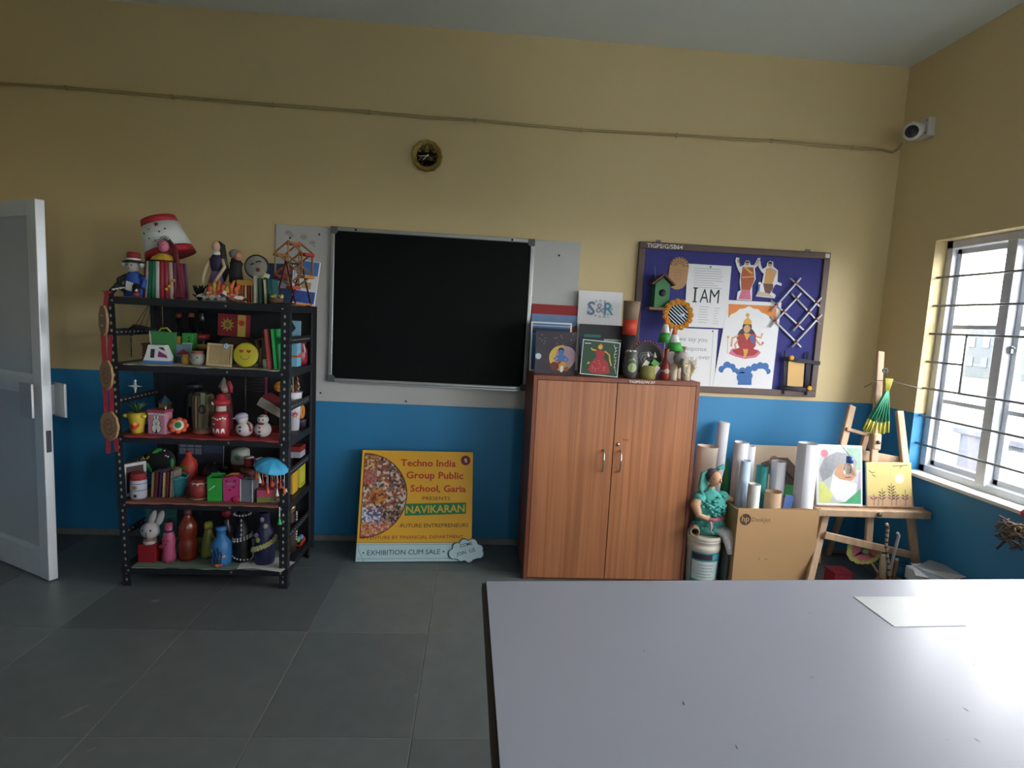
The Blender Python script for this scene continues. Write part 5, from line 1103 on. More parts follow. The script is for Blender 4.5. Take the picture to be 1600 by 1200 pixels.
# black robed doll
t = thing('black_robe_doll', 'doll in black robe and grey bonnet behind the patchwork', 'doll', (-1.352, -.47, Z1))
G().lathe([(.044, 0), (.040, .08), (.030, .14), (.026, .18), (.032, .20), (.02, .215)], m_bk, n=14).build('robe', t); G().ell((.012, -.008, .236), (.022, .024, .025), mat('b8826a', .7, key='doll_skin2')).build('head', t)
G().ell((-.004, .002, .244), (.034, .032, .026), mat('8a8c88', .8, key='grey_bonnet'), rot=(0, .2, 0)).build('bonnet', t)
for k in range(3): G().tube([(-.01, -.02, .22), (-.018+.01*k, -.03, .15), (-.012+.01*k, -.036, .06)], .009, m_bk, 6).build('hair_lock', t)
# moon face disc
t = thing('moon_disc', 'round grey moon-face disc with black rim', 'disc', (-1.278, -.385, Z1+.192), (PI/2-.05, 0, 0))
G().lathe([(0, 0), (.064, 0), (.064, .012), (.060, .014), (.058, .010), (0, .010)], mat('2a2a2c', .6, key='disc_rim'), n=26).build('rim', t); G().lathe([(0, .0102), (.057, .0102), (.055, .0125), (0, .0125)], mat('9a988c', .7, var=.1, key='moon_grey'), n=26).build('face_plate', t)
p = G(Matrix.Rotation(-PI/2, 4, 'X'))
for pts in ([(-.005, .022), (.012, .03), (.024, .026)], [(-.030, .008), (-.02, .016), (-.012, .014)]): p.strip(pts, .007, -.0130, m_ink)
p.flat(circ(.008, -.016, .012, 10), -.0130, mat('7a4038', .6, key='dull_red')); p.build('face_print', t); G().box((0, -.125, .006), (.02, .138, .006), m_bk).build('stand', t)
# patchwork cloth
t = thing('patchwork_cloth', 'crumpled white, red and teal patchwork cloth on the rack edge', 'cloth', (-1.360, -.615, Z1))
rr = random.Random(8); n, mm = 18, 6; vs = []; fs = []
for i in range(n+1):
    for j in range(mm+1):
        x = -.11+.22*i/n; y = -.040+.075*j/mm; e = min(i, n-i)/n*2
        vs.append((x+rr.uniform(-.003, .003), y, .004+.066*(math.sin(PI*min(1, max(0, (j+.5)/mm)))**.8)*(.35+.65*e)*(.7+.5*rr.random())))
for i in range(n):
    for j in range(mm): a = i*(mm+1)+j; fs.append((a, a+mm+1, a+mm+2, a+1))
for k in range(7): G().tube([(-.06+.022*k, -.012, .03), (-.05+.020*k, -.022, .062+.012*(k % 2)), (-.062+.024*k, -.004, .085+.01*(k % 3))], [.010, .012, .005], mat(['c05a34', 'b8983c', 'c4643c'][k % 3], .7, key='gathered_ribbon%d' % (k % 3)), 6).build('ribbon_fold', t)
G().add(vs, fs, mosaic_mat('patchwork_print', ['d8d4d0', 'b83a34', 'd8d4d0', '2f6a68', 'c8703c', 'cfc8c4', '3a4a54', 'd8d4d0', 'b89a6a'], 52), True).build('cloth', t)
# crate, books, pictures
t = thing('slat_crate', 'small yellow wooden crate with orange slats', 'crate', (-1.262, -.555, Z1))
for sx in (-1, 1): G().box((sx*.042, 0, .055), (.008, .06, .11), mat('b08a3c', .7, key='crate_side'), bev=.002).build('side', t)
for k in range(5): G().box((-.031+.0155*k, -.029, .045), (.010, .005, .09), mat(['a06a30', 'b8502c', 'c8b48a', '8a3a24', 'b08a50'][k], .7, key='slat%d' % k), bev=.0015).build('slat', t)
G().box((0, -.028, .098), (.084, .008, .026), mat('b8903c', .7, key='crate_rail'), bev=.002).build('rail', t); G().box((0, 0, .004), (.084, .056, .008), m_bbr).build('floor_board', t); G().box((0, .027, .055), (.08, .005, .11), m_bbr).build('back_board', t)
def book(label, loc, w, h, d, m, rot=(0, 0, 0), group='books on the rack'):
    t = thing('book', label, 'book', loc, rot, group); G().box((-w/2+.001, 0, h/2), (.002, d, h), m).build('cover', t); G().box((w/2-.001, 0, h/2), (.002, d, h), m).build('cover', t); G().box((0, d/2-.001, h/2), (w, .002, h), m).build('spine', t)
    G().box((0, -.002, h/2), (w-.004, d-.006, h-.006), mat('d8d2c2', .8, var=.05, scale=90, key='book_pages')).build('pages', t); return t
for k, (c, w, h_, lab) in enumerate((('b8b4a8', .018, .135, 'white-spined book at the left of the four on the rack top'), ('3a5a4c', .014, .125, 'thin dark green book beside the white one on the rack top'), ('c4bc98', .014, .118, 'thin cream book in the row on the rack top'), ('1f5a58', .024, .122, 'thick teal book right of the cream book on the rack top'))):
    book(lab, (-1.208+.026*k, -.56, Z1), w, h_, .09, mat(c, .6, key='cover_%s' % c), (0, .03*k, PI))
t = thing('paper_rosette', 'lime and white paper rosette resting on the rack top books', 'rosette', (-1.172, -.585, Z1+.128)); G().lathe([(0, 0), (.018, .002), (.020, .010), (.010, .014), (0, .012)], mat('a8b840', .7, key='lime_paper'), n=9, smooth=False).build('rosette', t); G().box((.018, -.012, .010), (.026, .004, .020), m_wc, rot=(0, .3, 0)).build('tag', t)
t, p = picture('sea_canvas', 'dark blue canvas with pink corner behind the moon disc', .20, .222, -1.215, -.322, lean=.06, base=mat('2b4468', .6, var=.4, scale=40, key='deep_blue'), z=Z1)
p.flat(circ(.068, .185, .026, 10), -.0009, mat('b8586c', .6, key='pink_daub')); p.flat(rect(-.10, .09, .10, .13), -.0008, mat('8a9aa8', .6, var=.3, scale=40, key='foam_daub')); p.build('painting_print', t)
t, p = picture('sky_canvas', 'white and sky blue canvas leaning behind the stick ferris wheel', .125, .245, -1.060, -.315, lean=.10, roll=.10, base=m_pap, z=Z1)
p.flat(rect(-.058, .165, .058, .24), -.0008, mat('4a7ab8', .6, var=.3, scale=30, key='sky_daub')); p.flat(rect(-.058, .01, .058, .075), -.0008, mat('3a5aa8', .6, var=.3, scale=30, key='blue_daub')); p.flat(rect(-.02, .09, .03, .125), -.0010, mat('b8a068', .6, key='sand_daub')); p.build('painting_print', t)
# stick ferris wheel
m_ps = mat('b8743a', .7, var=.15, key='orange_stick'); m_pr = mat('5a1f20', .6, key='maroon_stick'); m_pw = mat('b89870', .7, key='plain_stick')
t = thing('ferris_wheel', 'toy ferris wheel of orange and maroon craft sticks', 'model', (-1.066, -.46, Z1), (0, 0, -.55))
C_ = Vector((0, 0, .215)); R_ = .112
def stick(a, b, m, nm='stick', w=.010, d=.004):
    a = Vector(a); b = Vector(b); z = (b-a).normalized(); y = Vector((0, 1, 0)); y = (y-z*y.dot(z)); y = y.normalized() if y.length > 1e-4 else Vector((1, 0, 0)); x = y.cross(z); M_ = Matrix((x, y, z)).transposed().to_4x4(); M_.translation = (a+b)/2
    return G(M_).box((0, 0, 0), (w, d, (b-a).length), m, bev=.0012).build(nm, t)
for yy in (-.035, .035):
    pts = [C_+Vector((R_*math.cos(PI/6+k*PI/3), yy, R_*math.sin(PI/6+k*PI/3))) for k in range(6)]
    for k in range(6): stick(pts[k], pts[(k+1) % 6], m_ps if k % 2 else m_pw, 'rim_stick')
    for k in range(3): stick(pts[k], pts[k+3], [m_ps, m_pw, m_pw][k], 'spoke')
    for sx in (-1, 1): stick((0, yy*1.45, .225), (sx*.075, yy*1.45, .004), m_pr, 'support_leg')
    stick((-.075, yy*1.45, .006), (.075, yy*1.45, .006), m_ps, 'base_stick')
for sx in (-1, 1): stick((sx*.072, -.055, .008), (sx*.072, .055, .008), m_ps, 'base_stick')
G().cyl((0, -.055, .215), (0, .055, .215), .004, m_ink, 8).build('axle', t)
for k in range(6):
    c = C_+Vector((R_*math.cos(PI/6+k*PI/3), 0, R_*math.sin(PI/6+k*PI/3)-.012)); G().box(c, (.042, .064, .016), mat(['a82c28', 'b8502c', 'b87a34'][k % 3], .7, key='cabin%d' % (k % 3)), bev=.003).build('cabin', t)
t = thing('flower_basket', 'tiny brown basket of pale yellow flowers at the rack edge', 'basket', (-1.098, -.63, Z1))
G().lathe([(.024, 0), (.032, .012), (.036, .03), (.032, .03), (.028, .015)], mat('5a4434', .8, bump=.3, key='wicker'), n=14).build('bowl', t)
rr = random.Random(2)
for k in range(12): a = rr.random()*2*PI; r_ = rr.uniform(0, .03); G().ell((r_*math.cos(a), r_*math.sin(a), .034+rr.random()*.012), (.010, .010, .008), mat(['b0a860', '8a9a5a', 'a88a4c'][k % 3], .7, key='dry_flower%d' % (k % 3)), 7, 5).build('flower', t)

# ------------------------------------------------------------------ second shelf
t = thing('house_pouch', 'white sewn pouch shaped like a house with purple window', 'pouch', (-1.682, -.600, Z2))
G().prism([(-.064, 0), (.062, 0), (.060, .014), (-.062, .014)], -.022, .022, mat('3f72b0', .7, key='pouch_blue')).build('base_band', t)
G().prism([(-.061, .014), (.060, .014), (.064, .035), (.040, .092), (-.036, .092), (-.045, .06)], -.020, .020, mat('cfd2d2', .7, var=.06, key='pouch_white')).build('body', t)
G().flat([(-.028, .028), (-.008, .028), (-.004, .072), (-.024, .072)], -.0206, mat('20303c', .6, key='dark_window')).flat([(.008, .034), (.056, .030), (.050, .044), (.014, .064)], -.0206, mat('7a2468', .6, key='plum_window')).flat([(.012, .082), (.036, .082), (.046, .064), (.020, .074)], -.0206, mat('20303c', .6, key='dark_window')).build('window_print', t)
t = thing('green_tote', 'green felt tote behind the house pouch', 'bag', (-1.690, -.535, Z2)); G().prism([(-.036, 0), (.048, 0), (.062, .155), (-.055, .158)], -.014, .014, mat('3a8048', .8, var=.1, key='green_felt')).build('bag_body', t)
G().tube([(-.02, 0, .155), (-.01, 0, .172), (.02, 0, .175), (.038, 0, .156)], .005, mat('a8a838', .7, key='yellow_handle'), 7).build('handle', t); G().strip([(-.058, .155), (-.044, .0)], .006, -.0148, m_wc).build('edge_trim_print', t)
t = thing('brown_basket', 'square brown woven basket at the left of second shelf', 'basket', (-1.795, -.43, Z2))
for k in range(5): G().box((0, 0, .008+.016*k), (.08-.001*k, .075, .0145), mat('6a3f2a', .8, var=.2, scale=70, bump=.4, key='brown_weave'), bev=.005).build('woven_band', t)
G().box((0, 0, .084), (.086, .08, .008), mat('7a4c34', .8, key='basket_rim'), bev=.003).build('rim', t)
t = thing('lime_box', 'lime green card box with dark dots on second shelf', 'box', (-1.622, -.40, Z2)); G().box((0, 0, .075), (.055, .055, .15), mat('3aa048', .6, key='lime_card'), bev=.003).build('box_body', t); G().flat(circ(.008, .125, .005, 8), -.0279, m_ink).flat(circ(.008, .108, .005, 8), -.0279, m_ink).flat(rect(-.0275, .09, .0275, .098), -.0279, m_wc).build('dot_print', t)
t = thing('yellow_carton', 'yellow gift carton tied with ribbon beside the lime box', 'box', (-1.692, -.40, Z2)); G().box((0, 0, .065), (.06, .05, .13), mat('b89a34', .6, var=.1, key='mustard_card'), bev=.003).build('box_body', t); G().box((0, 0, .065), (.012, .052, .132), mat('8a6a24', .6, key='ribbon_brown')).build('ribbon', t)
t, p = picture('boat_card', 'small card of a red boat on pale blue', .075, .092, -1.610, -.50, lean=.08, base=mat('7aa0b8', .6, key='pale_blue_card'), z=Z2, th=.006, cat='card')
p.flat([(-.035, .04), (.0, .07), (.028, .05), (.02, .035)], -.0009, mat('b83c4c', .6, key='boat_red')).flat(rect(-.0375, .0, .0375, .03), -.0009, mat('4a6478', .6, key='slate')).build('painting_print', t)
bottle('mustard_pot', 'tiny mustard pot beside the grey face pot', (-1.556, -.575, Z2), [(.018, 0), (.024, .015), (.023, .032), (.018, .040), (.020, .048), (.016, .048)], mat('a8842c', .6, key='mustard_glaze'), 'pot')
t = bottle('face_pot', 'round grey pot with painted cat face and red rim', (-1.493, -.595, Z2), [(.022, 0), (.034, .015), (.037, .035), (.032, .054), (.026, .060)], mat('8d8f84', .6, var=.12, key='grey_pot'), 'pot'); G().lathe([(.026, .058), (.030, .064), (.029, .072), (.022, .070)], mat('8a4a3c', .6, key='rim_red'), n=18).build('rim', t)
for x in (-.014, .014): patch(t, .037, .038, circ(x, 0, .004, 8), m_ink)
patch(t, .037, .028, circ(0, 0, .003, 6), m_ink)
t = bottle('dark_bottle', 'tall dark glass bottle with red collar at the back of second shelf', (-1.583, -.345, Z2), [(.034, 0), (.036, .02), (.036, .15), (.016, .19), (.014, .25), (.018, .27), (.0, .27)], mat('17171c', .12, key='black_glass')); G().lathe([(.0365, .115), (.0375, .13), (.0365, .145)], mat('8a2424', .5, key='collar_red')).build('band', t); G().lathe([(.0365, .06), (.0372, .075), (.0365, .09)], mat('a8843c', .5, key='band_gold')).build('band', t)
t = bottle('dark_bottle', 'dark bottle with copper cap at the left back of second shelf', (-1.715, -.325, Z2), [(.030, 0), (.032, .14), (.014, .18), (.013, .23), (.0, .231)], mat('17171c', .12, key='black_glass')); G().lathe([(.016, .225), (.016, .25), (0, .251)], mat('7a3a24', .4, .4, key='copper_cap')).build('cap', t)
t = bottle('dark_bottle', 'dark bottle with rust cap between the other two dark bottles', (-1.650, -.320, Z2), [(.028, 0), (.030, .13), (.013, .17), (.012, .235), (.0, .236)], mat('17171c', .12, key='black_glass')); G().lathe([(.015, .232), (.015, .254), (0, .255)], mat('8a4434', .4, key='rust_cap')).build('cap', t)
t = thing('treasure_box', 'dark brown domed box under the red sun box', 'box', (-1.365, -.40, Z2)); G().box((0, 0, .05), (.175, .11, .10), mat('2f2420', .6, var=.2, key='dark_wood'), bev=.004).build('box_body', t)
G().prism([(-.0875, .10)]+[(.0875*math.cos(a), .10+.042*math.sin(a)) for a in [PI-PI*i/12 for i in range(13)]][::-1]+[], -.055, .055, mat('38291f', .6, var=.2, key='dark_lid')).build('lid', t)
t = thing('sun_box', 'red box with a golden sun and yellow side panel', 'box', (-1.388, -.415, Z2+.1425), (0, .03, 0)); G().box((0, 0, .060), (.145, .06, .118), mat('7a1c24', .6, var=.08, key='deep_red_card'), bev=.002).build('box_body', t)
G().flat(rect(.030, .003, .071, .117), -.0306, mat('c8a850', .6, key='cream_yellow')).flat(star(-.022, .062, .038, .020, 10), -.0306, mat('a88a34', .6, key='sun_gold')).flat(circ(-.022, .062, .014, 14), -.0309, mat('6a6030', .6, key='sun_heart')).flat(star(.050, .075, .022, .012, 7), -.0309, mat('b83424', .6, key='bright_red')).build('sun_print', t)
t = thing('bamboo_frame', 'woven bamboo mat frame with a small blue flower', 'frame', (-1.378, -.622, Z2), (-.10, .03, 0))
for k in range(14): G().box((-.049+.0076*k, .002, .055), (.0066, .003, .095), mat('a8936a', .8, var=.15, key='bamboo'), bev=.001).build('bamboo_slat', t)
for c, s in (((0, 0, .006), (.125, .010, .012)), ((0, 0, .108), (.125, .010, .012)), ((-.058, 0, .057), (.010, .010, .09)), ((.058, 0, .057), (.010, .010, .09))): G().box(c, s, mat('b8a47c', .8, key='bamboo_pale'), bev=.003).build('frame_bar', t)
for k in range(5): a = 2*PI*k/5; G().ell((.03+.008*math.cos(a), -.008, .104+.008*math.sin(a)), (.007, .004, .007), mat('9ab8c8', .7, key='pale_blue_petal'), 7, 5).build('petal', t)
t = thing('smiley_disc', 'yellow smiling face disc with red heart eyes', 'disc', (-1.246, -.615, Z2+.063), (PI/2-.10, 0, 0)); G().lathe([(0, 0), (.055, 0), (.062, .006), (.060, .014), (.05, .018), (0, .020)], mat('b4ac2c', .6, var=.05, key='smiley_yellow'), n=30).build('disc', t)
p = G(Matrix.Rotation(-PI/2, 4, 'X'))
for x in (-.018, .018): p.flat([(x, .008), (x+.011, .018), (x+.008, .026), (x, .022), (x-.008, .026), (x-.011, .018)], -.0206, mat('a02c20', .6, key='heart_red'))
p.strip([(.022*math.cos(a), -.004+.02*math.sin(a)) for a in [PI+PI*i/10 for i in range(11)]], .0028, -.0206, mat('5a4a18', .6, key='smile_line')); p.build('face_print', t)
t = thing('wire_lady', 'brown clay figurine of a lady with bent arm', 'figurine', (-1.180, -.545, Z2)); m_cl = mat('6a5444', .7, var=.2, key='brown_clay')
G().lathe([(.034, 0), (.030, .04), (.018, .10), (.014, .12), (.020, .145), (.012, .158)], m_cl, n=12).build('gown', t); G().ell((.002, -.002, .174), (.013, .013, .017), m_cl).build('head', t); G().ell((.004, .006, .180), (.014, .012, .014), m_bk, 8, 6).build('hair', t)
G().tube([(-.016, 0, .145), (-.045, -.004, .132), (-.032, -.01, .092), (-.02, -.016, .09)], .0052, m_cl, 7).build('arm', t); G().tube([(.016, 0, .145), (.026, -.004, .12), (.014, -.014, .10)], .0052, m_cl, 7).build('arm', t); G().box((-.012, -.03, .05), (.006, .004, .10), mat('a89a84', .7, key='pale_sash'), rot=(.12, .1, 0)).build('sash', t)
bottle('white_cup', 'small white cup between the clay lady and the red book', (-1.150, -.605, Z2), [(.014, 0), (.020, .02), (.018, .045), (.015, .045), (.016, .02)], mat('b8b8b4', .5, key='white_ceramic'), 'cup')
book('coral red book leaning beside the bright green book', (-1.122, -.60, Z2), .018, .198, .10, mat('a8484a', .6, key='coral_cover'), (0, .10, PI)); book('bright green book leaning at the right of the second shelf', (-1.090, -.60, Z2), .018, .200, .10, mat('2fae58', .5, key='vivid_green'), (0, .10, PI))
t = thing('gift_box', 'sky blue gift box with red bow at the side of second shelf', 'gift box', (-1.074, -.435, Z2)); G().box((0, 0, .062), (.07, .07, .124), mat('6fa8c0', .6, var=.08, key='sky_card'), bev=.003).build('box_body', t); G().box((0, 0, .055), (.072, .072, .010), mat('b84a34', .6, key='ribbon_red')).build('ribbon', t)
for sx in (-1, 1): G().ell((.036, sx*.012, .06), (.006, .014, .010), mat('b84a34', .6, key='ribbon_red'), 8, 6).build('bow_loop', t)
t = thing('red_pouch', 'shiny crimson pouch at the right rear of second shelf', 'pouch', (-1.066, -.315, Z2)); G().lathe([(.028, 0), (.036, .02), (.034, .08), (.022, .105), (.028, .125), (.0, .125)], mat('8a1c30', .35, var=.1, key='crimson_satin'), n=16).build('bag', t); G().tube([(.02, -.024, .115), (.026, -.03, .10), (.03, -.028, .07)], .004, m_wc, 6).build('cord', t)
t, p = picture('paper_peak', 'pale blue pointed paper card at the rear of second shelf', .05, .24, -1.085, -.352, lean=.04, base=mat('7ab0c4', .6, var=.1, key='aqua_paper'), z=Z2, th=.004, cat='card'); p.flat([(-.025, .24), (.0, .20), (-.025, .17)], -.0009, m_nav).build('painting_print', t)
# bird mobile hung from the rack top
t = thing('bird_mobile', 'black bird mobile hanging from the rack top on threads', 'mobile', (-1.757, -.56, RZ[0]-.005))
G().tube([(-.085, 0, -.155), (-.06, 0, -.138), (-.02, 0, -.142), (.02, 0, -.150), (.05, 0, -.152)], [.005, .010, .009, .007, .004], m_bk, 7).build('bird_body', t)
for x in (-.06, -.035, .0, .03): G().cyl((.03, 0, -.0), (x, 0, -.142), .0014, m_bk, 5).build('thread', t)
G().tube([(-.082, 0, -.155), (-.088, 0, -.175), (-.075, 0, -.188), (-.062, 0, -.180), (-.066, 0, -.168)], .004, m_bk, 6).build('swirl', t)
for k in range(9): G().ell((-.076, 0, -.20-.011*k), (.004, .004, .006), m_bk, 6, 5).build('bead', t)
t = thing('star_ornament', 'shiny white star hanging under the second shelf', 'ornament', (-1.795, -.60, RZ[1]-.036)); G().cyl((0, 0, .032), (0, 0, -.05), .0012, m_ink, 5).build('thread', t); G().ell((0, 0, -.056), (.006, .006, .006), m_wc, 8, 6).build('bead', t)
G().prism(star(0, -.082, .034, .007, 4), -.004, .004, mat('d8d4cc', .25, .3, key='pearl_star')).build('star', t)

# ------------------------------------------------------------------ middle shelf
t = thing('pineapple_pot', 'yellow and red pot with spiky green leaves', 'plant pot', (-1.785, -.605, Z3)); G().lathe([(.028, 0), (.030, .02), (.040, .07), (.046, .09), (.040, .105), (.034, .10)], mat('b8a030', .6, var=.12, key='pot_yellow'), n=18).build('pot', t)
patch(t, .036, .045, circ(0, 0, .024, 12, sx=1.15), m_red); patch(t, .0375, .05, circ(.006, 0, .010, 10), mat('d8a84a', .6, key='pot_spot'))
for k in range(7): a = PI*k/6; G().ell((.05*math.cos(a)*.9, -.024, .088), (.012, .010, .010), mat('c0b040', .6, key='pot_frill'), 8, 6).build('frill', t)
for k in range(14): a = 2*PI*k/14; q_ = .3+.7*(k % 3)/2; G().tube([(0, 0, .098), (.02*math.cos(a)*q_*1.2, .02*math.sin(a)*q_*1.2, .135), (.052*math.cos(a)*q_, .04*math.sin(a)*q_, .145+.012*(k % 2))], [.006, .005, .001], mat('2a4a2c', .6, var=.2, key='leaf_dark'), 5).build('leaf', t)
t = thing('bunny_box', 'pink pencil box with a white rabbit on its front', 'box', (-1.676, -.600, Z3), (0, 0, -.12)); G().box((0, 0, .055), (.088, .062, .11), mat('b0788c', .6, var=.06, key='pink_card'), bev=.002).build('box_body', t); G().box((0, 0, .116), (.094, .068, .014), mat('8a3850', .6, key='wine_lid'), bev=.002).build('lid', t)
p = G(); p.flat(rect(-.044, .098, .044, .104), -.0316, m_wc)
for x, z, r_ in ((.0, .058, .019), (.0, .030, .023)): p.flat(circ(x, z, r_+.003, 16), -.0318, m_ink); p.flat(circ(x, z, r_, 16), -.0320, m_wc)
for sx in (-1, 1): p.flat(circ(sx*.008, .086, .016, 12, sx=.4), -.0319, m_ink); p.flat(circ(sx*.008, .086, .013, 12, sx=.4), -.0321, m_wc); p.flat(circ(sx*.007, .062, .0025, 6), -.0324, m_ink)
p.flat(circ(0, .052, .004, 8), -.0324, m_ink); p.flat([(-.006, .006), (.006, .006), (.0, .034)], -.0324, m_ink); p.build('rabbit_print', t); G().cyl((.028, 0, .123), (.028, 0, .138), .003, m_wc, 7).build('knob', t)
t = thing('felt_flower', 'orange felt flower with green heart', 'flower', (-1.580, -.612, Z3+.044), (PI/2-.35, 0, .2)); m_of = mat('d0502c', .7, var=.12, key='orange_felt')
for k in range(8): a = 2*PI*k/8; G().ell((.032*math.cos(a), .028*math.sin(a), .004), (.016, .015, .008), m_of, 9, 6).build('petal', t)
G().lathe([(0, 0), (.030, .003), (.026, .012), (0, .014)], mat('d0ccc0', .7, key='flower_white'), n=14).build('ring', t); G().lathe([(0, .010), (.016, .012), (.012, .020), (0, .022)], mat('1f7a34', .7, key='flower_green'), n=10, smooth=False).build('heart', t)
t = thing('bark_bottle', 'bottle dressed in rough brown bark with dark handle', 'bottle', (-1.485, -.555, Z3)); G().lathe([(.046, 0), (.050, .012), (.046, .03), (.047, .16), (.044, .20), (.036, .208), (.036, .19)], mat('5c5040', .9, var=.3, scale=30, bump=.6, key='bark_brown'), n=20).build('body', t)
for k in range(16): a = 2*PI*k/16; G().tube([(.047*math.cos(a), .047*math.sin(a), .03), (.0485*math.cos(a+.05), .0485*math.sin(a+.05), .10), (.046*math.cos(a), .046*math.sin(a), .195)], .0045, mat(['6a5c48', '4c4234', '756a50'][k % 3], .9, key='bark_strip%d' % (k % 3)), 5).build('bark_strip', t)
G().tube([(.020+.016*math.cos(i*PI/5), -.054, .13+.020*math.sin(i*PI/5)) for i in range(10)], .0042, m_bk, 6, closed=True).build('handle_ring', t); G().lathe([(.048, 0), (.053, .006), (.048, .02)], mat('8a4a3c', .7, key='terracotta_foot'), n=18).build('foot', t); G().box((.020, -.05, .185), (.018, .008, .06), mat('6c7a5c', .7, key='olive_strap')).build('strap', t)
t = thing('santa_bottle', 'red bottle painted with white swirls and a red cap', 'bottle', (-1.372, -.612, Z3)); G().lathe([(.038, 0), (.041, .02), (.043, .08), (.040, .11), (.026, .128)], mat('8c1c26', .45, var=.08, key='santa_red'), n=20).build('body', t); G().lathe([(.026, .126), (.024, .15), (.026, .155)], mat('b8b0a4', .6, key='neck_white'), n=16).build('neck', t)
c_ = G().lathe([(.030, .156), (.042, .164), (.044, .178), (.034, .188), (.026, .190), (.022, .205), (.012, .215), (.0, .217)], mat('9a1f2c', .6, key='cap_red'), n=16).build('cap', t); G().ell((-.026, -.030, .170), (.010, .007, .010), m_wc, 8, 6).build('pompom', c_)
for x0 in (-.024, .0, .024): patch(t, .0425, .02, [(x0-.009, 0), (x0-.007, .02), (x0, .026), (x0+.007, .02), (x0+.009, 0), (x0+.006, 0), (x0+.004, .016), (x0, .021), (x0-.004, .016), (x0-.006, 0)], m_wc)
for i in range(7): patch(t, .043, .094+.004*math.sin(i*1.6), circ(-.036+.012*i, 0, .005, 8), m_wc)
for x in (-.030, -.018): patch(t, .043, .066, circ(x, 0, .0045, 8), m_wc)
t = thing('snowman', 'snowman with a white cap pulled over its face', 'snowman', (-1.262, -.605, Z3)); m_sn = mat('c4bfbc', .7, var=.06, key='snow_white')
G().ell((.004, 0, .040), (.044, .036, .040), m_sn).build('body', t); hd = G().ell((-.008, -.004, .092), (.030, .028, .027), m_sn).build('head', t); G().ell((-.010, -.006, .103), (.032, .030, .020), mat('a8a0b4', .7, key='lilac_cap'), rot=(0, -.2, 0)).build('cap', t); G().ell((-.036, -.014, .094), (.018, .016, .005), mat('a8a0b4', .7, key='lilac_cap')).build('cap_peak', t)
for z in (.052, .034): G().ell((-.006, -.036, z), (.006, .004, .006), m_ink, 7, 5).build('button', t)
G().tube([(.024, -.016, .072), (.036, -.02, .05), (.040, -.02, .03)], .006, mat('8a2030', .7, key='scarf_red'), 6).build('scarf', t); G().ell((-.016, -.030, .084), (.003, .003, .003), m_ink, 6, 5).build('eye', hd)
t = thing('snowman', 'snowman with a dark red bow tie and black eyes', 'snowman', (-1.166, -.610, Z3)); G().ell((.0, 0, .040), (.042, .036, .040), m_sn).build('body', t); hd = G().ell((.002, -.004, .092), (.028, .027, .026), m_sn).build('head', t)
for x in (-.010, .010): G().ell((x, -.029, .094), (.004, .003, .004), m_ink, 7, 5).build('eye', hd)
G().ell((.0, -.028, .074), (.018, .008, .006), mat('7a1c28', .7, key='bow_red'), 8, 6).build('bow_tie', t); G().tube([(-.024, -.012, .104), (.0, -.024, .112), (.024, -.010, .106)], .003, mat('3a3a40', .6, key='headphone'), 6).build('hair_band', t)
for z in (.055, .034, .016): G().ell((-.004, -.036+.1*abs(z-.04)**1.2, z), (.006, .004, .006), m_ink if z < .05 else m_red, 7, 5).build('button', t)
t = thing('gnome_figure', 'gnome with a grey pointed hat behind the santa bottle', 'figurine', (-1.420, -.445, Z3)); G().lathe([(.036, 0), (.038, .06), (.034, .14), (.026, .19), (.016, .20)], mat('5a2a2c', .7, key='gnome_coat'), n=14).build('coat', t); G().ell((0, -.004, .218), (.024, .024, .024), mat('9a7a70', .7, key='gnome_face')).build('head', t); G().lathe([(.030, .226), (.028, .236), (.0, .285)], mat('6c6460', .8, key='gnome_hat'), c=(-.006, -.004, 0), n=12).build('hat', t); G().tube([(.018, -.01, .26), (.03, -.01, .23), (.034, -.012, .20)], [.012, .014, .008], mat('8a2834', .7, key='gnome_red'), 8).build('hat_flap', t)
t = thing('wire_stand', 'dark wire rack with a pink end post at the back of the middle shelf', 'stand', (-1.295, -.36, Z3))
for k in range(6): G().cyl((-.055, 0, .20+.017*k), (.055, 0, .20+.017*k), .003, mat('3c3a3a', .5, .4, key='dull_wire'), 6).build('wire', t)
for x, m_ in ((-.055, mat('3c3a3a', .5, .4, key='dull_wire')), (.055, mat('8a3a54', .6, key='pink_post'))): G().cyl((x, 0, 0), (x, 0, .30), .008, m_, 8).build('post', t)
t = thing('roof_model', 'tilted model roof with red tiles and a grey edge', 'model', (-1.100, -.49, Z3)); M_ = Matrix.Translation((-.045, -.015, .142)) @ Matrix.Rotation(.50, 4, 'Y')
G(M_).box((0, -.045, .0), (.145, .016, .045), mat('8a8478', .8, var=.25, scale=30, bump=.3, key='rough_grey'), bev=.003).build('edge_board', t); G(M_).box((0, .015, .030), (.14, .11, .018), mat('6a1c24', .6, var=.15, key='dark_red_tile'), bev=.003).build('roof_slab', t)
G().box((-.01, .02, .055), (.03, .03, .11), m_bbr).build('support_post', t)
t = thing('orange_slice', 'round orange slice ornament above the model roof', 'ornament', (-1.140, -.435, Z3+.242), (PI/2, 0, 0)); G().lathe([(0, 0), (.027, 0), (.029, .006), (.026, .011), (0, .011)], mat('c08a28', .6, key='orange_rind'), n=18).build('rind', t)
for k in range(6): a = 2*PI*k/6; G().ell((.014*math.cos(a), .014*math.sin(a), .011), (.008, .006, .003), mat('b0601c', .5, key='orange_flesh'), 7, 5, rot=(0, 0, a)).build('segment', t)
G().cyl((0, -.02, .004), (0, -.242, .004), .004, m_bk, 6).build('stand_rod', t)
t = thing('bird_house_mini', 'tiny ochre house with a blue roof at the back left of middle shelf', 'model', (-1.755, -.40, Z3)); G().box((0, 0, .06), (.045, .045, .12), mat('7a6a34', .7, key='ochre_wall'), bev=.002).build('wall', t); G().lathe([(.040, .12), (.0, .165)], mat('3a5a74', .7, key='slate_blue_roof'), n=4, smooth=False).build('roof', t)
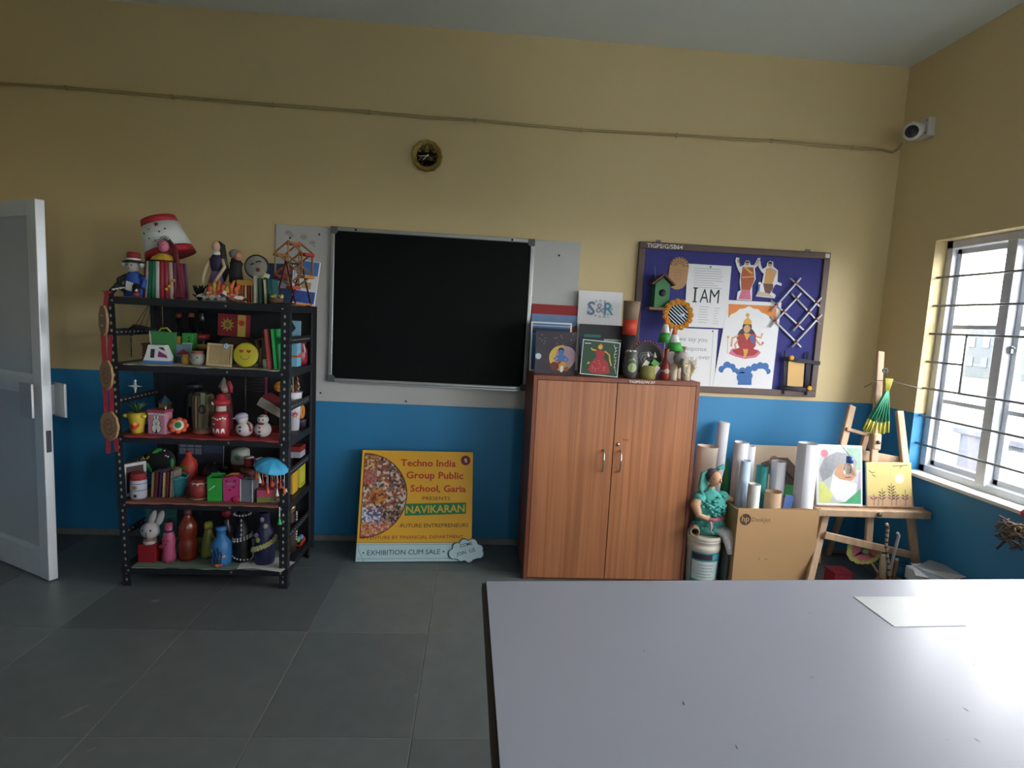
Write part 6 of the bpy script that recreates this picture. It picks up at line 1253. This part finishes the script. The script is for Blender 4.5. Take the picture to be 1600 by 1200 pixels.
t = bottle('glass_jar', 'dark glass jar behind the felt flower on the middle shelf', (-1.600, -.40, Z3), [(.045, 0), (.048, .02), (.048, .15), (.036, .18), (.036, .21), (.04, .215), (.034, .215)], mat('15161a', .1, key='smoked_glass'), 'jar'); G().lathe([(.040, .213), (.042, .23), (0, .232)], mat('2a2a2e', .4, key='jar_lid')).build('lid', t)
t = thing('straw_vase', 'white tapered vase of drinking straws at the rack side', 'vase', (-1.078, -.395, Z3)); G().lathe([(.028, 0), (.034, .10), (.042, .20), (.046, .212), (.040, .205), (.030, .01)], mat('c8c8d0', .5, var=.05, key='white_vase'), n=20).build('body', t)
patch(t, .035, .09, star(0, 0, .022, .010, 7), mat('8a2a5a', .6, key='magenta_motif'), ang=-PI/2+.5); patch(t, .036, .085, circ(0, .0, .007, 8), m_or, ang=-PI/2+.5)
rr = random.Random(31)
for k in range(12):
    a = rr.random()*2*PI; q_ = rr.uniform(.02, .055); h_ = rr.uniform(.24, .315); m_ = mat(['c4c0b8', 'b8623a', '3a7a4a', 'a89468', 'c8502c'][k % 5], .6, key='drinking_straw%d' % (k % 5))
    G().tube([(.0, .0, .02), (.25*q_*math.cos(a), .25*q_*math.sin(a), .20), (q_*math.cos(a)*.8, q_*math.sin(a)*.8, h_), (q_*math.cos(a)*1.1, q_*math.sin(a)*1.1, h_-.02)], .0035, m_, 6).build('straw', t)
t = thing('ring_flower', 'orange ring flower on a dark pot at the rack side', 'flower', (-1.062, -.300, Z3)); G().lathe([(.02, 0), (.026, .04), (.022, .045)], mat('2a2438', .6, key='indigo_pot'), n=14).build('pot', t)
G().tube([(.0, .030*math.cos(i*PI/7), .085+.030*math.sin(i*PI/7)) for i in range(14)], .010, mat('c0822c', .6, key='amber_ring'), 8, closed=True).build('ring', t)

# ------------------------------------------------------------------ fourth shelf
t = thing('photo_frame', 'white open photo frame turned sideways at the left end of the fourth shelf', 'frame', (-1.822, -.575, Z4), (0, 0, .95))
for c, s in (((0, 0, .008), (.11, .016, .016)), ((0, 0, .162), (.11, .016, .016)), ((-.048, 0, .085), (.014, .016, .140)), ((.048, 0, .085), (.014, .016, .140))): G().box(c, s, mat('b4b4b8', .6, key='frame_white'), bev=.002).build('frame_bar', t)
G().box((0, .006, .085), (.084, .004, .140), mat('3a1c1c', .6, var=.3, scale=20, key='maroon_picture')).build('picture', t)
t = thing('black_wreath', 'black round board with green leaves and gold bow', 'wreath', (-1.765, -.43, Z4+.140), (PI/2-.12, 0, 0)); G().lathe([(0, 0), (.078, 0), (.080, .008), (.076, .012), (0, .012)], mat('0e0f10', .6, key='black_disc'), n=28).build('disc', t)
for a, r_, s in ((1.7, .066, 1), (1.95, .06, 1), (.05, .064, 1), (-.25, .066, 1), (3.5, .066, 1), (3.8, .064, 1)): G().ell((r_*math.cos(a), r_*math.sin(a), .014), (.022, .010, .004), mat('2f8a44', .6, var=.15, key='leaf_green2'), 9, 5, rot=(0, 0, a+PI/2)).build('leaf', t)
for sx in (-1, 1): G().tube([(-.075, .012, .016)]+[(-.075+sx*.014*math.sin(i*PI/5)+sx*.006, .012+.030*i/5*math.sin(i*PI/6+.4), .016) for i in range(1, 6)], .003, mat('a8923c', .5, key='gold_bow'), 6).build('bow_loop', t)
for x, y in ((.022, .062), (.030, .035), (.042, .030)): G().ell((x, y, .014), (.005, .005, .004), m_wc, 6, 5).build('pearl', t)
G().box((0, -.108, .004), (.03, .06, .006), m_bk).build('stand', t)
t = bottle('bee_jar', 'white jar with a bee and a red cloth top', (-1.778, -.620, Z4), [(.034, 0), (.038, .01), (.038, .085), (.034, .10), (.028, .104)], mat('a8acb4', .5, var=.06, key='jar_white'), 'jar'); G().lathe([(.040, .098), (.034, .106), (.034, .125), (.030, .130), (0, .131)], mat('8a2028', .7, key='cloth_red'), n=14, smooth=False).build('cloth_top', t)
patch(t, .038, .062, circ(0, 0, .010, 10, sx=1.3), mat('8a6a34', .6, key='bee_gold')); patch(t, .0385, .020, circ(.004, 0, .008, 10), m_ink); G().lathe([(.0385, .044), (.0388, .046), (.0385, .048)], mat('5a6a98', .6, key='blue_line')).lathe([(.0385, .078), (.0388, .080), (.0385, .082)], mat('5a6a98', .6, key='blue_line')).build('painted_line', t)
for k, (c, lab) in enumerate((('8a7a4c', 'khaki book leaning beside the bee jar'), ('6a1f3c', 'wine red book second from the bee jar'), ('3a2458', 'purple book in the middle of the leaning row'), ('b8a068', 'sand coloured book in the leaning row'), ('6a2420', 'brick red book fourth in the leaning row'), ('8a8478', 'thin grey book closing the leaning row'))):
    book(lab, (-1.722+.0185*k, -.560, Z4), .014, .128+.004*(k % 3), .085, mat(c, .6, key='cover_%s' % c), (0, -.06-.01*k if k < 3 else -.06, PI), 'books on the fourth shelf')
t = bottle('ochre_bucket', 'small ochre bucket with dark stripe behind the books', (-1.690, -.435, Z4), [(.022, 0), (.028, .10), (.030, .118), (.026, .118)], mat('9a7a2c', .6, key='ochre_paint2'), 'bucket'); G().lathe([(.0282, .085), (.0288, .092), (.0286, .099)], m_bk).build('stripe', t)
t = bottle('orange_bottle', 'orange-red bottle with a green leaf behind the teal basket', (-1.632, -.405, Z4), [(.040, 0), (.044, .02), (.044, .12), (.038, .145), (.016, .170), (.014, .19), (.017, .196), (0, .196)], mat('b03424', .5, var=.1, key='vermilion')); patch(t, .0445, .115, circ(-.012, 0, .014, 10, sx=1.5), mat('5a7a34', .6, key='leaf_olive'))
t = bottle('teal_basket', 'teal woven basket with a wavy rim', (-1.613, -.555, Z4), [(.032, 0), (.036, .03), (.044, .085), (.047, .10), (.042, .098), (.032, .01)], mat('1f7078', .7, var=.2, scale=60, bump=.4, key='teal_weave'), 'basket')
G().tube([(.0455*math.cos(a), .0455*math.sin(a), .10+.006*math.sin(a*5)) for a in [2*PI*i/24 for i in range(24)]], .005, mat('3a8a90', .7, key='teal_rim'), 6, closed=True).build('rim', t)
t = bottle('red_pot', 'round red clay pot with a white zigzag collar', (-1.488, -.595, Z4), [(.030, 0), (.047, .025), (.050, .05), (.043, .075), (.034, .085), (.040, .104), (.035, .102)], mat('8a2c28', .6, var=.1, key='red_clay'), 'pot', 22); G().lathe([(.0442, .072), (.040, .080), (.0352, .087)], m_wc, n=9, smooth=False).build('zigzag_collar', t); G().lathe([(.044, 0), (.048, .004), (.04, .008)], mat('8a7458', .8, key='jute_ring'), n=18).build('ring_base', t)
t = thing('green_box', 'bright green open box with a beaded strap', 'box', (-1.397, -.610, Z4), (0, 0, .1)); m_gb = mat('2a9a3a', .5, key='grass_green')
for c, s in (((0, -.03, .06), (.07, .004, .12)), ((0, .03, .066), (.07, .004, .132)), ((-.033, 0, .063), (.004, .056, .126)), ((.033, 0, .063), (.004, .056, .126)), ((0, 0, .003), (.066, .056, .006))): G().box(c, s, m_gb, bev=.001).build('panel', t)
for k in range(5): G().ell((-.024+.006*k, -.034, .060+.005*k), (.003, .003, .003), m_wc, 6, 5).build('bead', t)
t = thing('pink_bag', 'hot pink gift bag with dark stickers', 'bag', (-1.314, -.610, Z4)); G().prism([(-.038, 0), (.038, 0), (.042, .125), (.020, .135), (-.042, .118)], -.026, .026, mat('c03a7a', .5, var=.08, key='hot_pink')).build('bag_body', t); G().tube([(-.036, -.0, .122), (-.01, -.0, .136), (.03, .0, .138)], .007, mat('c07a2c', .6, key='orange_roll'), 7).build('roll', t)
p = G()
for x, z in ((-.022, .105), (.018, .108), (.012, .075), (-.008, .060)): p.flat(circ(x, z, .006, 8), -.0266, mat('5a1c4c', .6, key='plum_sticker'))
p.text('Gift', -.018, .085, .022, -.0266, mat('6a6a80', .6, key='slate_ink')) if False else p.flat(rect(-.022, .086, .014, .096), -.0266, mat('8a8aa0', .6, key='slate_ink')); p.build('sticker_print', t); G().ell((.025, -.032, .012), (.022, .008, .016), mat('a82448', .6, key='rose_bow'), 9, 6).build('bow', t)
t = thing('grey_box', 'grey open box with white edges and a paper heart', 'box', (-1.232, -.610, Z4), (0, 0, -.15))
for c, s, m_ in (((0, -.028, .058), (.064, .004, .116), 0), ((0, .028, .058), (.064, .004, .116), 0), ((-.030, 0, .058), (.004, .052, .116), 0), ((.030, 0, .058), (.004, .052, .116), 0), ((0, 0, .003), (.06, .052, .006), 0)): G().box(c, s, mat('7a7c88', .6, var=.05, key='grey_card'), bev=.001).build('panel', t)
for x in (-.032, .032): G().cyl((x, -.031, 0), (x, -.031, .118), .003, m_wc, 6).build('white_edge', t)
G().cyl((.012, 0, .05), (.02, -.01, .155), .0015, m_wc, 5).build('heart_stick', t); G().prism([(.02, .128), (.036, .145), (.032, .156), (.02, .150), (.008, .156), (.004, .145)], -.014, -.010, mat('a8506a', .6, key='rose_heart')).build('heart', t)
t = thing('watermelon_box', 'low box painted like watermelon pink over green', 'box', (-1.148, -.615, Z4), (0, 0, .25)); G().box((0, 0, .017), (.082, .05, .034), mat('6a7a34', .6, var=.1, key='melon_green'), bev=.002).build('lower_half', t); G().box((0, 0, .050), (.083, .051, .032), mat('b8486c', .6, key='melon_pink'), bev=.002).build('upper_half', t)
for k in range(7): G().prism([(-.036+.012*k-.005, .0345), (-.036+.012*k+.005, .0345), (-.036+.012*k, .022)][::-1], -.0262, -.0250, mat('b8486c', .6, key='melon_pink')).build('drip', t)
def drum(label, loc):
    t = thing('toy_drum', label, 'drum', loc, group='toy drums on the fourth shelf'); G().lathe([(.024, 0), (.025, .055)], mat('8a1f28', .5, key='drum_red'), n=18).build('shell', t); G().lathe([(0, .054), (.0255, .054), (.0255, .059), (0, .060)], mat('b8b4ac', .6, key='drum_skin'), n=18).build('skin', t); G().lathe([(.0255, 0), (.027, .004), (.0255, .008)], m_bk, n=18).build('hoop', t)
t = thing('wood_slice', 'round wooden stand under the two red drums', 'stand', (-1.272, -.435, Z4)); G().lathe([(.018, 0), (.018, .110), (.070, .112), (.072, .124), (0, .124)], mat('7a5434', .7, var=.15, key='round_wood'), n=22).build('stand_body', t)
drum('left toy drum on the round wooden stand', (-1.303, -.430, Z4+.1245)); drum('right toy drum on the round wooden stand', (-1.246, -.448, Z4+.1245))
t = thing('floral_tin', 'white tin with green leaf print at the back of the fourth shelf', 'tin', (-1.375, -.36, Z4)); G().lathe([(.045, 0), (.045, .13), (.047, .13), (.047, .16), (.044, .165)], mat('6a4a3a', .6, key='tin_base'), n=20).build('lower', t); G().lathe([(.048, .13), (.050, .15), (.046, .205), (.03, .215), (0, .216)], mat('9aa098', .5, var=.3, scale=60, key='tin_white'), n=20).build('upper', t); patch(t, .0485, .17, star(0, 0, .022, .012, 6), mat('3a7a4c', .6, key='tin_green'))
t, p = picture('window_drawing', 'slate picture of window panes lying back at the rear of the fourth shelf', .25, .235, -1.625, -.292, lean=.06, base=mat('2c3242', .6, var=.2, key='slate_ground'), z=Z4, th=.008, cat='drawing')
for i in range(3):
    for j in range(2): p.flat(rect(-.115+.042*i, .15+.040*j, -.078+.042*i, .185+.040*j), -.0009, mat('7a8090', .5, var=.1, key='pane_grey'))
p.flat(rect(.015, .16, .12, .228), -.0009, mat('3a4a68', .6, var=.2, key='dusk_blue')).build('drawing_print', t)
t = bottle('black_kettle', 'dark round kettle behind the green box', (-1.500, -.40, Z4), [(.05, 0), (.06, .04), (.058, .09), (.04, .125), (.0, .13)], mat('1b1b20', .35, key='kettle_black'), 'kettle'); G().tube([(.045, -.02, .09), (.07, -.04, .12), (.085, -.05, .125)], [.012, .009, .008], mat('2a2a30', .4, key='kettle_spout'), 8).build('spout', t); G().ell((0, 0, .135), (.012, .012, .010), m_bk, 8, 6).build('knob', t)
# parasol carousel
t = thing('parasol_carousel', 'blue paper parasol carousel hung with red and white tassels', 'carousel', (-1.098, -.640, Z4), (0, 0, 0)); G().tube([(0, .03, 0), (0, .01, .12), (0, -.03, .215)], .004, m_pw, 7).build('pole', t)
ca = thing('canopy', None, None, (0, -.04, .205), (.12, .26, 0)); ca.parent = t
for k in range(14):
    a0, a1 = 2*PI*k/14, 2*PI*(k+1)/14; g = G(); vs = []
    for r_, z in ((.002, .034), (.035, .030), (.065, .018), (.084, .002), (.085, -.010)):
        for a in (a0, (a0+a1)/2, a1): q_ = r_*(1 if a in (a0, a1) else .985); vs.append((q_*math.cos(a), q_*math.sin(a), z))
    g.add(vs, [(i*3+j, i*3+j+1, i*3+j+4, i*3+j+3) for i in range(4) for j in range(2)], mat('3a9cc4' if k % 2 else '2f8cb8', .6, key='parasol_blue%d' % (k % 2)), True).build('gore', ca)
rr = random.Random(17)
for k in range(20):
    a = 2*PI*k/20; r_ = .072 if k % 2 else .045; x, y = r_*math.cos(a), -.04+r_*.72*math.sin(a); z0 = .195-x*.27; l_ = rr.uniform(.04, .10); m_ = mat(['b83a24', 'c8c4bc', '8a2420', 'c85a2c'][k % 4], .6, key='tassel%d' % (k % 4))
    G().cyl((x, y, z0), (x, y, z0-l_), .0012, m_wc, 4).build('thread', t); G().lathe([(.0095, 0), (.007, .010), (.003, .028), (.0015, .036)], m_, c=(x, y, z0-l_-.02), n=8).build('tassel', t)
G().lathe([(.035, 0), (.035, .006), (0, .008)], mat('a88a80', .7, key='carousel_foot'), c=(0, .03, 0), n=16).build('foot', t)
t = thing('green_tassel', 'small green tassel dangling below the fourth shelf edge', 'tassel', (-1.056, -.684, RZ[3]-.012))
for k in range(6): G().ell((0, 0, .004-.009*k), (.0035, .0035, .0045), m_wc, 6, 5).build('bead', t)
G().lathe([(.012, 0), (.006, .018), (.003, .034)], mat('4ab86a', .6, key='mint_tassel'), c=(0, 0, -.082), n=10).build('tassel', t)
t = thing('yellow_file', 'amber yellow file standing at the front of the rack side', 'file', (-1.052, -.455, Z4), (0, 0, 0)); G().box((0, 0, .058), (.012, .085, .116), mat('c89a28', .6, key='amber_card'), bev=.002).build('cover', t); G().box((-.008, 0, .056), (.004, .08, .108), m_wc).build('pages', t)
t = thing('yellow_file', 'lemon yellow folder standing at the rear of the rack side', 'file', (-1.052, -.325, Z4), (0, 0, 0)); G().box((0, 0, .066), (.014, .10, .13), mat('b8b83a', .6, key='lemon_card'), bev=.002).build('cover', t); G().box((.008, -.01, .012), (.006, .07, .018), mat('a8a030', .6, key='lemon_tie')).build('strap', t)
t = thing('striped_case', 'red and white case on top at the rack side', 'case', (-1.095, -.325, Z4)); G().box((-.02, 0, .085), (.05, .08, .17), mat('2a2226', .6, key='case_lower')).build('lower_block', t); G().box((0, 0, .187), (.10, .09, .034), mat('9c9aa4', .6, key='case_white'), bev=.003).build('white_half', t); G().box((0, 0, .219), (.102, .092, .030), mat('7a1c20', .6, key='case_red'), bev=.003).build('red_half', t)

# ------------------------------------------------------------------ lowest shelf
t, p = picture('teal_card', 'large dark teal card leaning inside the lowest shelf', .15, .265, -1.755, -.470, lean=.12, rz=.2, base=mat('1f5a58', .6, var=.1, key='teal_card'), edge=mat('1f5a58', .6, var=.1, key='teal_card'), z=Z5, th=.006, cat='card'); p.strip([(-.07, .16), (.07, .185)], .003, -.0009, mat('3a7a74', .6, key='teal_line')).build('crease_print', t)
t = thing('rabbit_bust', 'white rabbit head figure on a red block', 'figurine', (-1.742, -.590, Z5)); G().box((0, 0, .046), (.088, .07, .092), mat('8a1420', .5, key='block_red'), bev=.003).build('block', t); m_rbt = mat('a8a4a4', .7, var=.08, key='rabbit_white')
G().lathe([(.034, .092), (.034, .102), (.026, .110)], mat('a8a4a4', .7, key='rabbit_white2'), n=14).build('collar', t); G().tube([(.026*math.cos(a), .024*math.sin(a), .114) for a in [2*PI*i/12 for i in range(12)]], .006, mat('a86a54', .7, key='peach_scarf'), 6, closed=True).build('scarf', t)
hd = G().ell((.004, -.004, .160), (.046, .042, .046), m_rbt).build('head', t)
for sx in (-1, 1): G().ell((.030+sx*.019, .004, .222), (.018, .012, .046), m_rbt, rot=(0, .34, 0)).build('ear', hd); G().ell((.004+sx*.018, -.038, .170), (.006, .004, .007), m_ink, 7, 5).build('eye', hd)
G().ell((.004, -.044, .158), (.006, .004, .004), mat('8a5a5c', .6, key='nose_pink'), 7, 5).build('nose', hd); G().cyl((.004, -.045, .155), (.004, -.041, .128), .0018, m_ink, 5).build('mouth_line', hd)
t = bottle('pink_bottle', 'pink painted bottle with a dark rose ribbon', (-1.643, -.600, Z5), [(.028, 0), (.034, .02), (.030, .055), (.028, .075), (.032, .11), (.026, .145), (.018, .165), (.018, .205), (0, .206)], mat('a84a6c', .5, var=.12, key='rose_pink')); G().lathe([(.0205, .158), (.022, .163), (.0205, .168)], m_bk).build('neck_cord', t); G().ell((-.02, -.022, .085), (.022, .008, .012), mat('8a1f38', .6, key='rose_ribbon'), 9, 6).build('bow', t)
for x, z in ((.0, .10), (.010, .118), (-.012, .118)): patch(t, .031, z, circ(x, 0, .006, 8), mat('8a1f38', .6, key='rose_ribbon'))
t = bottle('amber_bottle', 'big amber glass bottle near the middle of the lowest shelf', (-1.565, -.565, Z5), [(.040, 0), (.046, .02), (.046, .10), (.040, .115), (.046, .13), (.046, .185), (.030, .215), (.018, .235), (.018, .262), (0, .262)], mat('6a2412', .25, var=.1, key='amber_glass')); G().lathe([(.020, .240), (.021, .268), (0, .27)], mat('6a3a34', .4, key='amber_cap')).build('cap', t)
t = bottle('olive_bottle', 'olive green bottle behind the blue sea bottle', (-1.478, -.525, Z5), [(.034, 0), (.036, .02), (.032, .09), (.020, .13), (.018, .19), (0, .19)], mat('7a7c2c', .4, var=.2, key='olive_glaze')); G().lathe([(.0205, .15), (.0215, .165), (.0205, .18)], mat('8a8a3c', .5, key='olive_band')).build('band', t)
t = bottle('tall_dark_bottle', 'dark bottle topped with a red ball in the rear', (-1.425, -.43, Z5), [(.035, 0), (.036, .12), (.02, .16), (.016, .19), (0, .19)], mat('241c20', .3, key='plum_glass')); G().ell((0, 0, .207), (.026, .026, .026), mat('8a1c28', .5, key='red_ball')).build('ball_stopper', t)
t = bottle('sea_bottle', 'blue bottle painted with fish and seaweed', (-1.372, -.617, Z5), [(.044, 0), (.049, .015), (.050, .09), (.046, .115), (.030, .140), (.022, .150), (.022, .178), (.026, .180), (.026, .198), (0, .198)], mat('2868a0', .5, var=.18, scale=20, key='sea_blue'), n=24)
for x, h_ in ((-.012, .075), (.004, .09), (.018, .07)): patch(t, .0505, .015, [(x-.003, 0), (x-.008, h_*.3), (x+.002, h_*.6), (x-.005, h_), (x+.001, h_), (x+.008, h_*.6), (x-.001, h_*.3), (x+.004, 0)], mat('12283c', .6, key='seaweed_navy'))
for x, z, c in ((-.032, .085, 'b8b04a'), (-.036, .05, '1c2c58'), (.032, .055, 'b87a48'), (-.02, .012, 'c83a24'), (.0, .010, 'd08a34'), (.016, .012, 'b83424')): patch(t, .0505, z, circ(x, 0, .008, 9, sx=1.25), mat(c, .6, key='fish_%s' % c))
t = bottle('pearl_bottle', 'black bottle wound with white pearl rows', (-1.287, -.560, Z5), [(.046, 0), (.048, .02), (.046, .12), (.040, .16), (.030, .20), (.032, .24), (.040, .25), (.024, .26), (.024, .285), (0, .286)], mat('0f0f12', .4, key='jet_black'), n=22); m_prl = mat('b8b8bc', .35, key='pearl')
ring(t, .050, .020, m_prl, 18, .0055, 'pearl', -.01); ring(t, .047, .118, m_prl, 18, .0060, 'pearl', .012); ring(t, .046, .130, m_prl, 18, .0060, 'pearl', .012); ring(t, .040, .252, m_prl, 16, .0055, 'pearl'); ring(t, .026, .278, m_prl, 10, .0050, 'pearl')
for z in (.15, .175, .20, .225): G().ell((.008, -.040+.04*(z-.15), z), (.005, .004, .010), m_prl, 7, 5).build('pearl_drop', t)
t = bottle('navy_bottle', 'navy bottle with garlands of pale yellow flowers', (-1.163, -.585, Z5), [(.048, 0), (.052, .02), (.050, .12), (.042, .17), (.028, .20), (.024, .26), (.028, .27), (0, .27)], mat('1c1f48', .45, var=.15, key='navy_glaze'), n=22)
for k in range(11): a = -PI*.98+PI*.95*k/10; r_ = .053; G().lathe([(0, 0), (.013, .002), (.0145, .010), (.006, .015), (0, .010)], mat('b0ae74', .7, var=.15, key='pale_yellow_flower'), c=(0, 0, 0), n=7, smooth=False).build('flower', t, loc=(.1, 0, 0)); o = [q for q in bpy.data.objects if q.parent == t and q.location.x == q.location.x and abs(q.location.x-.1) < 1e-5][0]; o.location = (r_*math.cos(a), r_*math.sin(a), .065+.075*k/10); o.rotation_euler = (PI/2, 0, a+PI/2)
for x, z, c in ((-.020, .135, '8a9a34'), (.012, .205, 'b8b898'), (-.028, .16, '6a4a8a'), (-.005, .24, '8a8a98')): G().ell((x, -.046+.1*(z-.13)*.6 if z < .2 else -.028, z), (.012, .006, .014), mat(c, .6, key='motif_%s' % c), 8, 6).build('motif', t)
t = bottle('brass_urn', 'brown urn with brass lid and white chain at the rack side', (-1.078, -.430, Z5), [(.030, 0), (.036, .06), (.032, .16), (.022, .22), (.026, .24), (0, .24)], mat('3a2a24', .5, key='urn_brown'), 'urn'); G().lathe([(.022, .238), (.026, .25), (.012, .268), (0, .275)], mat('b0a068', .3, .6, key='brass')).build('lid', t)
for k in range(12): G().ell((.034, -.010+.004*math.sin(k), .225-.014*k), (.006, .006, .007), mat('a8acb0', .3, .4, key='silver_bead'), 7, 5).build('chain_bead', t)
t = thing('red_tray', 'red tray with small toys at the side of the lowest shelf', 'tray', (-1.088, -.325, Z5)); G().box((0, 0, .004), (.10, .09, .008), mat('9a2424', .5, key='tray_red'), bev=.002).build('tray_floor', t); G().box((.047, 0, .012), (.006, .09, .022), mat('b83a2c', .5, key='tray_rim'), bev=.002).build('tray_rim', t)
for c, r_, m_ in (((.02, -.02, .03), .020, mat('4aa03c', .6, key='toy_green')), ((.03, .02, .028), .018, mat('6a6ab8', .6, key='toy_lilac')), ((-.01, .0, .028), .018, mat('c0602c', .6, key='toy_orange'))): G().ell(c, (r_, r_, r_), m_, 10, 7).build('toy_ball', t)

# ------------------------------------------------------------------ garland on the left post
t = thing('wood_slice_garland', 'garland of three round fibre discs on red ribbons at the rack post', 'garland', (-1.868, -.700, RH+.004))
m_jute = mat('9a7a58', .85, var=.25, scale=50, bump=.4, key='jute_disc'); m_rib = mat('8a1f2c', .5, var=.1, key='ribbon_wine')
for z, x, rz_ in ((1.342, -.008, .78), (1.082, .0, .66), (.833, .008, .48)):
    d = thing('disc', None, None, (x, -.004, z-RH-.004), (0, 0, -rz_)); d.parent = t
    G().prism([(.066*(1+.03*math.cos(9*a))*math.cos(a), .072*(1+.03*math.cos(9*a+1))*math.sin(a)) for a in [2*PI*i/36 for i in range(36)]], -.005, .005, m_jute).build('fibre_disc', d)
    g = G(); g.strip([(.006*math.cos(a)*(1+a*.5), .006*math.sin(a)*(1+a*.55)) for a in [i*.45 for i in range(28)]], .005, -.0058, mat('7a4a4c', .7, key='rose_spiral')); g.build('spiral_print', d)
    if z > 1.3: G().flat(rect(-.016, -.028, .016, .028), -.0062, m_wc).flat(rect(-.010, -.020, .010, .020), -.0066, mat('4a4448', .6, key='label_dark')).build('label_print', d)
for x0, z0, x1, z1 in ((.010, 0, .0, -.10), (-.012, -.20, -.006, -.33), (.022, -.20, .016, -.33), (-.010, -.455, -.004, -.58), (.020, -.455, .022, -.58), (.0, -.70, .0, -.78), (.036, -.70, .04, -.77)):
    a = Vector((x0, -.006, z0)); b = Vector((x1, -.006, z1)); G().add([(a.x-.010, -.006, a.z), (a.x+.010, -.006, a.z), (b.x+.010, -.009, b.z), (b.x-.010, -.009, b.z), (a.x-.010, -.004, a.z), (a.x+.010, -.004, a.z), (b.x+.010, -.007, b.z), (b.x-.010, -.007, b.z)], [(0, 1, 2, 3), (7, 6, 5, 4), (0, 4, 5, 1), (1, 5, 6, 2), (2, 6, 7, 3), (3, 7, 4, 0)], m_rib).build('ribbon', t)
G().box((.006, .012, .004), (.022, .05, .003), m_rib).build('ribbon_loop', t)
